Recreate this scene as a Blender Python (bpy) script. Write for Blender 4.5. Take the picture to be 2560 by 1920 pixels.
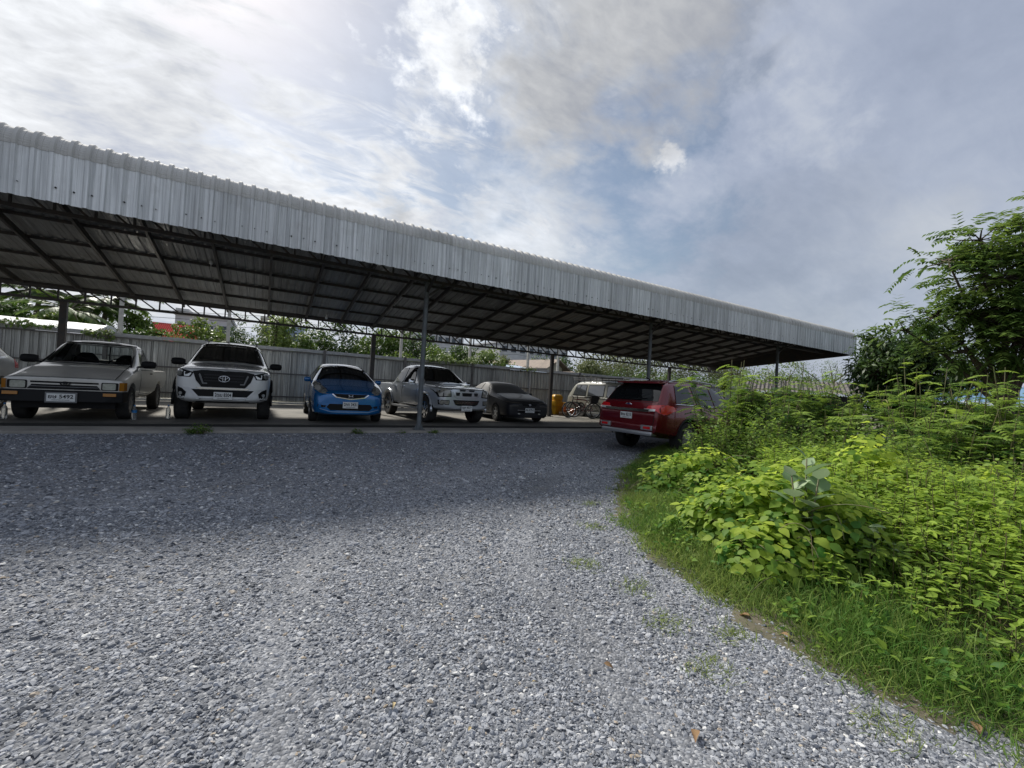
import bpy, bmesh, math, random
import numpy as np
from mathutils import Vector, Matrix
from mathutils.bvhtree import BVHTree
from math import radians as RAD, sin, cos, pi

for o in list(bpy.data.objects): bpy.data.objects.remove(o)
random.seed(7); RNG = np.random.default_rng(7)
SC = bpy.context.scene
COL = SC.collection

# ------------------------------------------------------------------ camera
CAM_H = 1.10
YAW, PITCH, ROLL = RAD(30.0), RAD(0.65), RAD(3.3)
fwd = Vector((sin(YAW)*cos(PITCH), cos(YAW)*cos(PITCH), sin(PITCH)))
r0 = Vector((cos(YAW), -sin(YAW), 0)); u0 = r0.cross(fwd)
rt = r0*cos(ROLL)+u0*sin(ROLL); up = u0*cos(ROLL)-r0*sin(ROLL)
cam_d = bpy.data.cameras.new('camera'); cam = bpy.data.objects.new('camera', cam_d); COL.objects.link(cam)
M = Matrix((rt, up, -fwd)).transposed().to_4x4(); M.translation = Vector((0, 0, CAM_H)); cam.matrix_world = M
cam_d.sensor_width = 36; cam_d.lens = 36*1067/2560; cam_d.clip_start = 0.05; cam_d.clip_end = 5000
SC.camera = cam
FPX = 1067.0
def at(px, py, Y):                      # a point of the photograph at the depth Y (metres from the camera line)
    r = fwd+rt*((px-1280)/FPX)+up*((960-py)/FPX)
    return Vector((0, 0, CAM_H))+r*(Y/r.y)
def atX(px, py, X):
    r = fwd+rt*((px-1280)/FPX)+up*((960-py)/FPX)
    return Vector((0, 0, CAM_H))+r*(X/r.x)

# ------------------------------------------------------------------ sky and sun
SUN_EL = RAD(43.5)
sd = Vector((-0.22, 1.0, 0)).normalized()*cos(SUN_EL); sd.z = sin(SUN_EL)
W = bpy.data.worlds.new('World'); SC.world = W; W.use_nodes = True
nt = W.node_tree; nt.nodes.clear(); L = nt.links.new
def nd(t, **k):
    n = nt.nodes.new(t)
    for a, b in k.items(): setattr(n, a, b)
    return n
def mth(op, a, b=None, c=None, clamp=False):
    n = nt.nodes.new('ShaderNodeMath'); n.operation = op; n.use_clamp = clamp
    for i, v in enumerate((a, b, c)):
        if v is None: continue
        if isinstance(v, (int, float)): n.inputs[i].default_value = v
        else: L(v, n.inputs[i])
    return n.outputs[0]
def mrange(v, a, b, c=0, d=1, smooth=True):
    n = nt.nodes.new('ShaderNodeMapRange'); n.interpolation_type = 'SMOOTHSTEP' if smooth else 'LINEAR'
    L(v, n.inputs[0])
    for i, x in enumerate((a, b, c, d)): n.inputs[i+1].default_value = x
    return n.outputs[0]
sky = nd('ShaderNodeTexSky', sky_type='NISHITA', sun_disc=False)
sky.sun_elevation = SUN_EL; sky.sun_rotation = math.atan2(sd.x, sd.y); sky.air_density = 1.3; sky.dust_density = 1.0; sky.ozone_density = 1.5
tc = nd('ShaderNodeTexCoord'); sep = nd('ShaderNodeSeparateXYZ'); L(tc.outputs['Generated'], sep.inputs[0])
zz = mth('ADD', mth('MAXIMUM', sep.outputs[2], 0.0), 0.40)
cmb = nd('ShaderNodeCombineXYZ'); L(mth('DIVIDE', sep.outputs[0], zz), cmb.inputs[0]); L(mth('DIVIDE', sep.outputs[1], zz), cmb.inputs[1])
def noise(scale, detail, rough, dist, off=(0, 0, 0), sc=(1, 1, 1), rot=0):
    mp = nd('ShaderNodeMapping'); mp.inputs['Location'].default_value = off; mp.inputs['Scale'].default_value = sc; mp.inputs['Rotation'].default_value = (0, 0, rot)
    L(cmb.outputs[0], mp.inputs[0])
    n = nd('ShaderNodeTexNoise'); n.inputs['Scale'].default_value = scale; n.inputs['Detail'].default_value = detail
    n.inputs['Roughness'].default_value = rough; n.inputs['Distortion'].default_value = dist; L(mp.outputs[0], n.inputs['Vector'])
    return n.outputs[0]
n1 = noise(1.7, 8, 0.56, 0.25, (3.1, 1.7, 0))
n2 = noise(9.0, 7, 0.62, 0.6, (0.4, 5.2, 0), (0.6, 1.35, 1), RAD(24))
n3 = noise(3.4, 7, 0.58, 0.2, (7.7, 2.4, 3.0))
n4 = noise(1.1, 3, 0.5, 0.0, (1.2, 8.4, 1.0))
def dnoise(scale, detail, rough, off, zs=1.6):
    mp = nd('ShaderNodeMapping'); mp.inputs['Location'].default_value = off; mp.inputs['Scale'].default_value = (1, 1, zs); L(tc.outputs['Generated'], mp.inputs[0])
    n = nd('ShaderNodeTexNoise'); n.inputs['Scale'].default_value = scale; n.inputs['Detail'].default_value = detail; n.inputs['Roughness'].default_value = rough; n.inputs['Distortion'].default_value = 0.15; L(mp.outputs[0], n.inputs['Vector']); return n.outputs[0]
n5 = dnoise(5.5, 9, 0.58, (2.0, 4.0, 1.0)); n6 = dnoise(15.0, 8, 0.6, (5.0, 1.0, 3.0), 1.3)
dp = nd('ShaderNodeVectorMath', operation='DOT_PRODUCT'); L(tc.outputs['Generated'], dp.inputs[0]); dp.inputs[1].default_value = sd
glow = mrange(dp.outputs['Value'], 0.42, 1.0)                     # forward scattering round the veiled sun
glow2 = mth('POWER', mth('MAXIMUM', dp.outputs['Value'], 0.0), 9.0)
cover = mth('ADD', mth('ADD', mth('MULTIPLY', n1, 0.62), mth('MULTIPLY', n2, 0.30)), mth('MULTIPLY', glow, 0.26))
mask = mrange(cover, 0.42, 0.66)
mask = mth('MAXIMUM', mask, 0.74)
hz_ = mrange(sep.outputs[2], 0.02, 0.30, 0.96, 0.0)                # thicker air towards the horizon
def blob(px, py, rad, lo=0.55, hi=1.15, nk=1.3, nz=None):
    """one cloud (or gap) of the sky: distance from its direction, frayed by noise"""
    d = (fwd+rt*((px-1280)/FPX)+up*((960-py)/FPX)).normalized()
    s_ = nd('ShaderNodeVectorMath', operation='DISTANCE'); L(tc.outputs['Generated'], s_.inputs[0]); s_.inputs[1].default_value = d
    return mrange(mth('ADD', mth('DIVIDE', s_.outputs['Value'], rad), mth('MULTIPLY', mth('SUBTRACT', nz or n5, 0.5), -nk*2.6)), lo, hi, 1, 0)
def mx_(vals):
    o = vals[0]
    for v in vals[1:]: o = mth('MAXIMUM', o, v)
    return o
gap = mx_([blob(880, 100, 0.24, 0.3, 1.3, 1.6, n2), blob(1290, 360, 0.20, 0.3, 1.3, 1.6, n2), blob(1560, 410, 0.20, 0.3, 1.3), blob(1150, 430, 0.12, 0.3, 1.3, 1.6, n2)])
mask = mth('MULTIPLY', mask, mth('SUBTRACT', 1.0, mth('MULTIPLY', gap, 0.80)))
thick = mx_([blob(1400, 220, 0.20, 0.2, 1.35), blob(1560, 80, 0.22, 0.2, 1.35), blob(1005, 545, 0.055, 0.1, 1.4), mth('MULTIPLY', blob(330, 260, 0.14, 0.0, 1.5), 0.25), mth('MULTIPLY', blob(1950, 690, 0.22, 0.0, 1.5), 0.35)])
puff = mx_([blob(1665, 385, 0.05, 0.0, 1.3, 1.7, n6), mth('MULTIPLY', blob(2010, 285, 0.08, 0.0, 1.4, 1.6, n6), 0.6), blob(1130, 150, 0.12, 0.1, 1.4, 1.4, n6), mth('MULTIPLY', blob(1330, 560, 0.20, 0.0, 1.4), 0.8), mth('MULTIPLY', blob(2300, 585, 0.06, 0.0, 1.5), 0.6)])
mask = mth('MAXIMUM', mth('MAXIMUM', mask, hz_), mth('MAXIMUM', thick, puff))
lum = mth('ADD', mth('ADD', mth('MULTIPLY', glow, 0.22), 0.465), mth('ADD', mth('MULTIPLY', glow2, 0.08), mth('MULTIPLY', mth('SUBTRACT', n2, 0.5), mth('ADD', 0.14, mth('MULTIPLY', glow, 0.42)))))
n7 = noise(24.0, 5, 0.55, 0.3, (3.3, 1.1, 0), (0.75, 1.3, 1), RAD(30))
lum = mth('ADD', lum, mth('MULTIPLY', mth('SUBTRACT', n7, 0.5), mth('ADD', 0.05, mth('MULTIPLY', glow, 0.34))))
lum = mth('MULTIPLY', lum, mrange(n4, 0.3, 0.75, 0.92, 1.06))
lum = mth('MINIMUM', lum, 0.84)
lum = mth('MULTIPLY', lum, mrange(n3, 0.35, 0.72, 1.06, 0.88))
lum = mth('ADD', lum, mth('MULTIPLY', puff, 0.15))
lum = mth('MULTIPLY', lum, mth('SUBTRACT', 1.0, mth('MULTIPLY', thick, 0.34)))
ramp = nd('ShaderNodeMix', data_type='RGBA'); L(mrange(mth('ADD', lum, mth('MULTIPLY', thick, 0.22)), 0.38, 0.70), ramp.inputs[0])
ramp.inputs[6].default_value = (0.83, 0.92, 1.15, 1); ramp.inputs[7].default_value = (0.965, 0.99, 1.03, 1)
cc = nd('ShaderNodeVectorMath', operation='SCALE'); L(ramp.outputs[2], cc.inputs[0]); L(lum, cc.inputs[3])
bgs = nd('ShaderNodeBackground'); L(sky.outputs[0], bgs.inputs[0]); bgs.inputs[1].default_value = 0.07
bgc = nd('ShaderNodeBackground'); L(cc.outputs[0], bgc.inputs[0]); bgc.inputs[1].default_value = 1.0
mx = nd('ShaderNodeMixShader'); L(mask, mx.inputs[0]); L(bgs.outputs[0], mx.inputs[1]); L(bgc.outputs[0], mx.inputs[2])
ow = nd('ShaderNodeOutputWorld'); L(mx.outputs[0], ow.inputs[0])
W.cycles.sampling_method = 'MANUAL'; W.cycles.sample_map_resolution = 512

sl = bpy.data.lights.new('sun', 'SUN'); sl.energy = 4.2; sl.angle = RAD(8.0); sl.color = (1.0, 0.955, 0.88)
sun = bpy.data.objects.new('sun', sl); COL.objects.link(sun)
sun.rotation_euler = (-sd).to_track_quat('-Z', 'Y').to_euler(); sun.location = (0, 30, 30)
SC.view_settings.view_transform = 'Standard'; SC.view_settings.look = 'None'
SC.view_settings.gamma = 1; SC.view_settings.exposure = 0.30; SC.view_settings.use_curve_mapping = False
SC.render.engine = 'CYCLES'
cy = SC.cycles
cy.max_bounces = 7; cy.diffuse_bounces = 3; cy.glossy_bounces = 3; cy.transmission_bounces = 5; cy.transparent_max_bounces = 8
cy.use_denoising = True; cy.caustics_reflective = False; cy.caustics_refractive = False
try: cy.denoising_prefilter = 'ACCURATE'
except Exception: pass

# ------------------------------------------------------------------ materials
MATS = {}
def mat(name, col=(0.5, 0.5, 0.5), rough=0.6, metal=0.0, spec=0.5, coat=0.0, var=0.0, vscale=3.0, col2=None, bump=0.0, bscale=40.0,
        transl=None, alpha=1.0, tint=False, coords='Object', vdetail=5, vsc=(1, 1, 1), lo=0.35, hi=0.65, rvar=0.0, trans=0.0, objrand=0.0, ior=1.45):
    """Principled material; col2/var mix a second colour by noise; tint mixes by the per-leaf attribute."""
    if name in MATS: return MATS[name]
    m = bpy.data.materials.new(name); m.use_nodes = True; t = m.node_tree; t.nodes.clear(); ln = t.links.new
    out = t.nodes.new('ShaderNodeOutputMaterial'); p = t.nodes.new('ShaderNodeBsdfPrincipled')
    p.inputs['Base Color'].default_value = (*col, 1); p.inputs['Roughness'].default_value = rough; p.inputs['Metallic'].default_value = metal
    p.inputs['Specular IOR Level'].default_value = spec; p.inputs['Coat Weight'].default_value = coat; p.inputs['Coat Roughness'].default_value = 0.04
    p.inputs['Transmission Weight'].default_value = trans; p.inputs['IOR'].default_value = ior; p.inputs['Alpha'].default_value = alpha
    cur = None
    tcn = t.nodes.new('ShaderNodeTexCoord')
    if col2 is not None:
        mixc = t.nodes.new('ShaderNodeMix'); mixc.data_type = 'RGBA'; mixc.inputs[6].default_value = (*col, 1); mixc.inputs[7].default_value = (*col2, 1)
        if tint:
            a = t.nodes.new('ShaderNodeAttribute'); a.attribute_name = 'tint'; fac = a.outputs['Fac']
        elif objrand:
            a = t.nodes.new('ShaderNodeObjectInfo'); fac = a.outputs['Random']
        else:
            mp = t.nodes.new('ShaderNodeMapping'); mp.inputs['Scale'].default_value = vsc; ln(tcn.outputs[coords], mp.inputs[0])
            n = t.nodes.new('ShaderNodeTexNoise'); n.inputs['Scale'].default_value = vscale; n.inputs['Detail'].default_value = vdetail; n.inputs['Roughness'].default_value = 0.62
            ln(mp.outputs[0], n.inputs['Vector'])
            r = t.nodes.new('ShaderNodeMapRange'); r.inputs[1].default_value = lo; r.inputs[2].default_value = hi; ln(n.outputs[0], r.inputs[0]); fac = r.outputs[0]
            if rvar:
                r2 = t.nodes.new('ShaderNodeMapRange'); r2.inputs[1].default_value = lo; r2.inputs[2].default_value = hi
                r2.inputs[3].default_value = max(0.02, rough-rvar); r2.inputs[4].default_value = min(1, rough+rvar); ln(n.outputs[0], r2.inputs[0]); ln(r2.outputs[0], p.inputs['Roughness'])
        ln(fac, mixc.inputs[0]); cur = mixc.outputs[2]; ln(cur, p.inputs['Base Color'])
    if bump:
        nb = t.nodes.new('ShaderNodeTexNoise'); nb.inputs['Scale'].default_value = bscale; nb.inputs['Detail'].default_value = 4; ln(tcn.outputs[coords], nb.inputs['Vector'])
        b = t.nodes.new('ShaderNodeBump'); b.inputs['Strength'].default_value = bump; b.inputs['Distance'].default_value = 0.02; ln(nb.outputs[0], b.inputs['Height']); ln(b.outputs[0], p.inputs['Normal'])
    if transl is not None:
        tr = t.nodes.new('ShaderNodeBsdfTranslucent'); mxs = t.nodes.new('ShaderNodeMixShader'); mxs.inputs[0].default_value = transl
        if cur is not None:
            hs = t.nodes.new('ShaderNodeHueSaturation'); hs.inputs['Hue'].default_value = 0.494; hs.inputs['Saturation'].default_value = 1.02; hs.inputs['Value'].default_value = 1.35; ln(cur, hs.inputs['Color']); ln(hs.outputs[0], tr.inputs['Color'])
        else: tr.inputs['Color'].default_value = (min(1, col[0]*1.6), min(1, col[1]*1.45), col[2], 1)
        ln(p.outputs[0], mxs.inputs[1]); ln(tr.outputs[0], mxs.inputs[2]); ln(mxs.outputs[0], out.inputs[0])
    else: ln(p.outputs[0], out.inputs[0])
    MATS[name] = m
    return m

# ------------------------------------------------------------------ object helpers
def meta(o, label=None, cat=None, group=None, kind=None):
    if label: o['label'] = label
    if cat: o['category'] = cat
    if group: o['group'] = group
    if kind: o['kind'] = kind
    return o
def empty(name, loc=(0, 0, 0), rz=0.0, label=None, cat=None, group=None):
    o = bpy.data.objects.new(name, None); COL.objects.link(o); o.location = loc; o.rotation_euler = (0, 0, rz); o.empty_display_size = 0.2
    return meta(o, label, cat, group)
def link(name, me, parent=None, loc=None, rot=None, scale=None):
    o = bpy.data.objects.new(name, me); COL.objects.link(o)
    if parent: o.parent = parent
    if loc is not None: o.location = loc
    if rot is not None: o.rotation_euler = rot
    if scale is not None: o.scale = scale
    return o
def pyd(name, vs, fs, m=None, smooth=False, parent=None, loc=None):
    me = bpy.data.meshes.new(name); me.from_pydata([tuple(v) for v in vs], [], fs); me.update()
    if m: me.materials.append(m)
    if smooth: me.polygons.foreach_set('use_smooth', [True]*len(me.polygons))
    return link(name, me, parent, loc)
class MB:                                # collects simple solids into one mesh
    def __init__(s): s.v = []; s.f = []
    def add(s, vs, fs):
        b = len(s.v); s.v += [Vector(v) for v in vs]; s.f += [[i+b for i in f] for f in fs]; return s
    def box(s, x0, x1, y0, y1, z0, z1, mtx=None):
        vs = [Vector(p) for p in ((x0, y0, z0), (x1, y0, z0), (x1, y1, z0), (x0, y1, z0), (x0, y0, z1), (x1, y0, z1), (x1, y1, z1), (x0, y1, z1))]
        if mtx: vs = [mtx@v for v in vs]
        return s.add(vs, [[0, 3, 2, 1], [4, 5, 6, 7], [0, 1, 5, 4], [1, 2, 6, 5], [2, 3, 7, 6], [3, 0, 4, 7]])
    def bar(s, a, b, w, h=None):
        a = Vector(a); b = Vector(b); h = h or w; d = (b-a); ln = d.length; q = d.to_track_quat('X', 'Z').to_matrix().to_4x4(); q.translation = a
        return s.box(0, ln, -w/2, w/2, -h/2, h/2, q)
    def tube(s, pts, r, n=8, cap=True, closed=False):
        pts = [Vector(p) for p in pts]; rr = r if hasattr(r, '__len__') else [r]*len(pts); b = len(s.v); k = len(pts)
        for i, p in enumerate(pts):
            d = (pts[(i+1) % k] if (closed or i < k-1) else p)-(pts[i-1] if (closed or i > 0) else p)
            if d.length < 1e-9: d = Vector((0, 0, 1))
            d.normalize(); x = d.orthogonal() if abs(d.z) > 0.95 else d.cross(Vector((0, 0, 1)))
            x.normalize(); y = d.cross(x)
            if abs(d.z) > 0.95: x = Vector((1, 0, 0)); x = (x-d*x.dot(d)).normalized(); y = d.cross(x)
            for j in range(n):
                t = 2*pi*j/n; s.v.append(p+(x*cos(t)+y*sin(t))*rr[i])
        for i in range(k if closed else k-1):
            for j in range(n):
                i2 = (i+1) % k; s.f.append([b+i*n+j, b+i*n+(j+1) % n, b+i2*n+(j+1) % n, b+i2*n+j])
        if cap and not closed:
            s.f.append([b+j for j in range(n)][::-1]); s.f.append([b+(k-1)*n+j for j in range(n)])
        return s
    def lathe(s, prof, n=24, axis='Z', loc=(0, 0, 0)):
        b = len(s.v); loc = Vector(loc)
        for (r, h) in prof:
            for j in range(n):
                t = 2*pi*j/n
                v = (r*cos(t), r*sin(t), h) if axis == 'Z' else ((h, r*cos(t), r*sin(t)) if axis == 'X' else (r*cos(t), h, r*sin(t)))
                s.v.append(loc+Vector(v))
        for i in range(len(prof)-1):
            for j in range(n): s.f.append([b+i*n+j, b+i*n+(j+1) % n, b+(i+1)*n+(j+1) % n, b+(i+1)*n+j])
        return s
    def mesh(s, name, m=None, smooth=False, bev=0.0, fixn=True):
        me = bpy.data.meshes.new(name); me.from_pydata([tuple(v) for v in s.v], [], s.f); me.update()
        bm = bmesh.new(); bm.from_mesh(me)
        if bev:
            bmesh.ops.bevel(bm, geom=[e for e in bm.edges if e.is_manifold and e.calc_face_angle(0) > 0.6], offset=bev, segments=2, profile=0.6, affect='EDGES')
        if fixn: bmesh.ops.recalc_face_normals(bm, faces=bm.faces)
        bm.to_mesh(me); bm.free()
        if m: me.materials.append(m)
        if smooth:
            me.polygons.foreach_set('use_smooth', [True]*len(me.polygons))
            if smooth == 'auto':
                try: me.set_sharp_from_angle(angle=RAD(38))
                except Exception: pass
        return me
    def build(s, name, m=None, parent=None, loc=None, smooth=False, bev=0.0, rot=None, fixn=True):
        return link(name, s.mesh(name, m, smooth, bev, fixn), parent, loc, rot)
def np_mesh(name, V, F, m=None, tint=None, smooth=False, mats=None, mi=None):
    """V (n,3), F (k,3|4) -> mesh; tint is one value per vertex."""
    me = bpy.data.meshes.new(name); n = len(V); k, w = F.shape
    me.vertices.add(n); me.vertices.foreach_set('co', np.ascontiguousarray(V, dtype=np.float32).ravel())
    me.loops.add(k*w); me.loops.foreach_set('vertex_index', np.ascontiguousarray(F, dtype=np.int32).ravel())
    me.polygons.add(k); me.polygons.foreach_set('loop_start', np.arange(0, k*w, w, dtype=np.int32)); me.polygons.foreach_set('loop_total', np.full(k, w, dtype=np.int32))
    if tint is not None:
        a = me.attributes.new('tint', 'FLOAT', 'POINT'); a.data.foreach_set('value', np.asarray(tint, dtype=np.float32))
    for q in (mats or ([m] if m else [])): me.materials.append(q)
    if mi is not None: me.polygons.foreach_set('material_index', np.asarray(mi, dtype=np.int32))
    if smooth: me.polygons.foreach_set('use_smooth', np.ones(k, dtype=bool))
    me.update(calc_edges=True); me.validate()
    return me

# ------------------------------------------------------------------ ground
SLAB_Y0, GAP_Y, SLAB_Y1 = 9.66, 10.44, 18.6
EDGE = [(2.57, -6.0), (2.57, 0.3), (2.56, 0.85), (2.58, 1.2), (2.66, 1.64), (2.78, 2.07), (2.90, 2.62), (3.45, 3.49), (4.25, 4.37), (5.7, 5.7), (7.6, 7.0), (9.0, 7.9), (12.0, 8.1), (16.0, 8.3), (26.0, 8.5)]
def edge_side(x, y):
    """> 0: right of the gravel's edge, among the plants (metres, roughly)."""
    ex = np.interp(y, [p[1] for p in EDGE], [p[0] for p in EDGE]); return (np.asarray(x)-ex)*np.interp(y, [1.8, 4.2], [1.0, 0.75])
def gz(x, y):
    x = np.asarray(x, float); y = np.asarray(y, float)
    t = np.clip((SLAB_Y0-y)/1.9, 0, 1); t = t*t*(3-2*t); z = -0.05-0.20*t
    z = z+0.012*np.sin(x*1.7+y*0.9)*t+0.010*np.sin(x*0.6-y*2.3+1.0)*t
    es_ = edge_side(x, y); z = z-0.018*t*(np.exp(-((es_+1.05)/0.22)**2)+np.exp(-((es_+2.55)/0.22)**2))
    z = z+np.where(y < 8.3, 0.06*np.clip(edge_side(x, y)/1.2, 0, 1), 0)
    return z
def gravel_mat():
    m = bpy.data.materials.new('gravel_ground'); m.use_nodes = True; t = m.node_tree; ln = t.links.new; p = t.nodes['Principled BSDF']; p.inputs['Roughness'].default_value = 0.85; p.inputs['Specular IOR Level'].default_value = 0.25
    tcn = t.nodes.new('ShaderNodeTexCoord')
    v = t.nodes.new('ShaderNodeTexVoronoi'); v.inputs['Scale'].default_value = 78; ln(tcn.outputs['Object'], v.inputs['Vector'])
    sp = t.nodes.new('ShaderNodeSeparateColor'); ln(v.outputs['Color'], sp.inputs[0])
    cr = t.nodes.new('ShaderNodeValToRGB'); e = cr.color_ramp.elements; e[0].position = 0; e[0].color = (0.105, 0.112, 0.126, 1); e[1].position = 1; e[1].color = (0.38, 0.387, 0.40, 1)
    e2 = cr.color_ramp.elements.new(0.7); e2.color = (0.215, 0.224, 0.242, 1); ln(sp.outputs[0], cr.inputs[0])
    n = t.nodes.new('ShaderNodeTexNoise'); n.inputs['Scale'].default_value = 0.7; n.inputs['Detail'].default_value = 6; ln(tcn.outputs['Object'], n.inputs['Vector'])
    mr = t.nodes.new('ShaderNodeMapRange'); mr.inputs[1].default_value = 0.3; mr.inputs[2].default_value = 0.7; mr.inputs[3].default_value = 0.72; mr.inputs[4].default_value = 1.12; ln(n.outputs[0], mr.inputs[0])
    ml = t.nodes.new('ShaderNodeVectorMath'); ml.operation = 'SCALE'; ln(cr.outputs[0], ml.inputs[0]); ln(mr.outputs[0], ml.inputs[3])
    # sandy, dirty patches
    n2_ = t.nodes.new('ShaderNodeTexNoise'); n2_.inputs['Scale'].default_value = 1.1; n2_.inputs['Detail'].default_value = 8; n2_.inputs['Roughness'].default_value = 0.7; ln(tcn.outputs['Object'], n2_.inputs['Vector'])
    mr2 = t.nodes.new('ShaderNodeMapRange'); mr2.inputs[1].default_value = 0.56; mr2.inputs[2].default_value = 0.72; mr2.inputs[4].default_value = 0.55; ln(n2_.outputs[0], mr2.inputs[0])
    mc = t.nodes.new('ShaderNodeMix'); mc.data_type = 'RGBA'; ln(mr2.outputs[0], mc.inputs[0]); ln(ml.outputs[0], mc.inputs[6]); mc.inputs[7].default_value = (0.22, 0.21, 0.19, 1)
    ln(mc.outputs[2], p.inputs['Base Color'])
    b = t.nodes.new('ShaderNodeBump'); b.inputs['Strength'].default_value = 0.9; b.inputs['Distance'].default_value = 0.007; b.invert = True; ln(v.outputs['Distance'], b.inputs['Height']); ln(b.outputs[0], p.inputs['Normal'])
    return m
M_GRAVEL = gravel_mat()
M_SOIL = mat('soil', (0.13, 0.11, 0.08), 0.95, col2=(0.07, 0.075, 0.04), vscale=2.5, bump=0.6, bscale=25)
M_CONC = mat('concrete', (0.215, 0.20, 0.17), 0.82, col2=(0.085, 0.082, 0.075), vscale=0.8, vdetail=9, lo=0.34, hi=0.68, bump=0.25, bscale=60)
M_CONC2 = mat('concrete_apron', (0.36, 0.34, 0.30), 0.85, col2=(0.24, 0.225, 0.20), vscale=1.6, vdetail=9, bump=0.3, bscale=50)
def grid_sheet(name, xs, ys, zf, m):
    X, Y = np.meshgrid(xs, ys); V = np.stack([X.ravel(), Y.ravel(), zf(X, Y).ravel()], 1); nx = len(xs)
    i = np.arange((len(ys)-1)*(nx-1)); r = i//(nx-1); c = i % (nx-1); a = r*nx+c
    return link(name, np_mesh(name, V, np.stack([a, a+1, a+nx+1, a+nx], 1), m, smooth=True))
g = grid_sheet('ground', np.array([-900, -300, -100, -40, -15, 0, 15, 30, 60, 150, 400, 1200]), np.array([-300, -60, -20, 0, 20, 60, 150, 400, 1000, 2500]), lambda x, y: x*0-0.45, M_SOIL); meta(g, kind='structure')
g = grid_sheet('gravel_yard', np.arange(-14, 30.1, 0.2), np.arange(-5, 9.801, 0.1), lambda x, y: gz(x, y)+np.where(edge_side(x, y) > 0.25, -0.03, 0), M_GRAVEL); meta(g, kind='structure')
g = grid_sheet('planted_ground', np.arange(2.2, 30.1, 0.2), np.arange(-5, 9.21, 0.1), lambda x, y: np.where(edge_side(x, y) > -0.06+0.10*np.sin(y*3.7)*np.sin(y*1.3+1), gz(x, y)+0.004, -0.43), M_SOIL); meta(g, kind='structure')
g = MB().box(-12, 26, GAP_Y+0.10, SLAB_Y1, -0.3, 0.0).build('parking_slab', M_CONC); meta(g, kind='structure')
g = MB().box(-12, 26, SLAB_Y0, GAP_Y-0.08, -0.3, 0.0).build('slab_apron', M_CONC2, bev=0.012); meta(g, kind='structure')
g = MB().box(-12, 26, GAP_Y-0.08, GAP_Y+0.10, -0.4, -0.16).build('drain_gap', mat('gap_black', (0.03, 0.03, 0.028), 0.95)); meta(g, kind='structure')
g = MB().box(-12, 26, GAP_Y+0.065, GAP_Y+0.098, -0.2, 0.034).build('gap_line_strip', mat('gap_black')); meta(g, kind='structure')  # thin flat black strip that draws the dark line along the gap

# ------------------------------------------------------------------ carport
M_STEEL = mat('dark_steel', (0.055, 0.056, 0.058), 0.55, 0.3, col2=(0.085, 0.07, 0.06), vscale=6)
M_PIPE = mat('grey_primer_pipe', (0.15, 0.17, 0.18), 0.5, 0.15, col2=(0.10, 0.105, 0.11), vscale=5)
def sheet_mat(name, c1, c2, metal, rough, streak=9.0, lo=0.3, hi=0.7, stain=None):
    m = bpy.data.materials.new(name); m.use_nodes = True; t = m.node_tree; ln = t.links.new; p = t.nodes['Principled BSDF']
    p.inputs['Metallic'].default_value = metal; p.inputs['Roughness'].default_value = rough
    tcn = t.nodes.new('ShaderNodeTexCoord'); oi = t.nodes.new('ShaderNodeObjectInfo')
    ad = t.nodes.new('ShaderNodeVectorMath'); ad.operation = 'ADD'; ln(tcn.outputs['Object'], ad.inputs[0]); ln(oi.outputs['Random'], ad.inputs[1])
    sc_ = t.nodes.new('ShaderNodeVectorMath'); sc_.operation = 'SCALE'; ln(oi.outputs['Random'], sc_.inputs[0]); sc_.inputs[3].default_value = 37.0; ln(sc_.outputs[0], ad.inputs[1])
    mp = t.nodes.new('ShaderNodeMapping'); mp.inputs['Scale'].default_value = (streak, 0.5, 0.5); ln(ad.outputs[0], mp.inputs[0])
    n = t.nodes.new('ShaderNodeTexNoise'); n.inputs['Scale'].default_value = 1.0; n.inputs['Detail'].default_value = 7; n.inputs['Roughness'].default_value = 0.65; ln(mp.outputs[0], n.inputs['Vector'])
    mr = t.nodes.new('ShaderNodeMapRange'); mr.inputs[1].default_value = lo; mr.inputs[2].default_value = hi; ln(n.outputs[0], mr.inputs[0])
    mc = t.nodes.new('ShaderNodeMix'); mc.data_type = 'RGBA'; mc.inputs[6].default_value = (*c1, 1); mc.inputs[7].default_value = (*c2, 1); ln(mr.outputs[0], mc.inputs[0]); cur = mc.outputs[2]
    if stain:
        n2_ = t.nodes.new('ShaderNodeTexNoise'); n2_.inputs['Scale'].default_value = 1.8; n2_.inputs['Detail'].default_value = 8; n2_.inputs['Roughness'].default_value = 0.7; ln(ad.outputs[0], n2_.inputs['Vector'])
        m2 = t.nodes.new('ShaderNodeMapRange'); m2.inputs[1].default_value = 0.52; m2.inputs[2].default_value = 0.68; m2.inputs[4].default_value = 0.6; ln(n2_.outputs[0], m2.inputs[0])
        mk = t.nodes.new('ShaderNodeMix'); mk.data_type = 'RGBA'; ln(m2.outputs[0], mk.inputs[0]); ln(cur, mk.inputs[6]); mk.inputs[7].default_value = (*stain, 1); cur = mk.outputs[2]
    mv = t.nodes.new('ShaderNodeMapRange'); mv.inputs[3].default_value = 0.86; mv.inputs[4].default_value = 1.1; ln(oi.outputs['Random'], mv.inputs[0])
    ms = t.nodes.new('ShaderNodeVectorMath'); ms.operation = 'SCALE'; ln(cur, ms.inputs[0]); ln(mv.outputs[0], ms.inputs[3])
    ln(ms.outputs[0], p.inputs['Base Color'])
    rr = t.nodes.new('ShaderNodeMapRange'); rr.inputs[1].default_value = lo; rr.inputs[2].default_value = hi; rr.inputs[3].default_value = rough-0.08; rr.inputs[4].default_value = rough+0.12; ln(n.outputs[0], rr.inputs[0]); ln(rr.outputs[0], p.inputs['Roughness'])
    return m
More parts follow.
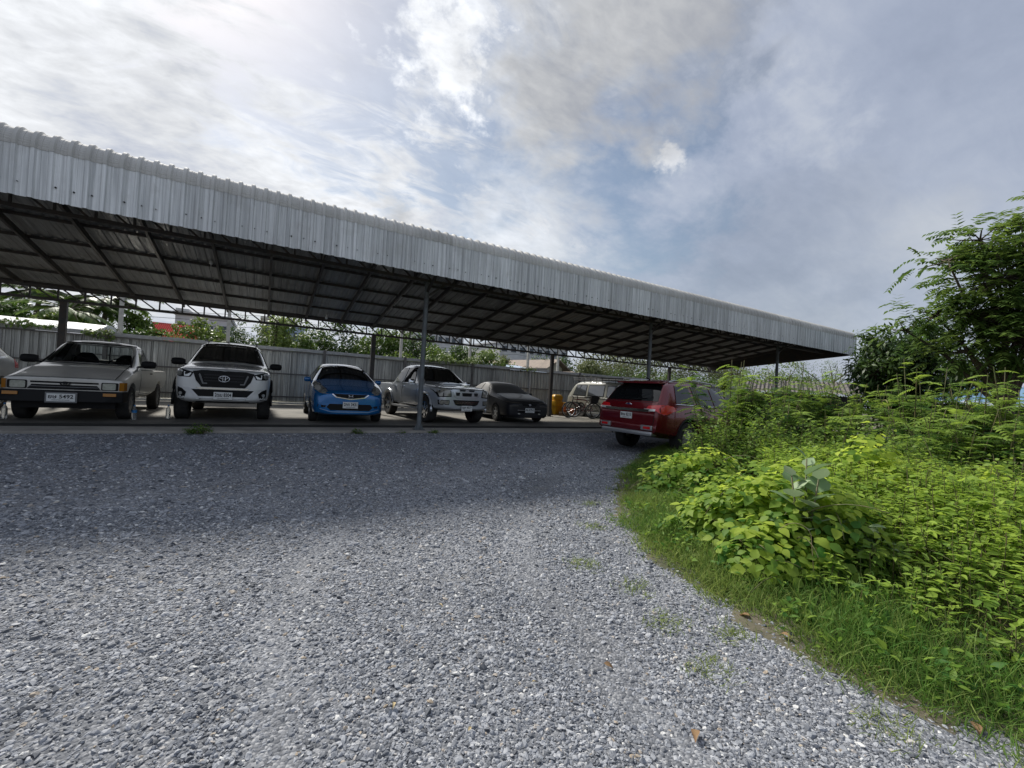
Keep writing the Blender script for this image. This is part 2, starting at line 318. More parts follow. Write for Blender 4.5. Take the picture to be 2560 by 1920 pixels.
M_FASCIA = sheet_mat('aluzinc_fascia', (0.80, 0.81, 0.80), (0.50, 0.515, 0.515), 0.2, 0.5, 24, 0.36, 0.62, stain=(0.52, 0.52, 0.50))
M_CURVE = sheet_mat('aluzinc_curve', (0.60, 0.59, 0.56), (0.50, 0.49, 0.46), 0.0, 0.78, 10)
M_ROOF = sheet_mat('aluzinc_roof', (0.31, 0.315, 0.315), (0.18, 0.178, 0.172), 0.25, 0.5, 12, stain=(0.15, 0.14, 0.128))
M_FENCE = sheet_mat('aluzinc_fence', (0.54, 0.55, 0.52), (0.23, 0.235, 0.225), 0.35, 0.38, 22, 0.34, 0.60, stain=(0.25, 0.25, 0.235))
SHW, RIB = 0.76, 0.19
XR = 22.35; NSH = 41; XL = XR-NSH*SHW
EY = 8.70; RS = 0.169; YF, YB = 9.90, 15.20; ROOF_Y1 = 15.95
def roof_z(y): return 4.305-RS*(y-9.0)
def prof(w=SHW, rib=RIB, h=0.031):
    xs, hs = [], []
    for k in range(int(round(w/rib))):
        for a, b in ((0, 0), (0.045, 0), (0.062, 1), (0.104, 1), (0.121, 0), (0.150, 0), (0.154, 0.16), (0.164, 0.16), (0.168, 0)): xs.append(k*rib+a); hs.append(b*h)
    xs.append(w+0.004); hs.append(0.0); return xs, hs
def sweep(name, path, nrm, m, prof_=None, crimp=None):
    """corrugated sheet: profile in x, offset along nrm, swept along path [(y,z)]."""
    xs, hs = prof_ or prof(); V = []; F = []; nx = len(xs)
    for i, ((y, z), (ny, nz)) in enumerate(zip(path, nrm)):
        for x, h in zip(xs, hs):
            hh = h-(crimp[i] if crimp and h < 0.001 else 0); V.append((x, y+ny*hh, z+nz*hh))
    for i in range(len(path)-1):
        for j in range(nx-1): a = i*nx+j; F.append([a, a+1, a+nx+1, a+nx])
    me = bpy.data.meshes.new(name); me.from_pydata(V, [], F); me.materials.append(m); me.update(); return me
CP = empty('carport', (3.2, 9.9, 0), 0, 'long lean-to carport with grey ribbed metal roof and curved front fascia', 'carport')
OFF = -Vector((3.2, 9.9, 0))
CR = 0.28; cyc, czc = EY+CR, 4.15
th = math.atan(RS); arc = []; arcn = []; crp = []
NA = 26
for i in range(NA+1):
    a = (pi/2-th)*(1-i/NA)*1.0     # from roof slope to vertical
    a = pi/2+th+(pi/2-th)*0+ (i/NA)*(pi/2-th) if False else a
    ang = (pi/2+(-th)) if False else None
    t_ = i/NA; al = (pi/2-(-th))-t_*(pi/2+th)   # angle of the normal above the horizontal: 90+9.6 deg -> 0
    arc.append((cyc-CR*cos(al), czc+CR*sin(al))); arcn.append((-cos(al), sin(al)))
    crp.append(0.004 if (i % 2 and t_ > 0.5) else 0.0)
arc.append((EY, czc-0.03)); arcn.append((-1, 0)); crp.append(0)
me_curve = sweep('curved_sheet', arc, arcn, M_CURVE, crimp=crp)
me_fascia = sweep('fascia_sheet', [(EY+0.006, czc+0.0), (EY+0.006, 3.41)], [(-1, 0)]*2, M_FASCIA)
ry0 = arc[0][0]
me_roof = sweep('roof_sheet', [(ry0, arc[0][1]-0.006), (ry0+0.45, roof_z(ry0+0.45)-0.004), (12.6, roof_z(12.6)-0.004), (ROOF_Y1, roof_z(ROOF_Y1)-0.004)], [(0, 1)]*4, M_ROOF, prof(h=0.018))
for i in range(NSH):
    x = XL+i*SHW
    for nm, me, dy in (('curved_sheet', me_curve, 0), ('fascia_sheet', me_fascia, 0.0), ('roof_sheet', me_roof, 0)):
        j = random.uniform(-0.004, 0.004)
        o = link(nm, me, CP, OFF+Vector((x, dy-0.0015*(i % 2), (0.0015*(i % 2) if nm != 'fascia_sheet' else j))))
# screw heads on the fascia
mb = MB(); M_SCREW = mat('dark_screw', (0.012, 0.012, 0.013), 0.5)
for i in range(NSH):
    for k, dz in ((0, 0.0), (1, -0.005), (3, 0.004)):
        if random.random() < 0.12: continue
        x = XL+i*SHW+k*RIB+0.145+random.uniform(-0.01, 0.01); r = random.choice((0.007, 0.009, 0.012))
        mb.lathe([(0.0001, -0.012), (r, -0.010), (r, 0.004)], 8, 'Y', OFF+Vector((x, EY-0.004, 3.615+dz+random.uniform(-0.008, 0.008))))
meta(mb.build('screw_heads', M_SCREW, CP), kind='stuff')
# frame: purlins, rafters, trusses, columns
def cbox(name, x0, x1, y0, y1, z0, z1, m=M_STEEL, parent=CP): return MB().box(x0, x1, y0, y1, z0, z1).build(name, m, parent, OFF)
for y in np.arange(9.45, 15.9, 1.05):
    z = roof_z(y)-0.012; cbox('purlin', XL, XR, y-0.022, y+0.022, z-0.06, z)
def rafter_mesh():
    y0, y1 = 9.02, 15.88; a = 0.07; b = 0.19
    v = []
    for x in (-0.025, 0.025):
        for y in (y0, y1):
            v += [(x, y, roof_z(y)-b), (x, y, roof_z(y)-a)]
    me = bpy.data.meshes.new('rafter'); me.from_pydata(v, [], [[0, 1, 3, 2], [4, 6, 7, 5], [0, 4, 5, 1], [2, 3, 7, 6], [0, 2, 6, 4], [1, 5, 7, 3]]); me.materials.append(M_STEEL); return me
rm = rafter_mesh(); PITCH_R = 1.0857
for k in range(-11, 18): link('rafter', rm, CP, OFF+Vector((3.22+k*PITCH_R, 0, 0)))
for z in (3.47, 3.80): cbox('girt', XL, XR, EY+0.035, EY+0.075, z-0.02, z+0.02)
def truss(y, z0, z1, x0, x1, step=0.505):
    t = MB().box(x0, x1, y-0.035, y+0.035, z0, z0+0.065).box(x0, x1, y-0.035, y+0.035, z1-0.065, z1).build('truss', M_STEEL, CP, OFF)
    hgt = z1-z0-0.13; ve = MB().box(-0.017, 0.017, -0.017, 0.017, 0, hgt).mesh('web_post', M_STEEL)
    di = MB().bar((0.01, 0, hgt), (step*0.62, 0, 0), 0.034).mesh('web_brace', M_STEEL)
    n = int((x1-x0)/step)
    for i in range(n):
        link('web_post', ve, t, (x0+0.1+i*step, y, z0+0.065)); link('web_brace', di, t, (x0+0.1+i*step+0.09, y, z0+0.065))
    return t
truss(YF, 3.53, roof_z(YF)-0.238, XL, XR); truss(YB, 2.66, roof_z(YB)-0.238, XL, XR)
gp = [(8.74, 3.44), (8.74, 4.12), (8.95, 4.26), (9.4, roof_z(9.4)-0.03), (ROOF_Y1-0.05, roof_z(ROOF_Y1)-0.03), (ROOF_Y1-0.05, roof_z(ROOF_Y1)-0.34)]
MB().add([(x, y, z) for x in (XR-0.06, XR-0.03) for y, z in gp], [[0, 1, 2, 3, 4, 5], [11, 10, 9, 8, 7, 6]]+[[i, i+6, (i+1) % 6+6, (i+1) % 6] for i in range(6)]).build('gable_panel', M_STEEL, CP, OFF)
M_GALV = mat('galvanised_cap', (0.38, 0.39, 0.39), 0.5, 0.3, col2=(0.28, 0.28, 0.27), vscale=5)
for x in (-4.40, 3.22, 10.86, 18.40):
    c = MB().lathe([(0.055, 0.02), (0.055, 3.53)], 20).build('column', M_PIPE, CP, (x-3.2, 0, 0), smooth='auto')
    b = MB().box(-0.12, 0.12, -0.12, 0.12, 0.001, 0.02)
    b.build('base_plate', M_PIPE, c)
    for a in range(4):
        g_ = MB(); q = Matrix.Rotation(a*pi/2, 4, 'Z'); g_.add([q@Vector(p) for p in ((0.054, -0.005, 0.02), (0.115, -0.005, 0.02), (0.054, -0.005, 0.15), (0.054, 0.005, 0.02), (0.115, 0.005, 0.02), (0.054, 0.005, 0.15))], [[0, 1, 2], [3, 5, 4], [0, 3, 4, 1], [1, 4, 5, 2], [0, 2, 5, 3]])
        g_.build('gusset', M_PIPE, c)
    MB().bar((0, -0.03, 3.30), (0, -1.06, 3.80), 0.05).build('eave_bracket', M_STEEL, c)
    MB().bar((0.03, 0, 3.20), (0.42, 0, 3.53), 0.045).build('knee_brace', M_STEEL, c)
for x in (-12.0, -4.55, 3.16, 10.72, 18.2):
    if x < XL: continue
    c = MB().box(-0.07, 0.07, -0.06, 0.06, 0.012, 2.66).build('column', M_STEEL, CP, (x-3.2, YB-9.9, 0), bev=0.006)
    MB().box(-0.13, 0.13, -0.12, 0.12, 0.001, 0.012).build('base_plate', M_STEEL, c)
# bulbs hanging under the roof
def bulb(px, py, y, lab):
    p = at(px, py, y); zt = roof_z(y)-0.24; e = empty('hanging_bulb', p, 0, lab, 'light bulb', 'bulbs hanging under the carport')
    MB().lathe([(0.006, 0.09), (0.006, zt-p.z)], 6).build('cord', mat('white_plastic', (0.7, 0.7, 0.68), 0.4), e)
    MB().lathe([(0.0001, 0.1), (0.02, 0.098), (0.022, 0.05), (0.018, 0.045)], 12).build('socket', MATS['white_plastic'], e, smooth=True)
    MB().lathe([(0.018, 0.046), (0.038, 0.015), (0.045, -0.02), (0.036, -0.052), (0.0001, -0.066)], 16).build('glass', mat('opal_glass', (0.75, 0.75, 0.72), 0.25), e, smooth=True)
bulb(528, 655, 12.4, 'small white bulb under the roof between the two leftmost pickups'); bulb(816, 793, 15.0, 'small white bulb under the rear truss above the blue hatchback')

# ------------------------------------------------------------------ boundary fence
FY = 18.45; FT = 2.18
FE = empty('boundary_fence', (3, FY, 0), 0, 'tall grey corrugated sheet metal fence behind the parked cars', 'fence'); FO = -Vector((3, FY, 0))
px_, ph_ = [], []
for k in range(4):
    for a, b in ((0, 0), (0.045, 0), (0.058, 1), (0.085, 1), (0.098, 0), (0.140, 0), (0.147, 0.25), (0.154, 0)): px_.append(k*0.19+a); ph_.append(b*0.036)
px_.append(0.764); ph_.append(0)
zs_ = np.linspace(0.13, FT-0.13, 11)
pth = []; nr = []; cr_ = []
for z in zs_: pth += [(0, z-0.006), (0, z), (0, z+0.006)]; cr_ += [0, -0.004, 0]; nr += [(-1, 0)]*3
me_f = [sweep('fence_sheet', pth, nr, M_FENCE, (px_, ph_), cr_)]
fx0, nfs = -16.0, 62
for i in range(nfs):
    o = link('fence_sheet', me_f[0], FE, FO+Vector((fx0+i*SHW, FY+0.03+0.002*(i % 2), random.uniform(-0.006, 0.006))))
M_FRAME = mat('fence_frame', (0.085, 0.085, 0.085), 0.55, 0.2, col2=(0.13, 0.12, 0.11), vscale=4)
for i in range(14):
    x = -17.4+3.23*i
    MB().box(-0.05, 0.05, -0.06, 0.0, -0.05, FT+0.03).build('fence_post', M_GALV if i in (9, 11) else M_FRAME, FE, FO+Vector((x, FY, 0)))
FX1 = fx0+nfs*SHW
for z, h in ((1.17, 0.05), (0.30, 0.05), (FT-0.15, 0.04)): MB().box(fx0, FX1, -0.045, -0.005, z-h/2, z+h/2).build('fence_rail', M_FRAME, FE, FO+Vector((0, FY, 0)))
capm = MB().box(0, 0.755, -0.022, 0.06, FT-0.115, FT).mesh('cap_strip', M_GALV)
for i in range(nfs): link('cap_strip', capm, FE, FO+Vector((fx0+i*SHW, FY, random.uniform(-0.008, 0.008))))
MB().box(fx0, FX1, -0.05, 0.05, 0.03, 0.09).build('bottom_rail', mat('pale_rail', (0.5, 0.49, 0.45), 0.6), FE, FO+Vector((0, FY, 0)))

# ------------------------------------------------------------------ vehicles
def paint(name, c, metal=0.0, rough=0.28, coat=0.8, dust=None, dlo=0.45, dhi=0.8): return mat(name, c, rough, metal, coat=coat, col2=dust or tuple(x*0.88 for x in c), vscale=4, vdetail=7, lo=dlo, hi=dhi)
M_GLASS = mat('tinted_glass', (0.006, 0.007, 0.008), 0.03, 0, 0.6)
M_CLEAR = None
M_TYRE = mat('tyre_rubber', (0.018, 0.018, 0.019), 0.8, col2=(0.04, 0.038, 0.035), vscale=8)
M_BLACK = mat('black_plastic', (0.008, 0.008, 0.0085), 0.5, spec=0.25)
M_TRIMD = mat('dark_trim', (0.022, 0.022, 0.024), 0.4, spec=0.3)
M_CHROME = mat('chrome', (0.75, 0.76, 0.78), 0.12, 1.0)
M_ALLOY = mat('alloy_rim', (0.48, 0.49, 0.5), 0.3, 0.8)
M_LAMP = mat('headlamp_lens', (0.42, 0.42, 0.38), 0.08, 0.25, 0.7, coat=1.0, col2=(0.16, 0.16, 0.15), vscale=14, vdetail=3)
M_LAMPW = mat('clear_lamp', (0.7, 0.7, 0.66), 0.1, 0.3, 0.7, coat=1.0)
M_AMBER = mat('amber_lens', (0.42, 0.17, 0.02), 0.15, 0, 0.6, coat=0.8)
M_REDL = mat('red_lens', (0.62, 0.014, 0.018), 0.12, 0, 0.6, coat=1.0)
M_PLATE = mat('plate_white', (0.72, 0.73, 0.71), 0.45)
M_PTEXT = mat('plate_text', (0.015, 0.015, 0.016), 0.6)
M_SEAM = mat('panel_gap', (0.012, 0.012, 0.012), 0.8)

def evaluated_mesh(o, name):
    dg = bpy.context.evaluated_depsgraph_get(); dg.update()
    me = bpy.data.meshes.new_from_object(o.evaluated_get(dg), depsgraph=dg); me.name = name
    old = o.data; bpy.data.objects.remove(o)
    if old.users == 0: bpy.data.meshes.remove(old)
    return me
def loft_mesh(name, st, crease=(0.25, 0.5, 0.0, 0.55, 0.35), sub=2, cuts=(), ends=0.45, stc={}):
    """st rows: y, zb, ws, zs, wm, zm, wb, zbelt, wt, zt, zc  (half widths and heights), nose first."""
    bm = bmesh.new(); cl = bm.edges.layers.float.new('crease_edge'); rings = []
    for s in st:
        y, zb, ws, zs, wm, zm, wb, zl, wt, zt, zc = s
        half = [(ws*0.8, zb), (ws, zs), (wm, zm), (wb, zl), (wt, zt), (wt*0.55, zt+(zc-zt)*0.75)]
        c0 = bm.verts.new((0, y, zb)); c1 = bm.verts.new((0, y, zc))
        R_ = [bm.verts.new((x, y, z)) for x, z in half]; L_ = [bm.verts.new((-x, y, z)) for x, z in half]
        rings.append((c0, R_, c1, L_))
    def loop(r): return [r[0]]+r[1]+[r[2]]+r[3][::-1]
    for a, b in zip(rings, rings[1:]):
        la, lb = loop(a), loop(b); n = len(la)
        for i in range(n): bm.faces.new((la[i], la[(i+1) % n], lb[(i+1) % n], lb[i]))
    for r, fl in ((rings[0], 1), (rings[-1], 0)):
        c0, R_, c1, L_ = r; fs = [(c0, L_[0], R_[0])]+[(R_[i], L_[i], L_[i+1], R_[i+1]) for i in range(5)]+[(R_[5], L_[5], c1)]
        for f in fs: bm.faces.new(f[::-1] if fl else f)
        lp = loop(r)
        for i in range(len(lp)):
            e = bm.edges.get((lp[i], lp[(i+1) % len(lp)]))
            if e: e[cl] = ends
    for k, idx in enumerate((0, 1, 2, 3, 4)):
        for a, b in zip(rings, rings[1:]):
            for side in (1, 3):
                e = bm.edges.get((a[side][idx], b[side][idx]))
                if e: e[cl] = crease[k]
    for si, val in stc.items():
        lp = loop(rings[si])
        for i in range(len(lp)):
            e = bm.edges.get((lp[i], lp[(i+1) % len(lp)]))
            if e: e[cl] = val
    bmesh.ops.recalc_face_normals(bm, faces=bm.faces)
    me = bpy.data.meshes.new(name); bm.to_mesh(me); bm.free()
    o = bpy.data.objects.new(name, me); COL.objects.link(o)
    sm = o.modifiers.new('s', 'SUBSURF'); sm.levels = sub; sm.render_levels = sub
    tmp = []
    for c in cuts:
        co = bpy.data.objects.new('cut', c); COL.objects.link(co); tmp.append(co); b = o.modifiers.new('b', 'BOOLEAN'); b.operation = 'DIFFERENCE'; b.solver = 'EXACT'; b.object = co
    me = evaluated_mesh(o, name)
    for c in tmp:
        d = c.data; bpy.data.objects.remove(c); bpy.data.meshes.remove(d)
    me.polygons.foreach_set('use_smooth', [True]*len(me.polygons))
    try: me.set_sharp_from_angle(angle=RAD(35))
    except Exception: pass
    return me
def arch_cut(y, z, r, w, depth=0.34):
    mb = MB()
    for s in (-1, 1):
        x0, x1 = (w-depth, w+0.3) if s > 0 else (-w-0.3, -w+depth)
        n = 28; b = len(mb.v)
        for x in (x0, x1):
            for j in range(n): t = 2*pi*j/n; mb.v.append(Vector((x, y+r*cos(t), z+r*sin(t))))
        for j in range(n): mb.f.append([b+j, b+(j+1) % n, b+n+(j+1) % n, b+n+j])
        mb.f.append([b+j for j in range(n)]); mb.f.append([b+n+j for j in range(n)])
    return mb.mesh('cut')
class Car:
    def __init__(s, name, label, loc, rz, L_, body_me, body_mat, cat, roll=0.0, pitch=0.0, sx=1.0, group='vehicles parked under and beside the carport'):
        s.e = empty(name, loc, rz, label, cat, group); s.e.rotation_euler = (pitch, roll, rz); s.L = L_
        if not body_me.materials: body_me.materials.append(body_mat)
        s.pm = body_mat; s.body = link('body', body_me, s.e); s.bvh = BVHTree.FromPolygons([v.co for v in body_me.vertices], [list(p.vertices) for p in body_me.polygons])
    def hit(s, ax, a, b):
        o, d = {'F': (Vector((a, -3, b)), Vector((0, 1, 0))), 'B': (Vector((a, s.L+3, b)), Vector((0, -1, 0))), 'R': (Vector((3, a, b)), Vector((-1, 0, 0))), 'L': (Vector((-3, a, b)), Vector((1, 0, 0))), 'T': (Vector((a, b, 4)), Vector((0, 0, -1)))}[ax]
        h = s.bvh.ray_cast(o, d)
        if h[0] is None:
            h = s.bvh.find_nearest(o+d*(3.0 if ax != 'T' else 2.4))
        n = h[1]
        if n.dot(d) > 0: n = -n
        return h[0], n, d
    def patch(s, name, ax, poly, m, off=0.004, thick=0.012, cell=0.07, parent=None, smooth=True, mirror=False):
        if mirror:
            if ax in 'FBT': s.patch(name, ax, [(-a, b) for a, b in poly], m, off, thick, cell, parent, smooth)
            else: s.patch(name, 'L' if ax == 'R' else 'R', poly, m, off, thick, cell, parent, smooth)
        bm = bmesh.new(); f = bm.faces.new([bm.verts.new((a, b, 0)) for a, b in poly])
        xs = [p[0] for p in poly]; ys = [p[1] for p in poly]
        for k, (lo, hi) in enumerate(((min(xs), max(xs)), (min(ys), max(ys)))):
            n = max(1, int((hi-lo)/cell))
            for i in range(1, n):
                c = lo+(hi-lo)*i/n; co = [0, 0, 0]; co[k] = c; no = [0, 0, 0]; no[k] = 1
                bmesh.ops.bisect_plane(bm, geom=bm.verts[:]+bm.edges[:]+bm.faces[:], plane_co=co, plane_no=no)
        inner = {}
        bd = [e for e in bm.edges if e.is_boundary]
        for v in bm.verts:
            h, n, d = s.hit(ax, v.co.x, v.co.y); q = (n-d*0.6).normalized(); v.co = h+q*off; inner[v] = h+q*(off-thick)
        nv = {}
        for e in bd:
            for v in e.verts:
                if v not in nv: nv[v] = bm.verts.new(inner[v])
        for e in bd:
            a, b = e.verts; bm.faces.new((a, b, nv[b], nv[a]))
        bmesh.ops.recalc_face_normals(bm, faces=bm.faces)
        me = bpy.data.meshes.new(name); bm.to_mesh(me); bm.free(); me.materials.append(m)
        if smooth:
            me.polygons.foreach_set('use_smooth', [True]*len(me.polygons))
            try: me.set_sharp_from_angle(angle=RAD(40))
            except Exception: pass
        return link(name, me, parent or s.e)
    def panel(s, name, ax, poly, gap=0.012, off=0.006, cell=0.09, mirror=False):
        """door or hood: a raised sheet of the paint with a dark gap round it"""
        if mirror: s.panel(name, {'R': 'L', 'L': 'R'}[ax], poly, gap, off, cell)
        p = s.patch(name, ax, poly, s.pm, off, 0.012, cell)
        cx = sum(a for a, b in poly)/len(poly); cz = sum(b for a, b in poly)/len(poly); big = []
        for a, b in poly:
            dx, dz = a-cx, b-cz; big.append((a+gap*(1 if dx > 0 else -1), b+gap*(1 if dz > 0 else -1)))
        s.patch('seal', ax, big, M_SEAM, off-0.0035, 0.012, cell, p)
        return p
    def wheel(s, x, y, r, w, rim=0.62, spokes=6, rmat=None, dish=0.02):
        sg = 1 if x > 0 else -1
        tp = [(r*0.60, -w/2+0.012), (r*0.66, -w/2), (r*0.93, -w/2), (r*0.985, -w/2+0.02), (r, -w/2+0.045), (r, w/2-0.045), (r*0.985, w/2-0.02), (r*0.93, w/2), (r*0.66, w/2), (r*0.60, w/2-0.012)]
        o = MB().lathe(tp, 32, 'X').build('wheel', M_TYRE, s.e, (x, y, r), smooth='auto')
        rr = r*rim; mb = MB(); face = sg*(w/2-0.03)
        mb.lathe([(rr, face+sg*0.022), (rr*0.93, face+sg*0.022), (rr*0.90, face-sg*0.05), (rr*0.2, face-sg*0.07), (0.001, face-sg*0.07)], 28, 'X')
        rim_o = mb.build('rim', rmat or M_ALLOY, o, smooth='auto')
        mk = MB().lathe([(rr*0.88, face-sg*0.045), (0.001, face-sg*0.06)], 24, 'X').build('wheel_well_disc', M_BLACK, o)
        sp = MB()
        for k in range(spokes):
            t = 2*pi*k/spokes; c, d = cos(t), sin(t); q = Matrix(((1, 0, 0, 0), (0, c, -d, 0), (0, d, c, 0), (0, 0, 0, 1)))
            a0, a1 = 0.055*r/0.36, 0.035*r/0.36
            vs = [(face+sg*0.012, -a0, 0.02), (face+sg*0.012, a0, 0.02), (face+sg*0.016, a1, rr*0.92), (face+sg*0.016, -a1, rr*0.92), (face-sg*0.03, -a0, 0.02), (face-sg*0.03, a0, 0.02), (face-sg*0.03, a1, rr*0.92), (face-sg*0.03, -a1, rr*0.92)]
            sp.add([q@Vector(v) for v in vs], [[0, 1, 2, 3], [4, 7, 6, 5], [0, 4, 5, 1], [1, 5, 6, 2], [2, 6, 7, 3], [3, 7, 4, 0]])
        sp.lathe([(0.07*r/0.36, face-sg*0.02), (0.07*r/0.36, face+sg*0.016), (0.04, face+sg*0.022), (0.001, face+sg*0.022)], 14, 'X')
        sp.build('spokes', rmat or M_ALLOY, o)
    def wheels(s, ys, tw, r, w, **k):
        for y in ys:
            for sg in (-1, 1): s.wheel(sg*(tw-w/2), y, r, w, **k)
    def box(s, name, x0, x1, y0, y1, z0, z1, m, bev=0.008, parent=None, smooth='auto'): return MB().box(x0, x1, y0, y1, z0, z1).build(name, m, parent or s.e, smooth=smooth, bev=bev)
    def mirror(s, y, z, x, m, w=0.2, h=0.13, d=0.1, shell=None):
        for sg in (-1, 1):
            mb = MB(); n = 10; b = 0
            prof_ = [(0.0, 0.35), (0.25, 0.95), (0.7, 1.0), (1.0, 0.92)]
            for (t, k) in prof_:
                for j in range(n):
                    a = 2*pi*j/n; cx, cz = cos(a), sin(a); ex = math.copysign(abs(cx)**0.55, cx); ez = math.copysign(abs(cz)**0.55, cz)
                    mb.v.append(Vector((sg*(x+w/2)+ex*w/2*k, y-d/2+d*t, z+ez*h/2*k)))
            for i in range(3):
                for j in range(n): mb.f.append([i*n+j, i*n+(j+1) % n, (i+1)*n+(j+1) % n, (i+1)*n+j])
            mb.f.append(list(range(n))); mb.f.append([3*n+j for j in range(n)][::-1])
            o = mb.build('mirror', shell or m, s.e, smooth='auto')
            MB().bar((sg*(x-0.06), y+0.02, z-h*0.35), (sg*(x+0.05), y, z-h*0.3), 0.05, 0.035).build('mirror_arm', M_BLACK, o)
            if shell: MB().box(sg*(x+w/2)-w*0.46, sg*(x+w/2)+w*0.46, y-d/2-0.001, y+d/2-0.02, z-h*0.5, z-h*0.18).build('mirror_base', m, o, bev=0.01)
    def plate(s, text, y, z, w=0.34, h=0.15, ax='F', x=0.0, sub=True, frame=None, tilt=0.0, ts=1.0):
        sg = -1 if ax == 'F' else 1
        p = MB().box(-w/2, w/2, -0.006, 0.006, -h/2, h/2).build('number_plate', M_PLATE, s.e, (x, y, z), bev=0.004)
        p.rotation_euler = (tilt, 0, 0 if ax == 'F' else pi)
        if frame: MB().box(-w/2-0.025, w/2+0.025, 0.0065, 0.014, -h/2-0.025, h/2+0.022).build('plate_frame', frame, p, bev=0.004)
        def txt(body, tw, hh, zc, nm):
            cu = bpy.data.curves.new('t', 'FONT'); cu.body = body; cu.offset = 0.022; cu.resolution_u = 3; o = bpy.data.objects.new('t', cu); COL.objects.link(o)
            bpy.context.view_layer.update(); me = evaluated_mesh_keep(o, nm); bpy.data.objects.remove(o); bpy.data.curves.remove(cu)
            co = np.array([v.co[:] for v in me.vertices]); lo = co.min(0); hi = co.max(0)
            kx = tw/(hi[0]-lo[0]); kz = hh/(hi[1]-lo[1])
            me.vertices.foreach_set('co', np.stack([(co[:, 0]-(lo[0]+hi[0])/2)*kx, np.full(len(co), -0.0085), zc+(co[:, 1]-(lo[1]+hi[1])/2)*kz], 1).astype(np.float32).ravel())
            me.materials.append(M_PTEXT); me.update(); link(nm, me, p)
        txt(text, w*0.88*ts, h*0.50, h*0.12, 'plate_number')
        if sub: txt('กรุงเทพมหานคร', w*0.62, h*0.13, -h*0.34, 'plate_province')
    def wiper(s, pts, m=M_BLACK, r=0.008):
        P = []
        for (x, z) in pts:
            h, n, d = s.hit('F', x, z); P.append(h+n*0.018)
        MB().tube(P, r, 6).build('wiper', m, s.e)
def evaluated_mesh_keep(o, name):
    dg = bpy.context.evaluated_depsgraph_get(); return bpy.data.meshes.new_from_object(o.evaluated_get(dg), depsgraph=dg)
def rrect(x0, x1, z0, z1, r=0.03, n=3):
    P = []
    for cx, cz, a0 in ((x1-r, z1-r, 0), (x0+r, z1-r, 90), (x0+r, z0+r, 180), (x1-r, z0+r, 270)):
        for i in range(n+1): a = RAD(a0+90*i/n); P.append((cx+r*cos(a), cz+r*sin(a)))
    return P
def ring_emblem(parent, loc, w, h, m, kind):
    """badge ovals and letters in the plane facing the camera side (-Y)"""
    mb = MB()
    def oval(cx, cz, a, b, r): mb.tube([(loc[0]+cx+a*cos(2*pi*i/20), loc[1], loc[2]+cz+b*sin(2*pi*i/20)) for i in range(20)], r, 6, closed=True)
    if kind == 'ovals':
        oval(0, 0, w/2, h/2, 0.008); oval(0, 0, w*0.14, h*0.46, 0.007); oval(0, h*0.22, w*0.36, h*0.24, 0.007)
    elif kind == 'h':
        for sg in (-1, 1): mb.tube([(loc[0]+sg*w*0.36, loc[1], loc[2]+h*0.5), (loc[0]+sg*w*0.27, loc[1], loc[2]), (loc[0]+sg*w*0.34, loc[1], loc[2]-h*0.5)], 0.011, 6)
        mb.tube([(loc[0]-w*0.27, loc[1], loc[2]), (loc[0]+w*0.27, loc[1], loc[2])], 0.009, 6)
        fr = [(-0.5, 0.5), (0.5, 0.5), (0.44, -0.5), (-0.44, -0.5)]; mb.tube([(loc[0]+a*w, loc[1], loc[2]+b*h*1.1) for a, b in fr], 0.006, 6, closed=True)
    elif kind == 'oval': oval(0, 0, w/2, h/2, 0.009)
    return mb.build('emblem', m, parent, smooth=True)

# --- white double-cab pickup -------------------------------------------------
def pickup_stations(W, H, L_, hood0, hood1, cowl, rf, rr, belt, zb=0.36, nose=0.72, bedz=None, top=0.68, cabend=None):
    w = W/2; bz = bedz or belt; ce = cabend or rr+0.16
    return [(0.0, zb+0.10, w*nose*0.92, zb+0.14, w*nose, hood0*0.66, w*nose*0.97, hood0*0.90, w*nose*0.86, hood0*0.955, hood0*0.97),
            (0.12, zb+0.03, w*0.86, zb+0.10, w*0.93, hood0*0.68, w*0.90, hood0*0.95, w*0.80, hood0*1.0, hood0*1.02),
            (0.45, zb, w*0.95, zb+0.10, w*0.99, hood0*0.70, w*0.965, hood0*0.97, w*0.85, hood0*1.03, hood0*1.055),
            (cowl-0.45, zb, w*0.955, zb+0.10, w, 0.76, w*0.97, (hood0+belt)/2, w*0.85, hood1*0.97, hood1*1.0),
            (cowl, zb, w*0.955, zb+0.10, w, 0.78, w*0.965, belt, w*0.82, hood1, hood1+0.03),
            (rf, zb, w*0.955, zb+0.10, w, 0.80, w*0.96, belt+0.01, w*top, H-0.085, H-0.04),
            ((rf+rr)/2, zb, w*0.955, zb+0.10, w, 0.80, w*0.96, belt+0.01, w*top, H-0.055, H),
            (rr, zb, w*0.955, zb+0.10, w, 0.80, w*0.96, belt+0.01, w*top, H-0.085, H-0.03),
            (ce, zb, w*0.955, zb+0.12, w, 0.80, w*0.96, bz, w*0.90, bz+0.02, bz+0.02),
            (ce+0.25, zb+0.06, w*0.955, zb+0.16, w, 0.80, w*0.96, bz, w*0.90, bz+0.02, bz+0.02),
            (L_-0.12, zb+0.14, w*0.94, zb+0.22, w*0.985, 0.82, w*0.95, bz, w*0.90, bz+0.02, bz+0.02),
            (L_, zb+0.18, w*0.90, zb+0.24, w*0.95, 0.82, w*0.92, bz-0.02, w*0.86, bz, bz)]
M_WHITE = paint('white_paint', (0.77, 0.78, 0.77), 0.0, 0.22, 1.0)
st = pickup_stations(1.85, 1.80, 5.30, 1.08, 1.20, 1.50, 2.22, 3.55, 1.13, bedz=1.12)
bm_ = loft_mesh('body', st, cuts=[arch_cut(0.93, 0.40, 0.47, 0.925), arch_cut(4.02, 0.40, 0.47, 0.925), MB().box(-0.72, 0.72, 3.95, 5.2, 0.72, 1.6).mesh('cut')])
REVO = (-0.78, 11.25, 0)
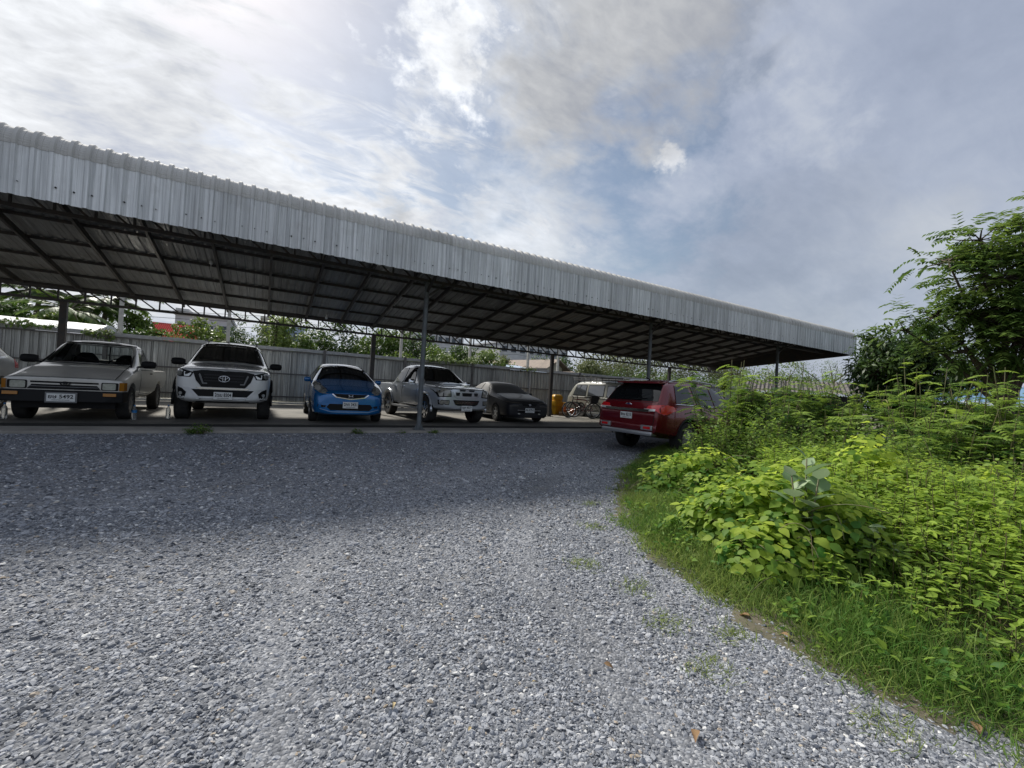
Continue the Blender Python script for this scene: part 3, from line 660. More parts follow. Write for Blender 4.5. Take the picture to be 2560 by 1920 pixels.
c = Car('white_pickup_truck', 'white double-cab pickup with a big hexagonal black grille and black mirrors', REVO, RAD(1.0), 5.3, bm_, M_WHITE, 'pickup truck')
c.wheels((0.93, 4.02), 0.925, 0.39, 0.26, spokes=6, rmat=M_ALLOY)
c.patch('windscreen', 'F', [(-0.735, 1.235), (-0.35, 1.265), (0.35, 1.265), (0.735, 1.235), (0.565, 1.70), (0.3, 1.725), (-0.3, 1.725), (-0.565, 1.70)], M_GLASS, 0.006)
for (a, b, t0, t1) in ((1.86, 2.72, 2.28, 2.72), (2.80, 3.52, 2.80, 3.40)):
    c.patch('side_window', 'R', [(a, 1.17), (b, 1.17), (t1, 1.66), (t0, 1.66)], M_GLASS, 0.013, mirror=True)
for a, b in ((1.62, 2.74), (2.78, 3.62)): c.panel('door', 'R', [(a, 0.52), (b, 0.52), (b, 1.14), (a, 1.14)], mirror=True)
c.panel('hood', 'T', [(-0.76, 0.34), (0.76, 0.34), (0.72, 1.42), (-0.72, 1.42)])
gr = c.patch('grille', 'F', [(-0.56, 1.02), (-0.40, 1.045), (0.40, 1.045), (0.56, 1.02), (0.50, 0.84), (0.40, 0.715), (-0.40, 0.715), (-0.50, 0.84)], M_BLACK, 0.012, 0.03)
c.patch('grille_surround', 'F', [(-0.50, 0.70), (0.50, 0.70), (0.42, 0.675), (-0.42, 0.675)], M_CHROME, 0.014, 0.02)
M_GREYT = mat('grey_trim', (0.16, 0.165, 0.17), 0.35, 0.4)
for sg in (-1, 1):
    c.patch('grille_bracket', 'F', [(sg*0.44, 0.985), (sg*0.455, 0.955), (sg*0.385, 0.775), (sg*0.30, 0.775), (sg*0.30, 0.80), (sg*0.365, 0.80), (sg*0.42, 0.955)][::1], M_GREYT, 0.024, 0.02, parent=gr)
for z in (0.83, 0.89, 0.95): c.patch('grille_bar', 'F', [(-0.36, z), (0.36, z), (0.36, z+0.022), (-0.36, z+0.022)], M_TRIMD, 0.022, 0.02, parent=gr)
ring_emblem(gr, (0, -0.045, 0.89), 0.20, 0.125, M_CHROME, 'ovals')
for sg in (-1, 1):
    hl = c.patch('headlight', 'F', [(sg*0.54, 1.0), (sg*0.60, 0.90), (sg*0.80, 0.90), (sg*0.885, 0.96), (sg*0.90, 1.06), (sg*0.80, 1.06)], M_BLACK, 0.010, 0.02)
    c.patch('lens', 'F', [(sg*0.58, 0.98), (sg*0.62, 0.915), (sg*0.70, 0.915), (sg*0.71, 1.0)], M_LAMPW, 0.014, 0.02, parent=hl)
    c.patch('lens', 'F', [(sg*(0.79+0.05*cos(t)), 0.965+0.045*sin(t)) for t in [2*pi*k/10 for k in range(10)]], M_LAMP, 0.014, 0.02, parent=hl)
    fb = c.patch('fog_lamp', 'F', [(sg*0.655, 0.60), (sg*0.73, 0.67), (sg*0.885, 0.73), (sg*0.885, 0.45), (sg*0.69, 0.47)], M_BLACK, 0.008, 0.02)
    c.patch('lens', 'F', [(sg*(0.755+0.032*cos(t)), 0.575+0.032*sin(t)) for t in [2*pi*k/10 for k in range(10)]], M_LAMPW, 0.014, 0.02, parent=fb)
c.patch('lower_intake', 'F', [(-0.60, 0.665), (0.60, 0.665), (0.46, 0.525), (-0.46, 0.525)], M_BLACK, 0.008, 0.02)
c.patch('skid_plate', 'F', [(-0.42, 0.48), (0.42, 0.48), (0.50, 0.41), (-0.50, 0.41)], M_BLACK, 0.010, 0.02)
for sg in (-1, 1): c.patch('bumper_blade', 'F', [(sg*0.62, 0.70), (sg*0.56, 0.655), (sg*0.42, 0.50), (sg*0.48, 0.50), (sg*0.62, 0.64), (sg*0.74, 0.70)], mat('silver_trim', (0.6, 0.61, 0.62), 0.3, 0.4), 0.016, 0.02)
c.mirror(1.76, 1.225, 0.89, M_BLACK, 0.29, 0.165, 0.13)
c.plate('2ฒม 8304', -0.055, 0.545)
for sg in (-1, 1): MB().tube([(sg*0.56, 2.25, 1.76), (sg*0.57, 2.4, 1.80), (sg*0.57, 3.3, 1.80), (sg*0.56, 3.45, 1.76)], 0.014, 8).build('roof_rail', M_BLACK, c.e)
c.wiper([(-0.1, 1.28), (-0.62, 1.33)]); c.wiper([(0.55, 1.275), (0.0, 1.32)])
for sg in (-1, 1): c.box('side_step', sg*0.86-0.07, sg*0.86+0.07, 1.5, 3.5, 0.33, 0.39, M_BLACK)
for sg in (-1, 1): MB().tube([(sg*0.925, 0.93+0.49*cos(t), 0.40+0.49*sin(t)) for t in np.linspace(-0.15, pi+0.15, 16)], 0.03, 6).build('wheel_flare', M_BLACK, c.e, smooth=True)
c.e.scale = (1.0, 1.0, 1.07)

# --- blue hatchback ------------------------------------------------------------
M_BLUE = paint('blue_paint', (0.006, 0.14, 0.40), 0.3, 0.25, 1.0)
w = 0.848
st = [(0.0, 0.24, 0.60, 0.28, 0.64, 0.46, 0.60, 0.66, 0.50, 0.71, 0.73), (0.10, 0.20, 0.74, 0.26, 0.78, 0.48, 0.74, 0.69, 0.60, 0.755, 0.78),
      (0.35, 0.18, 0.80, 0.26, 0.835, 0.52, 0.80, 0.79, 0.64, 0.845, 0.875), (0.75, 0.18, 0.81, 0.26, w, 0.56, 0.82, 0.885, 0.69, 0.965, 0.995),
      (0.98, 0.18, 0.81, 0.26, w, 0.58, 0.825, 0.94, 0.715, 1.035, 1.065), (1.95, 0.18, 0.81, 0.26, w, 0.60, 0.82, 0.99, 0.53, 1.43, 1.48), (2.7, 0.18, 0.81, 0.26, w, 0.60, 0.82, 1.01, 0.53, 1.47, 1.525),
      (3.4, 0.18, 0.81, 0.27, w, 0.62, 0.81, 1.03, 0.52, 1.43, 1.48), (3.78, 0.24, 0.79, 0.32, 0.81, 0.62, 0.77, 1.0, 0.58, 1.10, 1.13), (3.90, 0.30, 0.70, 0.36, 0.74, 0.6, 0.70, 0.85, 0.55, 0.92, 0.94)]
bm_ = loft_mesh('body', st, cuts=[arch_cut(0.80, 0.29, 0.335, w), arch_cut(3.30, 0.29, 0.335, w)])
c = Car('blue_hatchback', 'small blue hatchback with swept-back headlights and blacked-out windscreen', (1.84, 11.08, 0), RAD(-1.5), 3.9, bm_, M_BLUE, 'hatchback')
c.wheels((0.80, 3.30), w-0.005, 0.295, 0.18, spokes=8)
c.patch('windscreen', 'F', [(-0.70, 1.01), (-0.35, 1.045), (0.35, 1.045), (0.70, 1.01), (0.495, 1.40), (0.3, 1.44), (-0.3, 1.44), (-0.495, 1.40)], M_GLASS, 0.006)
c.patch('side_window', 'R', [(1.30, 1.02), (2.30, 1.03), (2.30, 1.41), (1.95, 1.39)], M_GLASS, 0.013, mirror=True)
c.patch('side_window', 'R', [(2.38, 1.03), (3.25, 1.05), (3.05, 1.41), (2.38, 1.41)], M_GLASS, 0.013, mirror=True)
for a, b in ((1.25, 2.32), (2.36, 3.05)): c.panel('door', 'R', [(a, 0.36), (b, 0.36), (b, 0.98), (a, 0.96)], mirror=True)
c.panel('hood', 'T', [(-0.48, 0.16), (0.48, 0.16), (0.62, 0.5), (0.66, 0.95), (-0.66, 0.95), (-0.62, 0.5)])
for sg in (-1, 1):
    hl = c.patch('headlight', 'F', [(sg*0.47, 0.70), (sg*0.66, 0.715), (sg*0.77, 0.80), (sg*0.80, 0.93), (sg*0.74, 1.0), (sg*0.64, 0.93), (sg*0.53, 0.80)], M_LAMP, 0.008, 0.02)
    c.patch('lens', 'F', [(sg*(0.70+0.06*cos(t)), 0.835+0.06*sin(t)) for t in [2*pi*k/10 for k in range(10)]], M_LAMPW, 0.013, 0.02, parent=hl)
    c.patch('fog_recess', 'F', [(sg*0.52, 0.43), (sg*0.70, 0.46), (sg*0.72, 0.40), (sg*0.56, 0.385)], M_BLACK, 0.006, 0.02)
gr = c.patch('grille', 'F', [(-0.38, 0.715), (0.38, 0.715), (0.30, 0.645), (0.0, 0.605), (-0.30, 0.645)], M_BLACK, 0.008, 0.02)
for sg in (-1, 1): c.patch('grille_trim', 'F', [(sg*0.40, 0.715), (sg*0.315, 0.645), (0.0, 0.600), (0.0, 0.582), (sg*0.325, 0.628), (sg*0.415, 0.70)], M_CHROME, 0.014, 0.02, parent=gr)
ring_emblem(gr, (0, -0.03, 0.668), 0.13, 0.075, M_CHROME, 'h')
c.patch('lower_intake', 'F', [(-0.46, 0.475), (0.46, 0.475), (0.52, 0.40), (0.44, 0.325), (-0.44, 0.325), (-0.52, 0.40)], M_BLACK, 0.006, 0.02)
c.patch('bumper_lip', 'F', [(-0.66, 0.365), (-0.42, 0.295), (0.42, 0.295), (0.66, 0.365), (0.66, 0.352), (0.42, 0.280), (-0.42, 0.280), (-0.66, 0.352)], mat('pale_blue_edge', (0.25, 0.4, 0.6), 0.25, 0.3), 0.012, 0.02)
c.mirror(1.42, 1.02, 0.80, M_BLUE, 0.17, 0.13, 0.1)
c.plate('2กท 3431', -0.045, 0.455)
c.e.scale = (1.03, 1.03, 1.03)

# --- silver double-cab pickup -------------------------------------------------
M_SILVER = paint('silver_paint', (0.60, 0.63, 0.66), 0.45, 0.26, 1.0)
st = pickup_stations(1.76, 1.74, 5.02, 1.02, 1.13, 1.42, 2.14, 3.42, 1.08, nose=0.76, bedz=1.06)
bm_ = loft_mesh('body', st, cuts=[arch_cut(0.86, 0.39, 0.45, 0.88), arch_cut(3.90, 0.39, 0.45, 0.88), MB().box(-0.70, 0.70, 3.78, 4.92, 0.70, 1.6).mesh('cut')])
DMAX = (4.92, 11.02, 0)
c = Car('silver_pickup_truck', 'silver double-cab pickup with chrome grille standing behind the front column', DMAX, RAD(5.5), 5.02, bm_, M_SILVER, 'pickup truck')
c.wheels((0.86, 3.90), 0.885, 0.375, 0.25, spokes=6, rmat=M_CHROME)
c.patch('windscreen', 'F', [(-0.66, 1.17), (-0.3, 1.19), (0.3, 1.19), (0.66, 1.17), (0.52, 1.63), (0.3, 1.655), (-0.3, 1.655), (-0.52, 1.63)], M_GLASS, 0.006)
M_GLSKY = mat('light_glass', (0.05, 0.055, 0.06), 0.03, 0, 0.8)
for (a, b, t0, t1) in ((1.76, 2.62, 2.18, 2.62), (2.70, 3.40, 2.70, 3.30)):
    c.patch('side_window', 'R', [(a, 1.12), (b, 1.12), (t1, 1.59), (t0, 1.59)], M_GLASS, 0.013, mirror=True)
for a, b in ((1.54, 2.64), (2.68, 3.46)):
    c.panel('door', 'R', [(a, 0.50), (b, 0.50), (b, 1.08), (a, 1.08)], mirror=True)
    for sg in (-1, 1): c.box('door_handle', sg*0.885-0.02, sg*0.885+0.02, b-0.22, b-0.06, 0.98, 1.02, M_CHROME)
c.panel('hood', 'T', [(-0.72, 0.32), (0.72, 0.32), (0.68, 1.34), (-0.68, 1.34)])
c.box('hood_scoop', -0.30, 0.30, 0.85, 1.30, 1.12, 1.165, M_SILVER, 0.02)
gr = c.patch('grille', 'F', [(-0.46, 0.985), (0.46, 0.985), (0.40, 0.80), (0.30, 0.74), (-0.30, 0.74), (-0.40, 0.80)], mat('bright_silver', (0.6, 0.62, 0.65), 0.25, 0.6), 0.014, 0.03)
c.patch('grille_slot', 'F', [(-0.16, 0.905), (0.16, 0.905), (0.14, 0.81), (-0.14, 0.81)], M_BLACK, 0.02, 0.02, parent=gr)
for sg in (-1, 1): c.patch('grille_slot', 'F', [(sg*0.22, 0.91), (sg*0.36, 0.91), (sg*0.335, 0.82), (sg*0.24, 0.82)], M_TRIMD, 0.02, 0.02, parent=gr)
for sg in (-1, 1): c.patch('grille_slot', 'F', [(sg*0.05, 0.985), (sg*0.24, 0.985), (sg*0.22, 0.945), (sg*0.07, 0.945)], M_TRIMD, 0.02, 0.02, parent=gr)
for sg in (-1, 1):
    hl = c.patch('headlight', 'F', [(sg*0.505, 1.0), (sg*0.475, 0.785), (sg*0.80, 0.765), (sg*0.85, 0.97), (sg*0.76, 1.035)], M_BLACK, 0.010, 0.02)
    c.patch('lens', 'F', [(sg*0.53, 0.975), (sg*0.505, 0.81), (sg*0.775, 0.79), (sg*0.815, 0.95), (sg*0.74, 1.005)], mat('beige_lens', (0.40, 0.38, 0.32), 0.1, 0.1, 0.7, coat=1.0, col2=(0.2, 0.19, 0.165), vscale=9, vdetail=2), 0.016, 0.02, parent=hl)
    fl = c.patch('fog_lamp', 'F', [(sg*0.53, 0.69), (sg*0.80, 0.69), (sg*0.78, 0.56), (sg*0.54, 0.56)], M_BLACK, 0.010, 0.02); c.patch('lens', 'F', [(sg*0.55, 0.675), (sg*0.77, 0.675), (sg*0.755, 0.58), (sg*0.56, 0.58)], MATS['beige_lens'], 0.016, 0.02, parent=fl)
c.patch('lower_intake', 'F', [(-0.42, 0.70), (0.42, 0.70), (0.36, 0.58), (0.28, 0.545), (-0.28, 0.545), (-0.36, 0.58)], M_BLACK, 0.008, 0.02)
for z in (0.60, 0.645): c.patch('intake_bar', 'F', [(-0.36, z), (0.36, z), (0.36, z+0.012), (-0.36, z+0.012)], M_CHROME, 0.013, 0.015)
c.mirror(1.70, 1.14, 0.85, M_SILVER, 0.2, 0.17, 0.11, shell=M_CHROME)
c.plate('1ฎก 4577', -0.045, 0.475)
c.wiper([(-0.05, 1.2), (-0.58, 1.24)]); c.wiper([(0.5, 1.19), (0.0, 1.235)])
for sg in (-1, 1):
    c.box('side_step', sg*0.83-0.08, sg*0.83+0.08, 1.4, 3.35, 0.33, 0.39, M_ALLOY)
    for y0 in (0.86, 3.90): MB().tube([(sg*0.88, y0+0.47*cos(t), 0.39+0.47*sin(t)) for t in np.linspace(-0.1, pi+0.1, 16)], 0.035, 6).build('wheel_flare', M_SILVER, c.e, smooth=True)

# --- dusty dark sedan ------------------------------------------------------------
M_DUSTY = mat('dusty_dark_paint', (0.008, 0.009, 0.018), 0.5, 0.0, coat=0.15, col2=(0.030, 0.029, 0.027), vscale=1.4, vdetail=8, lo=0.25, hi=0.6)
M_DGLASS = mat('dusty_glass', (0.028, 0.027, 0.026), 0.55, col2=(0.045, 0.043, 0.040), vscale=1.5)
w = 0.85
st = [(0.0, 0.20, 0.62, 0.26, 0.68, 0.42, 0.66, 0.56, 0.56, 0.62, 0.635), (0.10, 0.16, 0.76, 0.24, 0.79, 0.44, 0.76, 0.63, 0.64, 0.69, 0.71), (0.45, 0.16, 0.81, 0.24, 0.84, 0.46, 0.82, 0.72, 0.68, 0.79, 0.81),
      (1.05, 0.16, 0.82, 0.24, w, 0.48, 0.83, 0.80, 0.70, 0.88, 0.905), (1.32, 0.16, 0.82, 0.24, w, 0.50, 0.83, 0.84, 0.69, 0.92, 0.95), (2.08, 0.16, 0.82, 0.24, w, 0.50, 0.82, 0.87, 0.53, 1.28, 1.32),
      (2.6, 0.16, 0.82, 0.24, w, 0.50, 0.82, 0.88, 0.52, 1.32, 1.36), (3.1, 0.16, 0.82, 0.24, w, 0.50, 0.82, 0.88, 0.52, 1.28, 1.31), (3.7, 0.18, 0.82, 0.26, w, 0.52, 0.81, 0.90, 0.64, 0.97, 0.99), (4.2, 0.22, 0.80, 0.30, 0.82, 0.52, 0.78, 0.88, 0.62, 0.94, 0.95), (4.38, 0.28, 0.74, 0.34, 0.78, 0.52, 0.74, 0.80, 0.6, 0.86, 0.87)]
bm_ = loft_mesh('body', st, cuts=[arch_cut(0.85, 0.28, 0.33, w), arch_cut(3.47, 0.28, 0.33, w)])
c = Car('dusty_sedan', 'low dark sedan coated in grey dust beside the silver pickup', (7.52, 11.8, 0), RAD(-4.0), 4.38, bm_, M_DUSTY, 'sedan')
c.wheels((0.85, 3.47), w-0.005, 0.29, 0.18, spokes=5)
c.patch('windscreen', 'F', [(-0.64, 0.95), (-0.3, 0.965), (0.3, 0.965), (0.64, 0.95), (0.475, 1.25), (0.3, 1.275), (-0.3, 1.275), (-0.475, 1.25)], M_DGLASS, 0.006)
c.patch('side_window', 'R', [(1.62, 0.90), (2.45, 0.90), (2.45, 1.26), (2.1, 1.24)], M_DGLASS, 0.013, mirror=True)
c.patch('side_window', 'R', [(2.52, 0.90), (3.3, 0.91), (3.0, 1.24), (2.52, 1.26)], M_DGLASS, 0.013, mirror=True)
for a, b in ((1.42, 2.48), (2.52, 3.2)): c.panel('door', 'R', [(a, 0.34), (b, 0.34), (b, 0.86), (a, 0.84)], mirror=True)
c.panel('hood', 'T', [(-0.60, 0.14), (0.60, 0.14), (0.66, 0.6), (0.66, 1.22), (-0.66, 1.22), (-0.66, 0.6)])
for sg in (-1, 1): c.patch('headlight', 'F', [(sg*0.36, 0.66), (sg*0.40, 0.555), (sg*0.70, 0.545), (sg*0.77, 0.62), (sg*0.74, 0.68)], mat('dusty_lamp', (0.13, 0.11, 0.085), 0.5), 0.008, 0.02)
gr = c.patch('grille', 'F', [(-0.28, 0.635), (0.28, 0.635), (0.24, 0.565), (-0.24, 0.565)], M_BLACK, 0.008, 0.02)
ring_emblem(gr, (0, -0.035, 0.603), 0.085, 0.05, M_CHROME, 'h')
c.patch('lower_intake', 'F', [(-0.40, 0.42), (0.40, 0.42), (0.36, 0.33), (-0.36, 0.33)], M_BLACK, 0.006, 0.02)
for sg in (-1, 1): c.patch('fog_lamp', 'F', [(sg*(0.37+0.045*cos(t)), 0.31+0.022*sin(t)) for t in [2*pi*k/8 for k in range(8)]], M_LAMPW, 0.012, 0.02)
c.patch('bumper_bar', 'F', [(-0.42, 0.435), (0.42, 0.435), (0.42, 0.41), (-0.42, 0.41)], M_ALLOY, 0.012, 0.02)
c.patch('front_spoiler', 'F', [(-0.70, 0.26), (0.70, 0.26), (0.68, 0.20), (-0.68, 0.20)], M_DUSTY, 0.03, 0.05)
c.mirror(1.66, 0.92, 0.82, M_DUSTY, 0.15, 0.11, 0.09)
c.plate('กย 4779-C', -0.05, 0.425)

# --- old beige pickup (see-through cab) -------------------------------------------
M_BEIGE = paint('champagne_paint', (0.58, 0.57, 0.53), 0.2, 0.3, 0.7, dust=(0.50, 0.485, 0.44))
st = pickup_stations(1.69, 1.58, 4.90, 0.86, 1.02, 1.28, 1.86, 2.72, 0.98, zb=0.32, nose=0.93, bedz=0.955, top=0.74, cabend=2.86)
st[0] = (0.0, 0.38, 0.79, 0.42, 0.81, 0.56, 0.80, 0.73, 0.76, 0.765, 0.775)
st[1] = (0.12, 0.34, 0.80, 0.42, 0.825, 0.60, 0.815, 0.765, 0.75, 0.80, 0.815)
st[2] = (0.45,)+st[2][1:6]+(0.815, 0.82, 0.74, 0.865, 0.89)
cab = MB().add([(-0.66, 1.36, 0.60), (0.66, 1.36, 0.60), (0.66, 2.70, 0.60), (-0.66, 2.70, 0.60), (-0.70, 1.36, 0.96), (0.70, 1.36, 0.96), (0.70, 2.74, 0.96), (-0.70, 2.74, 0.96), (-0.54, 1.90, 1.50), (0.54, 1.90, 1.50), (0.54, 2.66, 1.50), (-0.54, 2.66, 1.50)],
               [[0, 3, 2, 1], [8, 9, 10, 11], [0, 1, 5, 4], [1, 2, 6, 5], [2, 3, 7, 6], [3, 0, 4, 7], [4, 5, 9, 8], [5, 6, 10, 9], [6, 7, 11, 10], [7, 4, 8, 11]]).mesh('cut')
wsc = MB().add([(-0.68, 0.9, 1.055), (0.68, 0.9, 1.055), (0.56, 0.9, 1.475), (-0.56, 0.9, 1.475), (-0.68, 2.1, 1.055), (0.68, 2.1, 1.055), (0.56, 2.1, 1.475), (-0.56, 2.1, 1.475)], [[0, 1, 2, 3], [4, 7, 6, 5], [0, 4, 5, 1], [1, 5, 6, 2], [2, 6, 7, 3], [3, 7, 4, 0]]).mesh('cut')
rwc = MB().box(-0.52, 0.52, 2.5, 3.1, 1.08, 1.42).mesh('cut')
swc = MB().add([(-1.2, 1.60, 1.03), (-1.2, 2.60, 1.03), (-1.2, 2.58, 1.45), (-1.2, 1.98, 1.45), (1.2, 1.60, 1.03), (1.2, 2.60, 1.03), (1.2, 2.58, 1.45), (1.2, 1.98, 1.45)], [[0, 1, 2, 3], [4, 7, 6, 5], [0, 4, 5, 1], [1, 5, 6, 2], [2, 6, 7, 3], [3, 7, 4, 0]]).mesh('cut')
solid = loft_mesh('solid', st)
bm_ = loft_mesh('body', st, cuts=[arch_cut(0.72, 0.33, 0.39, 0.845), arch_cut(3.60, 0.33, 0.39, 0.845), MB().box(-0.66, 0.66, 3.02, 4.82, 0.58, 1.6).mesh('cut'), cab, wsc, rwc, swc])
OLD = (-3.22, 11.06, 0)
c = Car('beige_pickup_truck', 'old beige single-cab pickup with square headlights and black bumper', OLD, RAD(1.5), 4.9, bm_, M_BEIGE, 'pickup truck')
c.bvh = BVHTree.FromPolygons([v.co for v in solid.vertices], [list(p.vertices) for p in solid.polygons])
M_PANE = mat('window_pane', (0.9, 0.95, 0.95), 0.02, trans=1.0, ior=1.03, spec=0.25)
c.patch('windscreen', 'F', [(-0.675, 1.06), (0.675, 1.06), (0.555, 1.47), (-0.555, 1.47)], M_PANE, -0.012, 0.004)
for sg in (-1, 1): MB().tube([c.hit('F', sg*0.70, 1.03)[0]+Vector((0, -0.01, 0)), c.hit('F', sg*0.585, 1.49)[0]+Vector((0, -0.01, 0))], 0.016, 6).build('screen_seal', M_BLACK, c.e)
MB().tube([c.hit('F', x, 1.045)[0]+Vector((0, -0.012, 0)) for x in np.linspace(-0.69, 0.69, 9)], 0.016, 6).build('screen_seal', M_BLACK, c.e)
MB().tube([c.hit('F', x, 1.485)[0]+Vector((0, -0.012, 0)) for x in np.linspace(-0.58, 0.58, 9)], 0.014, 6).build('screen_seal', M_BLACK, c.e)
c.box('rear_window_bar', -0.012, 0.012, 2.68, 2.72, 1.06, 1.43, M_BLACK, 0)
c.box('rear_window', -0.52, 0.52, 2.70, 2.704, 1.07, 1.43, M_PANE, 0)
M_SEAT = mat('dark_seat', (0.02, 0.02, 0.021), 0.8)
for sg in (-1, 1):
    s_ = MB().add([(sg*0.36+x, y, z) for x, y, z in ((-0.23, 2.38, 0.75), (0.23, 2.38, 0.75), (0.23, 2.52, 0.75), (-0.23, 2.52, 0.75), (-0.21, 2.46, 1.12), (0.21, 2.46, 1.12), (0.21, 2.56, 1.12), (-0.21, 2.56, 1.12), (-0.10, 2.50, 1.26), (0.10, 2.50, 1.26), (0.10, 2.58, 1.26), (-0.10, 2.58, 1.26))],
                  [[0, 3, 2, 1], [0, 1, 5, 4], [1, 2, 6, 5], [2, 3, 7, 6], [3, 0, 4, 7], [4, 5, 9, 8], [5, 6, 10, 9], [6, 7, 11, 10], [7, 4, 8, 11], [8, 9, 10, 11]]).build('seat', M_SEAT, c.e, bev=0.05, smooth=True)
    MB().box(sg*0.36-0.24, sg*0.36+0.24, 1.95, 2.42, 0.62, 0.80).build('seat_cushion', M_SEAT, s_, bev=0.04)
MB().box(-0.68, 0.68, 1.36, 1.62, 0.70, 1.04).build('dashboard', M_SEAT, c.e, bev=0.04)
MB().tube([(0.36+0.18*cos(t), 1.78+0.07*sin(t), 1.02+0.16*sin(t)) for t in np.linspace(0, 2*pi, 20)[:-1]], 0.014, 6, closed=True).build('steering_wheel', M_BLACK, c.e, smooth=True)
c.panel('hood', 'T', [(-0.68, 0.05), (0.68, 0.05), (0.66, 1.18), (-0.66, 1.18)], gap=0.014)
c.panel('door', 'R', [(1.42, 0.46), (2.62, 0.46), (2.62, 0.97), (1.42, 0.97)], mirror=True)
for sg in (-1, 1): c.box('door_handle', sg*0.845-0.02, sg*0.845+0.015, 2.40, 2.54, 0.885, 0.915, M_BLACK)
gr = c.patch('grille', 'F', [(-0.46, 0.71), (0.46, 0.71), (0.46, 0.68), (-0.46, 0.68)], M_BLACK, 0.008, 0.02)
c.patch('grille_mouth', 'F', [(-0.44, 0.655), (0.44, 0.655), (0.50, 0.575), (-0.50, 0.575)], M_BLACK, 0.008, 0.02, parent=gr)
c.patch('grille_slat', 'F', [(-0.46, 0.625), (0.46, 0.625), (0.465, 0.615), (-0.465, 0.615)], M_GREYT, 0.014, 0.02, parent=gr)
ring_emblem(gr, (0, -0.02, 0.68), 0.13, 0.06, M_TRIMD, 'ovals')
for sg in (-1, 1):
    hl = c.patch('headlight', 'F', rrect(min(sg*0.50, sg*0.75), max(sg*0.50, sg*0.75), 0.575, 0.72, 0.02), M_BLACK, 0.008, 0.02)
    c.patch('lens', 'F', rrect(min(sg*0.52, sg*0.715), max(sg*0.52, sg*0.715), 0.588, 0.705, 0.02), mat('glass_lens', (0.42, 0.45, 0.42), 0.12, 0.2, 0.7, coat=1.0, col2=(0.28, 0.31, 0.28), vscale=20), 0.014, 0.02, parent=hl)
    MB().add([(sg*x, y, z) for x, y, z in ((0.765, -0.012, 0.575), (0.765, -0.012, 0.73), (0.83, 0.03, 0.73), (0.83, 0.03, 0.575), (0.855, 0.14, 0.73), (0.855, 0.14, 0.58), (0.765, 0.10, 0.575), (0.765, 0.10, 0.73))], [[0, 3, 2, 1], [3, 5, 4, 2], [6, 7, 4, 5], [0, 6, 5, 3], [1, 2, 4, 7], [0, 1, 7, 6]]).build('turn_signal', M_AMBER, c.e)
bp = MB().add([(-0.87, 0.20, 0.36), (-0.84, -0.06, 0.36), (-0.60, -0.15, 0.36), (0.60, -0.15, 0.36), (0.84, -0.06, 0.36), (0.87, 0.20, 0.36), (-0.87, 0.20, 0.56), (-0.84, -0.06, 0.56), (-0.60, -0.12, 0.56), (0.60, -0.12, 0.56), (0.84, -0.06, 0.56), (0.87, 0.20, 0.56)],
              [[0, 1, 7, 6], [1, 2, 8, 7], [2, 3, 9, 8], [3, 4, 10, 9], [4, 5, 11, 10], [6, 7, 8, 9, 10, 11], [5, 4, 3, 2, 1, 0], [0, 6, 11, 5]]).build('front_bumper', M_BLACK, c.e, bev=0.015)
for sg in (-1, 1): MB().box(sg*0.66-0.095, sg*0.66+0.095, -0.152, -0.09, 0.475, 0.53).build('bumper_lamp', M_AMBER, bp, bev=0.004)
MB().box(-0.7, 0.7, 0.1, 0.3, 0.24, 0.41).build('valance', M_BLACK, c.e)
c.wheels((0.72, 3.60), 0.83, 0.325, 0.20, spokes=8, rmat=M_GREYT)
c.mirror(1.42, 1.10, 0.815, M_BLACK, 0.28, 0.165, 0.1)
c.patch('side_window', 'R', [(1.62, 1.035), (2.60, 1.035), (2.58, 1.445), (1.99, 1.445)], M_GLASS, -0.008, 0.006, mirror=True)
c.plate('ยษ 5492', -0.17, 0.44, 0.38, 0.135, frame=M_GREYT)
c.wiper([(0.30, 1.06), (-0.32, 1.19)]); c.wiper([(0.62, 1.06), (0.08, 1.13)])
c.e.scale = (0.99, 1.05, 1.06)

# --- red sport utility vehicle seen from behind -------------------------------------
M_RED = paint('dark_red_paint', (0.145, 0.006, 0.011), 0.3, 0.22, 0.8)
w = 0.93
st = [(0.0, 0.42, 0.64, 0.46, 0.72, 0.70, 0.68, 0.92, 0.60, 0.99, 1.02), (0.12, 0.38, 0.80, 0.46, 0.86, 0.72, 0.83, 0.98, 0.72, 1.05, 1.08), (0.45, 0.36, 0.89, 0.46, 0.92, 0.74, 0.90, 1.02, 0.78, 1.10, 1.13),
      (1.15, 0.34, 0.90, 0.46, w, 0.76, 0.91, 1.06, 0.80, 1.15, 1.18), (1.50, 0.34, 0.90, 0.46, w, 0.78, 0.905, 1.10, 0.78, 1.19, 1.22), (2.25, 0.34, 0.90, 0.46, w, 0.80, 0.90, 1.13, 0.64, 1.70, 1.75), (3.0, 0.34, 0.90, 0.46, w, 0.80, 0.90, 1.15, 0.64, 1.76, 1.81),
      (4.2, 0.36, 0.90, 0.48, w, 0.80, 0.90, 1.18, 0.64, 1.72, 1.76), (4.46, 0.40, 0.89, 0.50, 0.925, 0.82, 0.885, 1.19, 0.68, 1.60, 1.64), (4.74, 0.46, 0.86, 0.54, 0.90, 0.84, 0.86, 1.14, 0.76, 1.21, 1.23), (4.84, 0.48, 0.83, 0.56, 0.87, 0.84, 0.83, 1.08, 0.72, 1.12, 1.13), (4.89, 0.50, 0.78, 0.56, 0.82, 0.74, 0.79, 0.96, 0.70, 1.02, 1.03)]
bm_ = loft_mesh('body', st, cuts=[arch_cut(0.93, 0.40, 0.46, w), arch_cut(3.78, 0.40, 0.46, w)])
RZ = RAD(96.5); hd = Vector((sin(RZ), -cos(RZ), 0)); ax_ = Vector((8.45, 7.42, 0)); ns = ax_+hd*3.78
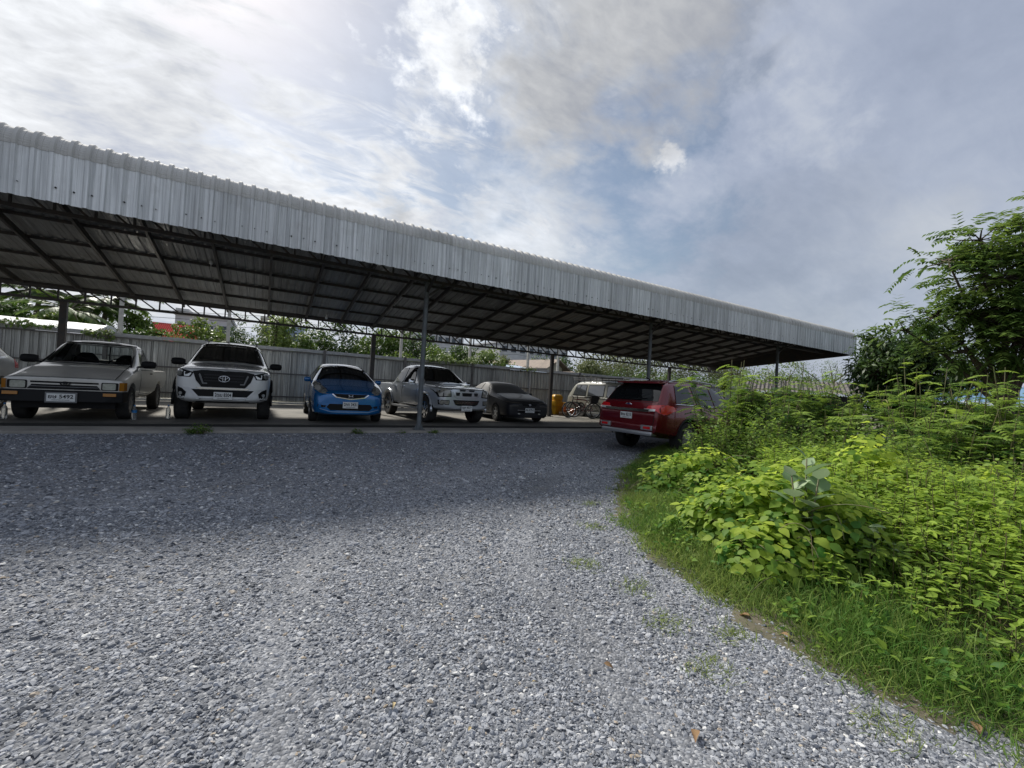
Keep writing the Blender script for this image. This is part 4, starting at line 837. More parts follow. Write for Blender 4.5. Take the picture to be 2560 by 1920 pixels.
c = Car('red_sport_utility', 'dark red sport utility vehicle on the gravel half hidden by green bushes', (ns.x, ns.y, -0.235), RZ, 4.89, bm_, M_RED, 'car', roll=0.0)
c.wheels((0.93, 3.78), 0.925, 0.39, 0.265, spokes=10)
c.patch('rear_window', 'B', [(-0.72, 1.235), (0.72, 1.235), (0.60, 1.645), (-0.60, 1.645)], M_GLASS, 0.006)
MB().add([(x, y, z) for x, y, z in ((-0.56, 4.05, 1.745), (0.56, 4.05, 1.745), (0.60, 4.56, 1.69), (-0.60, 4.56, 1.69), (-0.56, 4.05, 1.68), (0.56, 4.05, 1.68), (0.60, 4.56, 1.64), (-0.60, 4.56, 1.64))], [[0, 1, 2, 3], [4, 7, 6, 5], [0, 4, 5, 1], [1, 5, 6, 2], [2, 6, 7, 3], [3, 7, 4, 0]]).build('spoiler', M_RED, c.e, bev=0.02, smooth='auto')
for (a, b, t0, t1) in ((1.80, 2.62, 2.28, 2.62), (2.68, 3.42, 2.68, 3.46), (3.54, 4.28, 3.60, 4.10)):
    c.patch('side_window', 'R', [(a, 1.17+0.02*(a-1.8)), (b, 1.17+0.02*(b-1.8)), (t1, 1.62), (t0, 1.63)], M_GLASS, 0.013, mirror=True)
for sg in (-1, 1): MB().tube([c.hit('R' if sg > 0 else 'L', y, 1.145+0.02*(y-1.8))[0]+Vector((sg*0.012, 0, 0)) for y in np.linspace(1.7, 4.3, 12)], 0.012, 6).build('window_trim', M_CHROME, c.e)
for a, b in ((1.60, 2.63), (2.67, 3.50)):
    c.panel('door', 'R', [(a, 0.54), (b, 0.54), (b, 1.13), (a, 1.11)], mirror=True)
    for sg in (-1, 1): c.box('door_handle', sg*0.925-0.02, sg*0.925+0.02, b-0.24, b-0.06, 1.01, 1.045, M_RED)
c.panel('tailgate', 'B', [(-0.70, 0.60), (0.70, 0.60), (0.74, 0.90), (0.74, 1.20), (-0.74, 1.20), (-0.74, 0.90)])
for sg in (-1, 1):
    MB().tube([(sg*0.60, 2.22, 1.68), (sg*0.615, 2.4, 1.75), (sg*0.62, 3.2, 1.785), (sg*0.61, 4.0, 1.745), (sg*0.60, 4.18, 1.70)], 0.018, 8).build('roof_rail', M_ALLOY, c.e, smooth=True)
    tl = c.patch('tail_lamp', 'B', [(sg*0.50, 1.02), (sg*0.80, 1.02), (sg*0.88, 0.94), (sg*0.90, 1.10), (sg*0.84, 1.16), (sg*0.56, 1.13)], M_REDL, 0.016, 0.03)
    c.patch('clear_strip', 'B', [(sg*0.46, 1.015), (sg*0.76, 1.015), (sg*0.76, 1.06), (sg*0.48, 1.06)], M_LAMPW, 0.024, 0.03, parent=tl)
    c.patch('tail_lamp_side', 'R' if sg > 0 else 'L', [(4.30, 1.05), (4.66, 0.95), (4.80, 0.98), (4.80, 1.10), (4.62, 1.17), (4.40, 1.14)], M_REDL, 0.012, 0.03, parent=tl)
    MB().box(sg*0.585-0.15, sg*0.585+0.15, 4.80, 4.94, 0.585, 0.70).build('bumper_corner', M_ALLOY, c.e, bev=0.02)
    MB().box(sg*0.60-0.09, sg*0.60+0.09, 4.93, 4.948, 0.615, 0.672).build('reflector', M_REDL, c.e, bev=0.004)
c.patch('tailgate_bar', 'B', [(-0.62, 1.045), (0.62, 1.045), (0.60, 0.995), (-0.60, 0.995)], M_CHROME, 0.03, 0.04)
em = MB().lathe([(0.0001, 0.014), (0.052, 0.012), (0.056, 0.0)], 18, 'Y').build('emblem', mat('badge_blue', (0.01, 0.02, 0.10), 0.25, coat=1), c.e, (0, 4.82, 1.125), smooth=True); em.scale = (1.5, 1, 0.75)
MB().tube([(0.06*cos(t), 0.008, 0.06*sin(t)) for t in np.linspace(0, 2*pi, 20)[:-1]], 0.006, 6, closed=True).build('emblem_ring', M_CHROME, em)
c.plate('8กษ 8215', 4.905, 0.885, 0.33, 0.145, ax='B')
c.box('rear_skid', -0.72, 0.72, 4.70, 4.915, 0.46, 0.56, M_ALLOY, 0.03)
c.box('rear_bumper', -0.82, 0.82, 4.72, 4.905, 0.56, 0.72, M_RED, 0.04)
c.mirror(1.78, 1.16, 0.90, M_RED, 0.22, 0.16, 0.12)
MB().tube([c.hit('B', x, z)[0]+Vector((0, 0.02, 0)) for x, z in ((0.02, 1.245), (-0.30, 1.29), (-0.42, 1.30))], 0.012, 6).build('wiper', M_BLACK, c.e)
MB().tube([(0.05, 4.0, 1.76), (0.05, 4.12, 1.80), (0.05, 4.18, 1.78)], [0.02, 0.014, 0.006], 6).build('antenna', M_BLACK, c.e)
for sg in (-1, 1):
    for y0 in (0.93, 3.78): MB().tube([(sg*0.928, y0+0.475*cos(t), 0.40+0.475*sin(t)) for t in np.linspace(-0.1, pi+0.1, 18)], 0.014, 6).build('arch_trim', M_TRIMD, c.e)

# --- beige van with roof rack ----------------------------------------------------
M_VAN = paint('beige_van_paint', (0.25, 0.25, 0.21), 0.0, 0.4, 0.3, dust=(0.27, 0.26, 0.21))
w = 0.82
st = [(0.0, 0.30, 0.70, 0.36, 0.74, 0.60, 0.72, 0.86, 0.66, 0.96, 0.98), (0.10, 0.28, 0.77, 0.34, 0.80, 0.60, 0.79, 0.92, 0.72, 1.04, 1.06), (0.60, 0.26, 0.79, 0.34, w, 0.62, 0.80, 0.95, 0.66, 1.55, 1.60), (1.2, 0.26, 0.79, 0.34, w, 0.62, 0.80, 0.96, 0.68, 1.64, 1.70), (3.2, 0.26, 0.79, 0.34, w, 0.62, 0.80, 0.96, 0.68, 1.64, 1.70), (3.80, 0.28, 0.79, 0.36, w, 0.62, 0.80, 0.96, 0.67, 1.60, 1.66), (4.16, 0.32, 0.77, 0.38, 0.80, 0.62, 0.78, 0.92, 0.70, 1.02, 1.04), (4.22, 0.34, 0.74, 0.40, 0.77, 0.62, 0.75, 0.86, 0.68, 0.93, 0.94)]
bm_ = loft_mesh('body', st, cuts=[arch_cut(0.75, 0.31, 0.36, w), arch_cut(3.15, 0.31, 0.36, w)])
c = Car('beige_van', 'old beige van with a black roof rack behind the bicycles', (13.62, 12.45, 0), RAD(1.0), 4.22, bm_, M_VAN, 'van')
c.wheels((0.75, 3.15), w-0.01, 0.30, 0.17, spokes=8, rmat=M_GREYT)
M_VGL = mat('van_glass', (0.05, 0.055, 0.058), 0.02, 0.0, 1.0, coat=1.0)
c.patch('windscreen', 'F', [(-0.66, 1.06), (0.66, 1.06), (0.60, 1.52), (-0.60, 1.52)], M_VGL, 0.006)
for q in ([(0.78, 1.0), (1.50, 1.0), (1.50, 1.44), (0.95, 1.44)], [(1.72, 1.0), (2.72, 1.0), (2.72, 1.46), (1.72, 1.46)], [(2.90, 1.0), (3.78, 1.0), (3.58, 1.46), (2.90, 1.46)]):
    cx = sum(a for a, b in q)/4; cz = sum(b for a, b in q)/4; big = [(a+0.03*(1 if a > cx else -1), b+0.03*(1 if b > cz else -1)) for a, b in q]
    fr = c.patch('side_window', 'R', q, M_VGL, 0.012, mirror=True); c.patch('window_seal', 'R', big, M_BLACK, 0.007, mirror=True)
c.panel('door', 'R', [(0.70, 0.42), (1.56, 0.42), (1.56, 0.95), (0.70, 0.95)], mirror=True)
for sg in (-1, 1):
    c.box('door_handle', sg*0.825-0.015, sg*0.825+0.02, 1.38, 1.52, 0.86, 0.895, M_CHROME)
    for z in (0.92, 0.60): MB().tube([c.hit('R' if sg > 0 else 'L', y, z)[0]+Vector((sg*0.006, 0, 0)) for y in np.linspace(0.25, 4.0, 16)], 0.013, 6).build('side_moulding', mat('pale_moulding', (0.6, 0.6, 0.54), 0.35), c.e)
    c.patch('tail_lamp', 'B', [(sg*0.56, 0.72), (sg*0.72, 0.72), (sg*0.72, 0.92), (sg*0.56, 0.92)], M_REDL, 0.01, 0.02)
    c.patch('headlight', 'F', [(sg*0.44, 0.62), (sg*0.66, 0.62), (sg*0.66, 0.78), (sg*0.44, 0.78)], M_LAMP, 0.01, 0.02)
c.box('rear_bumper', -0.78, 0.78, 4.18, 4.30, 0.36, 0.48, M_ALLOY, 0.02)
rk = MB()
for sg in (-1, 1):
    for z in (1.70, 1.80): rk.tube([(sg*0.66, 0.7, z), (sg*0.66, 3.95, z)], 0.012, 6)
    for y in np.arange(0.75, 4.0, 0.4): rk.tube([(sg*0.66, y, 1.56 if (int(y*10) % 2) else 1.70), (sg*0.66, y, 1.80)], 0.010, 6)
for y in np.arange(0.75, 4.0, 0.32): rk.tube([(-0.66, y, 1.70), (0.66, y, 1.70)], 0.010, 6)
rk.build('roof_rack', M_BLACK, c.e)

# --- silver sport utility cut by the left border ------------------------------------
M_PALE = paint('pale_silver_paint', (0.55, 0.58, 0.61), 0.3, 0.25, 1.0)
w = 0.90
st = [(0.0, 0.36, 0.64, 0.40, 0.72, 0.64, 0.68, 0.86, 0.60, 0.93, 0.95), (0.12, 0.32, 0.78, 0.40, 0.84, 0.66, 0.81, 0.92, 0.70, 0.99, 1.02), (0.45, 0.30, 0.86, 0.40, 0.89, 0.68, 0.87, 0.96, 0.74, 1.03, 1.06), (1.10, 0.28, 0.87, 0.40, w, 0.70, 0.88, 1.0, 0.76, 1.08, 1.11),
      (1.40, 0.28, 0.87, 0.40, w, 0.72, 0.88, 1.02, 0.74, 1.11, 1.14), (2.15, 0.28, 0.87, 0.40, w, 0.74, 0.87, 1.05, 0.60, 1.58, 1.63), (2.9, 0.28, 0.87, 0.40, w, 0.74, 0.87, 1.08, 0.60, 1.64, 1.69), (3.7, 0.30, 0.87, 0.42, w, 0.74, 0.87, 1.14, 0.59, 1.58, 1.62), (4.15, 0.36, 0.86, 0.46, 0.885, 0.76, 0.85, 1.12, 0.66, 1.20, 1.22), (4.38, 0.42, 0.80, 0.50, 0.84, 0.76, 0.80, 1.02, 0.66, 1.08, 1.09)]
bm_ = loft_mesh('body', st, cuts=[arch_cut(0.85, 0.34, 0.40, w), arch_cut(3.45, 0.34, 0.40, w)])
c = Car('silver_sport_utility', 'pale silver sport utility vehicle cut off by the left edge of the view', (-5.92, 10.35, 0), RAD(0.0), 4.38, bm_, M_PALE, 'car')
c.wheels((0.85, 3.45), w-0.005, 0.345, 0.22, spokes=6)
for q in ([(1.75, 1.09), (2.60, 1.11), (2.60, 1.52), (2.18, 1.50)], [(2.68, 1.11), (3.35, 1.15), (3.30, 1.53), (2.68, 1.53)], [(3.42, 1.16), (3.95, 1.22), (3.62, 1.50), (3.40, 1.52)]): c.patch('side_window', 'R', q, M_GLASS, 0.013, mirror=True)
for a, b in ((1.50, 2.62), (2.66, 3.28)): c.panel('door', 'R', [(a, 0.46), (b, 0.46), (b, 1.05), (a, 1.03)], mirror=True)
for sg in (-1, 1):
    c.patch('tail_lamp', 'R' if sg > 0 else 'L', [(4.05, 0.92), (4.25, 0.92), (4.22, 1.10), (4.05, 1.12)], M_REDL, 0.010, 0.02)
    c.patch('headlight', 'F', [(sg*0.48, 0.80), (sg*0.80, 0.80), (sg*0.82, 0.92), (sg*0.52, 0.92)], M_LAMP, 0.01, 0.02)
c.patch('rear_window', 'B', [(-0.60, 1.20), (0.60, 1.20), (0.52, 1.52), (-0.52, 1.52)], M_GLASS, 0.006)
c.patch('windscreen', 'F', [(-0.68, 1.14), (0.68, 1.14), (0.54, 1.55), (-0.54, 1.55)], M_GLASS, 0.006)
c.patch('grille', 'F', [(-0.42, 0.86), (0.42, 0.86), (0.36, 0.70), (-0.36, 0.70)], M_BLACK, 0.01, 0.02)
c.mirror(1.70, 1.10, 0.88, M_PALE, 0.2, 0.15, 0.1)

# ------------------------------------------------------------------ clutter under the carport
def bicycle(loc, rz, lab, frame_m, wr=0.33, lean=0.0, basket=False, steer=0.0):
    e = empty('bicycle', loc, rz, lab, 'bicycle', 'bicycles parked beside the van'); e.rotation_euler = (lean, 0, rz)
    for x, st_ in ((-0.52, 0.0), (0.54, steer)):
        t = MB().tube([(wr*cos(a), 0, wr*sin(a)) for a in np.linspace(0, 2*pi, 33)[:-1]], 0.024, 8, closed=True).build('wheel', M_TYRE, e, (x, 0, wr+0.02), smooth=True, rot=(0, 0, st_))
        sp = MB().tube([((wr-0.035)*cos(a), 0, (wr-0.035)*sin(a)) for a in np.linspace(0, 2*pi, 33)[:-1]], 0.011, 6, closed=True)
        sp.build('rim', M_ALLOY, t)
        s2 = MB()
        for a in np.linspace(0, 2*pi, 15)[:-1]: s2.tube([(0.02*cos(a), 0.02*(1 if int(a*10) % 2 else -1), 0.02*sin(a)), ((wr-0.04)*cos(a), 0, (wr-0.04)*sin(a))], 0.0018, 4)
        s2.lathe([(0.02, -0.03), (0.02, 0.03)], 8, 'Y'); s2.build('spokes', M_ALLOY, t)
    z0 = wr+0.02; fr = MB()
    bb, st_, hd_, seat = Vector((-0.06, 0, z0-0.03)), Vector((-0.22, 0, 0.78)), Vector((0.40, 0, 0.82)), Vector((-0.25, 0, 0.90)); ra, fa = Vector((-0.52, 0, z0)), Vector((0.54, 0, z0))
    fr.tube([bb, st_], 0.017).tube([st_, hd_], 0.018).tube([bb, hd_-Vector((0, 0, 0.12))], 0.021)
    for s_ in (-0.05, 0.05):
        k = Vector((0, s_, 0)); fr.tube([bb+k*0.5, ra+k], 0.010).tube([st_+k*0.4, ra+k], 0.009)
    fr.build('frame', frame_m, e, smooth='auto')
    fk = MB()
    for s_ in (-0.05, 0.05): fk.tube([hd_+Vector((0.015, s_, -0.15)), fa+Vector((0, s_, 0))], 0.013)
    fk.tube([hd_-Vector((-0.02, 0, 0.16)), hd_+Vector((-0.015, 0, 0.10))], 0.018); fk.build('fork', M_BLACK, e, smooth='auto')
    MB().tube([hd_+Vector((0.03, -0.31, 0.13)), hd_+Vector((0.0, -0.1, 0.11)), hd_+Vector((0.0, 0.1, 0.11)), hd_+Vector((0.03, 0.31, 0.13))], 0.014).build('handlebar', M_BLACK, e, smooth='auto')
    MB().add([(-0.38, -0.08, 0.925), (-0.38, 0.08, 0.925), (-0.10, 0.025, 0.915), (-0.10, -0.025, 0.915), (-0.38, -0.08, 0.96), (-0.38, 0.08, 0.96), (-0.10, 0.025, 0.94), (-0.10, -0.025, 0.94)], [[0, 3, 2, 1], [4, 5, 6, 7], [0, 1, 5, 4], [1, 2, 6, 5], [2, 3, 7, 6], [3, 0, 4, 7]]).build('saddle', M_BLACK, e, bev=0.012)
    MB().tube([st_, seat], 0.013).build('seat_post', M_ALLOY, e)
    cr = MB().lathe([(0.085, 0.045), (0.085, 0.052), (0.06, 0.052)], 20, 'Y', bb); cr.tube([bb+Vector((0, 0.06, 0)), bb+Vector((0.13, 0.07, -0.11))], 0.011); cr.tube([bb+Vector((0, -0.06, 0)), bb+Vector((-0.13, -0.07, 0.11))], 0.011)
    cr.box(bb.x+0.09, bb.x+0.17, 0.07, 0.15, bb.z-0.125, bb.z-0.10); cr.build('crankset', M_BLACK, e)
    if basket:
        MB().add([(-0.66, -0.14, 0.70), (-0.36, -0.14, 0.70), (-0.36, 0.14, 0.70), (-0.66, 0.14, 0.70), (-0.74, -0.17, 1.0), (-0.36, -0.17, 0.98), (-0.36, 0.17, 0.98), (-0.74, 0.17, 1.0)], [[0, 3, 2, 1], [0, 1, 5, 4], [1, 2, 6, 5], [2, 3, 7, 6], [3, 0, 4, 7]]).build('rear_carrier', M_TRIMD, e)
    return e
M_BIKER = paint('red_frame', (0.10, 0.012, 0.012), 0.1, 0.35, 0.5); M_BIKEB = mat('black_frame', (0.02, 0.02, 0.022), 0.35, coat=0.4)
bicycle((11.90, 14.50, 0), RAD(155), 'red-framed bicycle with black carrier, in front of the other bicycle by the van', M_BIKER, lean=RAD(-4), basket=True, steer=0.3)
bicycle((12.35, 14.72, 0), RAD(150), 'dark bicycle leaning between the red bicycle and the van', M_BIKEB, lean=RAD(5), steer=-0.5)
M_YEL = mat('yellow_plastic', (0.62, 0.34, 0.015), 0.4, col2=(0.5, 0.26, 0.012), vscale=4)
M_ORG = mat('orange_plastic', (0.62, 0.13, 0.025), 0.4)
M_CARD = mat('cardboard', (0.16, 0.10, 0.06), 0.9, col2=(0.12, 0.075, 0.045), vscale=6)
def taper_box(name, m, parent, loc, w0, d0, w1, d1, h, bev=0.02, rim=0.0, rz=0.0):
    mb = MB().add([(-w0, -d0, 0), (w0, -d0, 0), (w0, d0, 0), (-w0, d0, 0), (-w1, -d1, h), (w1, -d1, h), (w1, d1, h), (-w1, d1, h)], [[0, 3, 2, 1], [4, 5, 6, 7], [0, 1, 5, 4], [1, 2, 6, 5], [2, 3, 7, 6], [3, 0, 4, 7]])
    o = mb.build(name, m, parent, loc, bev=bev, smooth='auto', rot=(0, 0, rz)); return o
e = empty('yellow_bin', (11.95, 16.45, 0), RAD(10), 'tall yellow plastic bin standing by the rear column', 'bin')
taper_box('body', M_YEL, e, (0, 0, 0), 0.17, 0.17, 0.20, 0.20, 0.40); taper_box('rim', M_YEL, e, (0, 0, 0.40), 0.245, 0.22, 0.245, 0.22, 0.26, 0.03)
e = empty('yellow_container', (12.0, 16.45, 0.662), RAD(-12), 'yellow rounded container on top of the tall yellow bin', 'container')
taper_box('body', M_YEL, e, (0, 0, 0), 0.20, 0.19, 0.24, 0.20, 0.20, 0.04); taper_box('lid', M_YEL, e, (0, 0, 0.20), 0.23, 0.2, 0.15, 0.14, 0.09, 0.03)
e = empty('yellow_crate', (12.30, 16.50, 0), RAD(25), 'lower yellow plastic box beside the tall yellow bin', 'box'); taper_box('body', M_YEL, e, (0, 0, 0), 0.15, 0.15, 0.19, 0.18, 0.48, 0.03); taper_box('rim', M_YEL, e, (0, 0, 0.48), 0.2, 0.2, 0.2, 0.2, 0.12, 0.02)
e = empty('orange_bucket', (12.05, 15.85, 0.17), 0, 'orange plastic bucket on the cardboard box', 'bucket')
MB().lathe([(0.001, 0.004), (0.10, 0.0), (0.135, 0.22), (0.145, 0.22), (0.145, 0.205)], 20).build('body', M_ORG, e, smooth='auto'); MB().tube([(0.14*cos(a), 0.01, 0.21+0.1*sin(a)) for a in np.linspace(0, pi, 12)], 0.004, 5).build('handle', M_ALLOY, e)
e = empty('orange_basket', (12.38, 15.75, 0), 0.3, 'low orange plastic basket beside the orange bucket', 'basket'); taper_box('body', M_ORG, e, (0, 0, 0), 0.14, 0.11, 0.18, 0.14, 0.30, 0.02); taper_box('rim', M_ORG, e, (0, 0, 0.30), 0.19, 0.15, 0.195, 0.155, 0.03, 0.008)
e = empty('cardboard_box', (12.05, 15.80, 0), 0.5, 'open brown cardboard box with a white sheet, below the orange bucket', 'box'); taper_box('body', M_CARD, e, (0, 0, 0), 0.30, 0.2, 0.30, 0.2, 0.165, 0.004)
MB().add([(-0.30, -0.2, 0.167), (-0.02, -0.2, 0.167), (-0.05, -0.34, 0.10), (-0.33, -0.34, 0.09)], [[0, 1, 2, 3]]).build('flap', mat('white_card', (0.75, 0.74, 0.7), 0.7), e)
MB().add([(0.02, -0.2, 0.167), (0.30, -0.2, 0.167), (0.32, -0.30, 0.19), (0.03, -0.30, 0.19)], [[0, 1, 2, 3]]).build('flap', M_CARD, e)
e = empty('grey_post', (11.40, 16.35, 0), 0, 'short grey metal post to the left of the yellow bins', 'post'); MB().lathe([(0.03, 0.0), (0.03, 0.74), (0.02, 0.76), (0.001, 0.76)], 12).build('pipe', M_PIPE, e, smooth='auto'); MB().box(-0.08, 0.08, -0.08, 0.08, 0, 0.012).build('foot', M_PIPE, e)
e = empty('straw_broom', (11.50, 16.2, 0), 0.4, 'bundle of brown straw brooms leaning beside the grey post', 'broom')
mb = MB()
for k in range(60):
    a = RNG.uniform(0, 2*pi); r = RNG.uniform(0, 0.14); mb.tube([(r*cos(a), r*sin(a), 0.0), (r*0.2*cos(a), r*0.2*sin(a), 0.36)], [0.010, 0.004], 4)
mb.build('bristles', mat('straw', (0.16, 0.11, 0.06), 0.9), e); MB().tube([(0, 0, 0.32), (0.05, 0.08, 0.95)], 0.012, 6).build('handle', mat('broom_stick', (0.2, 0.13, 0.07), 0.7), e)
M_BOT = mat('clear_plastic', (0.72, 0.76, 0.78), 0.12, trans=0.75, ior=1.2); M_CAPB = mat('bottle_label', (0.03, 0.22, 0.55), 0.4); M_BOTW = mat('white_bottle', (0.65, 0.66, 0.64), 0.35)
def bottle(x, y, h, lab, wht=False, label_m=None):
    e = empty('plastic_bottle', (x, y, 0), 0, lab, 'bottle', 'water bottles standing by the tyres'); r = h*0.14
    MB().lathe([(0.001, 0.0), (r*0.9, 0.0), (r, h*0.03), (r, h*0.62), (r*0.8, h*0.74), (r*0.36, h*0.86), (r*0.36, h*0.93)], 16).build('body', M_BOTW if wht else M_BOT, e, smooth='auto')
    MB().lathe([(r*0.42, h*0.91), (r*0.42, h), (0.001, h)], 12).build('cap', M_BOTW if wht else M_CAPB, e)
    if label_m: MB().lathe([(r*1.02, h*0.48), (r*1.02, h*0.66)], 16).build('label', label_m, e, smooth=True)
bottle(-2.33, 11.66, 0.31, 'clear water bottle with a blue band beside the beige pickup front tyre', label_m=M_CAPB)
bottle(-4.17, 11.60, 0.30, 'clear plastic bottle left of the beige pickup, at the picture edge'); bottle(-2.74, 15.55, 0.40, 'white bottle at the rear wheel of the beige pickup', True)
bottle(-1.82, 11.98, 0.31, 'clear plastic bottle beside the left front tyre of the white pickup')

# ------------------------------------------------------------------ leaf tools
def unit(v): return v/np.maximum(np.linalg.norm(v, axis=-1, keepdims=True), 1e-9)
T_OV_V = np.array([(0, 0, 0), (-0.30, 0.22, 0.05), (0, 0.25, 0), (0.30, 0.22, 0.05), (-0.33, 0.46, 0.06), (0, 0.55, -0.01), (0.33, 0.46, 0.06), (0, 1.0, -0.12), (-0.165, 0.78, 0.0), (0.165, 0.78, 0.0)], float)
T_OV_F = np.array([(0, 2, 1), (0, 3, 2), (1, 2, 4), (2, 5, 4), (2, 3, 6), (2, 6, 5), (4, 5, 8), (5, 7, 8), (5, 6, 9), (5, 9, 7)])
T_DI_V = np.array([(0, 0, 0), (-0.34, 0.45, 0.05), (0.34, 0.45, 0.05), (0, 1.0, -0.06)], float); T_DI_F = np.array([(0, 2, 1), (1, 2, 3)])
T_PI_V = np.array([(-0.05, 0, 0), (0.05, 0, 0), (-0.13, 0.35, 0.02), (0.13, 0.35, 0.02), (0, 1.0, -0.08)], float); T_PI_F = np.array([(0, 1, 3), (0, 3, 2), (2, 3, 4)])
T_BL_V = np.array([(-0.5, 0, 0), (0.5, 0, 0), (-0.42, 0.45, 0.03), (0.42, 0.45, 0.03), (-0.26, 0.78, 0.20), (0.26, 0.78, 0.20), (0, 0.98, 0.46)], float); T_BL_F = np.array([(0, 1, 3), (0, 3, 2), (2, 3, 5), (2, 5, 4), (4, 5, 6)])
def leaf_arrays(P, D, N, S, TV, TF, wid=1.0, tint=None):
    P = np.asarray(P, float); D = unit(np.asarray(D, float)); N = np.asarray(N, float); N = unit(N-D*np.sum(N*D, 1, keepdims=True)); X = np.cross(D, N)
    S = np.broadcast_to(np.asarray(S, float), (len(P),)); wid = np.broadcast_to(np.asarray(wid, float), (len(P),))
    V = P[:, None]+S[:, None, None]*(TV[None, :, 0:1]*wid[:, None, None]*X[:, None]+TV[None, :, 1:2]*D[:, None]+TV[None, :, 2:3]*N[:, None])
    m = len(TV); F = (TF[None]+(np.arange(len(P))*m)[:, None, None]).reshape(-1, 3)
    t = np.repeat(tint if tint is not None else RNG.random(len(P)), m)
    return V.reshape(-1, 3), F, t
def join_arrays(L_):
    V, F, T, b = [], [], [], 0
    for v, f, t in L_: V.append(v); F.append(f+b); T.append(t); b += len(v)
    return np.concatenate(V), np.concatenate(F), np.concatenate(T)
def rand_dirs(n, up=0.0, spread=1.0):
    v = RNG.normal(size=(n, 3))*spread; v[:, 2] += up; return unit(v)
def stem_mesh(name, curves, m, n=5):
    mb = MB()
    for pts, r in curves: mb.tube(pts, r, n, cap=False)
    return mb.mesh(name, m, True, fixn=False)
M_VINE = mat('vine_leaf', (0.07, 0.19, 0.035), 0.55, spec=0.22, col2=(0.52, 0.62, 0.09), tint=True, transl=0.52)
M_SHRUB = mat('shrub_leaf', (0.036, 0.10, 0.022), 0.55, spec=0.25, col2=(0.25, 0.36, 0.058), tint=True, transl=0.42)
M_HERB = mat('herb_leaf', (0.05, 0.145, 0.03), 0.55, spec=0.22, col2=(0.31, 0.43, 0.065), tint=True, transl=0.44)
M_GRASS = mat('grass_blade', (0.075, 0.175, 0.03), 0.6, spec=0.2, col2=(0.27, 0.32, 0.09), tint=True, transl=0.35)
M_DRY = mat('dry_leaf', (0.20, 0.10, 0.05), 0.8, col2=(0.30, 0.20, 0.10), tint=True, transl=0.2)
M_MILK = mat('milkweed_leaf', (0.17, 0.27, 0.12), 0.6, spec=0.2, col2=(0.36, 0.44, 0.28), tint=True, transl=0.25)
M_STEM = mat('green_stem', (0.10, 0.13, 0.04), 0.6, col2=(0.16, 0.12, 0.06), vscale=8)
M_BARK = mat('bark', (0.11, 0.085, 0.06), 0.9, col2=(0.06, 0.05, 0.04), vscale=9, bump=0.5, bscale=30)

# ------------------------------------------------------------------ gravel stones (uncountable: one object)
def stone_points():
    out = []
    # near field dense, thinning with the distance
    for (y0, y1, x0, x1, dens, s0, s1) in ((-0.2, 1.6, -2.4, 3.2, 13500, 0.0028, 0.0074), (1.6, 3.2, -3.6, 3.6, 8500, 0.0033, 0.0083), (3.2, 5.4, -5.5, 6.0, 3600, 0.0043, 0.0100), (5.4, 9.6, -7.5, 10.0, 800, 0.0064, 0.0135)):
        n = int((y1-y0)*(x1-x0)*dens); x = RNG.uniform(x0, x1, n); y = RNG.uniform(y0, y1, n); es = edge_side(x, y)
        keep = (RNG.random(n) < np.clip(1.0-(es+0.30)/0.55, 0, 1)); x, y = x[keep], y[keep]
        # inside the view only
        d = x*sin(YAW)+y*cos(YAW); l_ = x*cos(YAW)-y*sin(YAW); k = (d > 0.3) & (np.abs(l_) < 1.30*d+0.3); x, y = x[k], y[k]
        # bare, trodden patches
        pn = np.sin(x*2.1+1.3*np.sin(y*1.7))*np.sin(y*2.7+0.8*np.sin(x*2.3)); es = edge_side(x, y); rut = np.exp(-((es+1.05+0.06*np.sin(y*1.3))/0.20)**2)+np.exp(-((es+2.55+0.06*np.sin(y*1.1+1))/0.22)**2); k = RNG.random(len(x)) < np.clip(1.15-0.62*np.clip(pn, 0, 1)-0.62*rut, 0.08, 1); x, y = x[k], y[k]
        s = RNG.lognormal(0, 0.45, len(x))*(s0+s1)/2; s = np.clip(s, s0*0.5, s1*2.4); out.append(np.stack([x, y, gz(x, y)+s*0.02, s], 1))
    return np.concatenate(out)
PTS = stone_points()
me = bpy.data.meshes.new('gravel_stones'); me.vertices.add(len(PTS)); me.vertices.foreach_set('co', PTS[:, :3].astype(np.float32).ravel())
a = me.attributes.new('size', 'FLOAT', 'POINT'); a.data.foreach_set('value', PTS[:, 3].astype(np.float32))
eu = np.stack([RNG.normal(0, 0.35, len(PTS)), RNG.normal(0, 0.35, len(PTS)), RNG.uniform(0, 6.28, len(PTS))], 1)
a = me.attributes.new('eul', 'FLOAT_VECTOR', 'POINT'); a.data.foreach_set('vector', eu.astype(np.float32).ravel())
a = me.attributes.new('pick', 'INT', 'POINT'); a.data.foreach_set('value', RNG.integers(0, 7, len(PTS)).astype(np.int32))
GRAV = link('gravel', me); meta(GRAV, 'grey crushed stone gravel spread over the yard', 'gravel', kind='stuff')
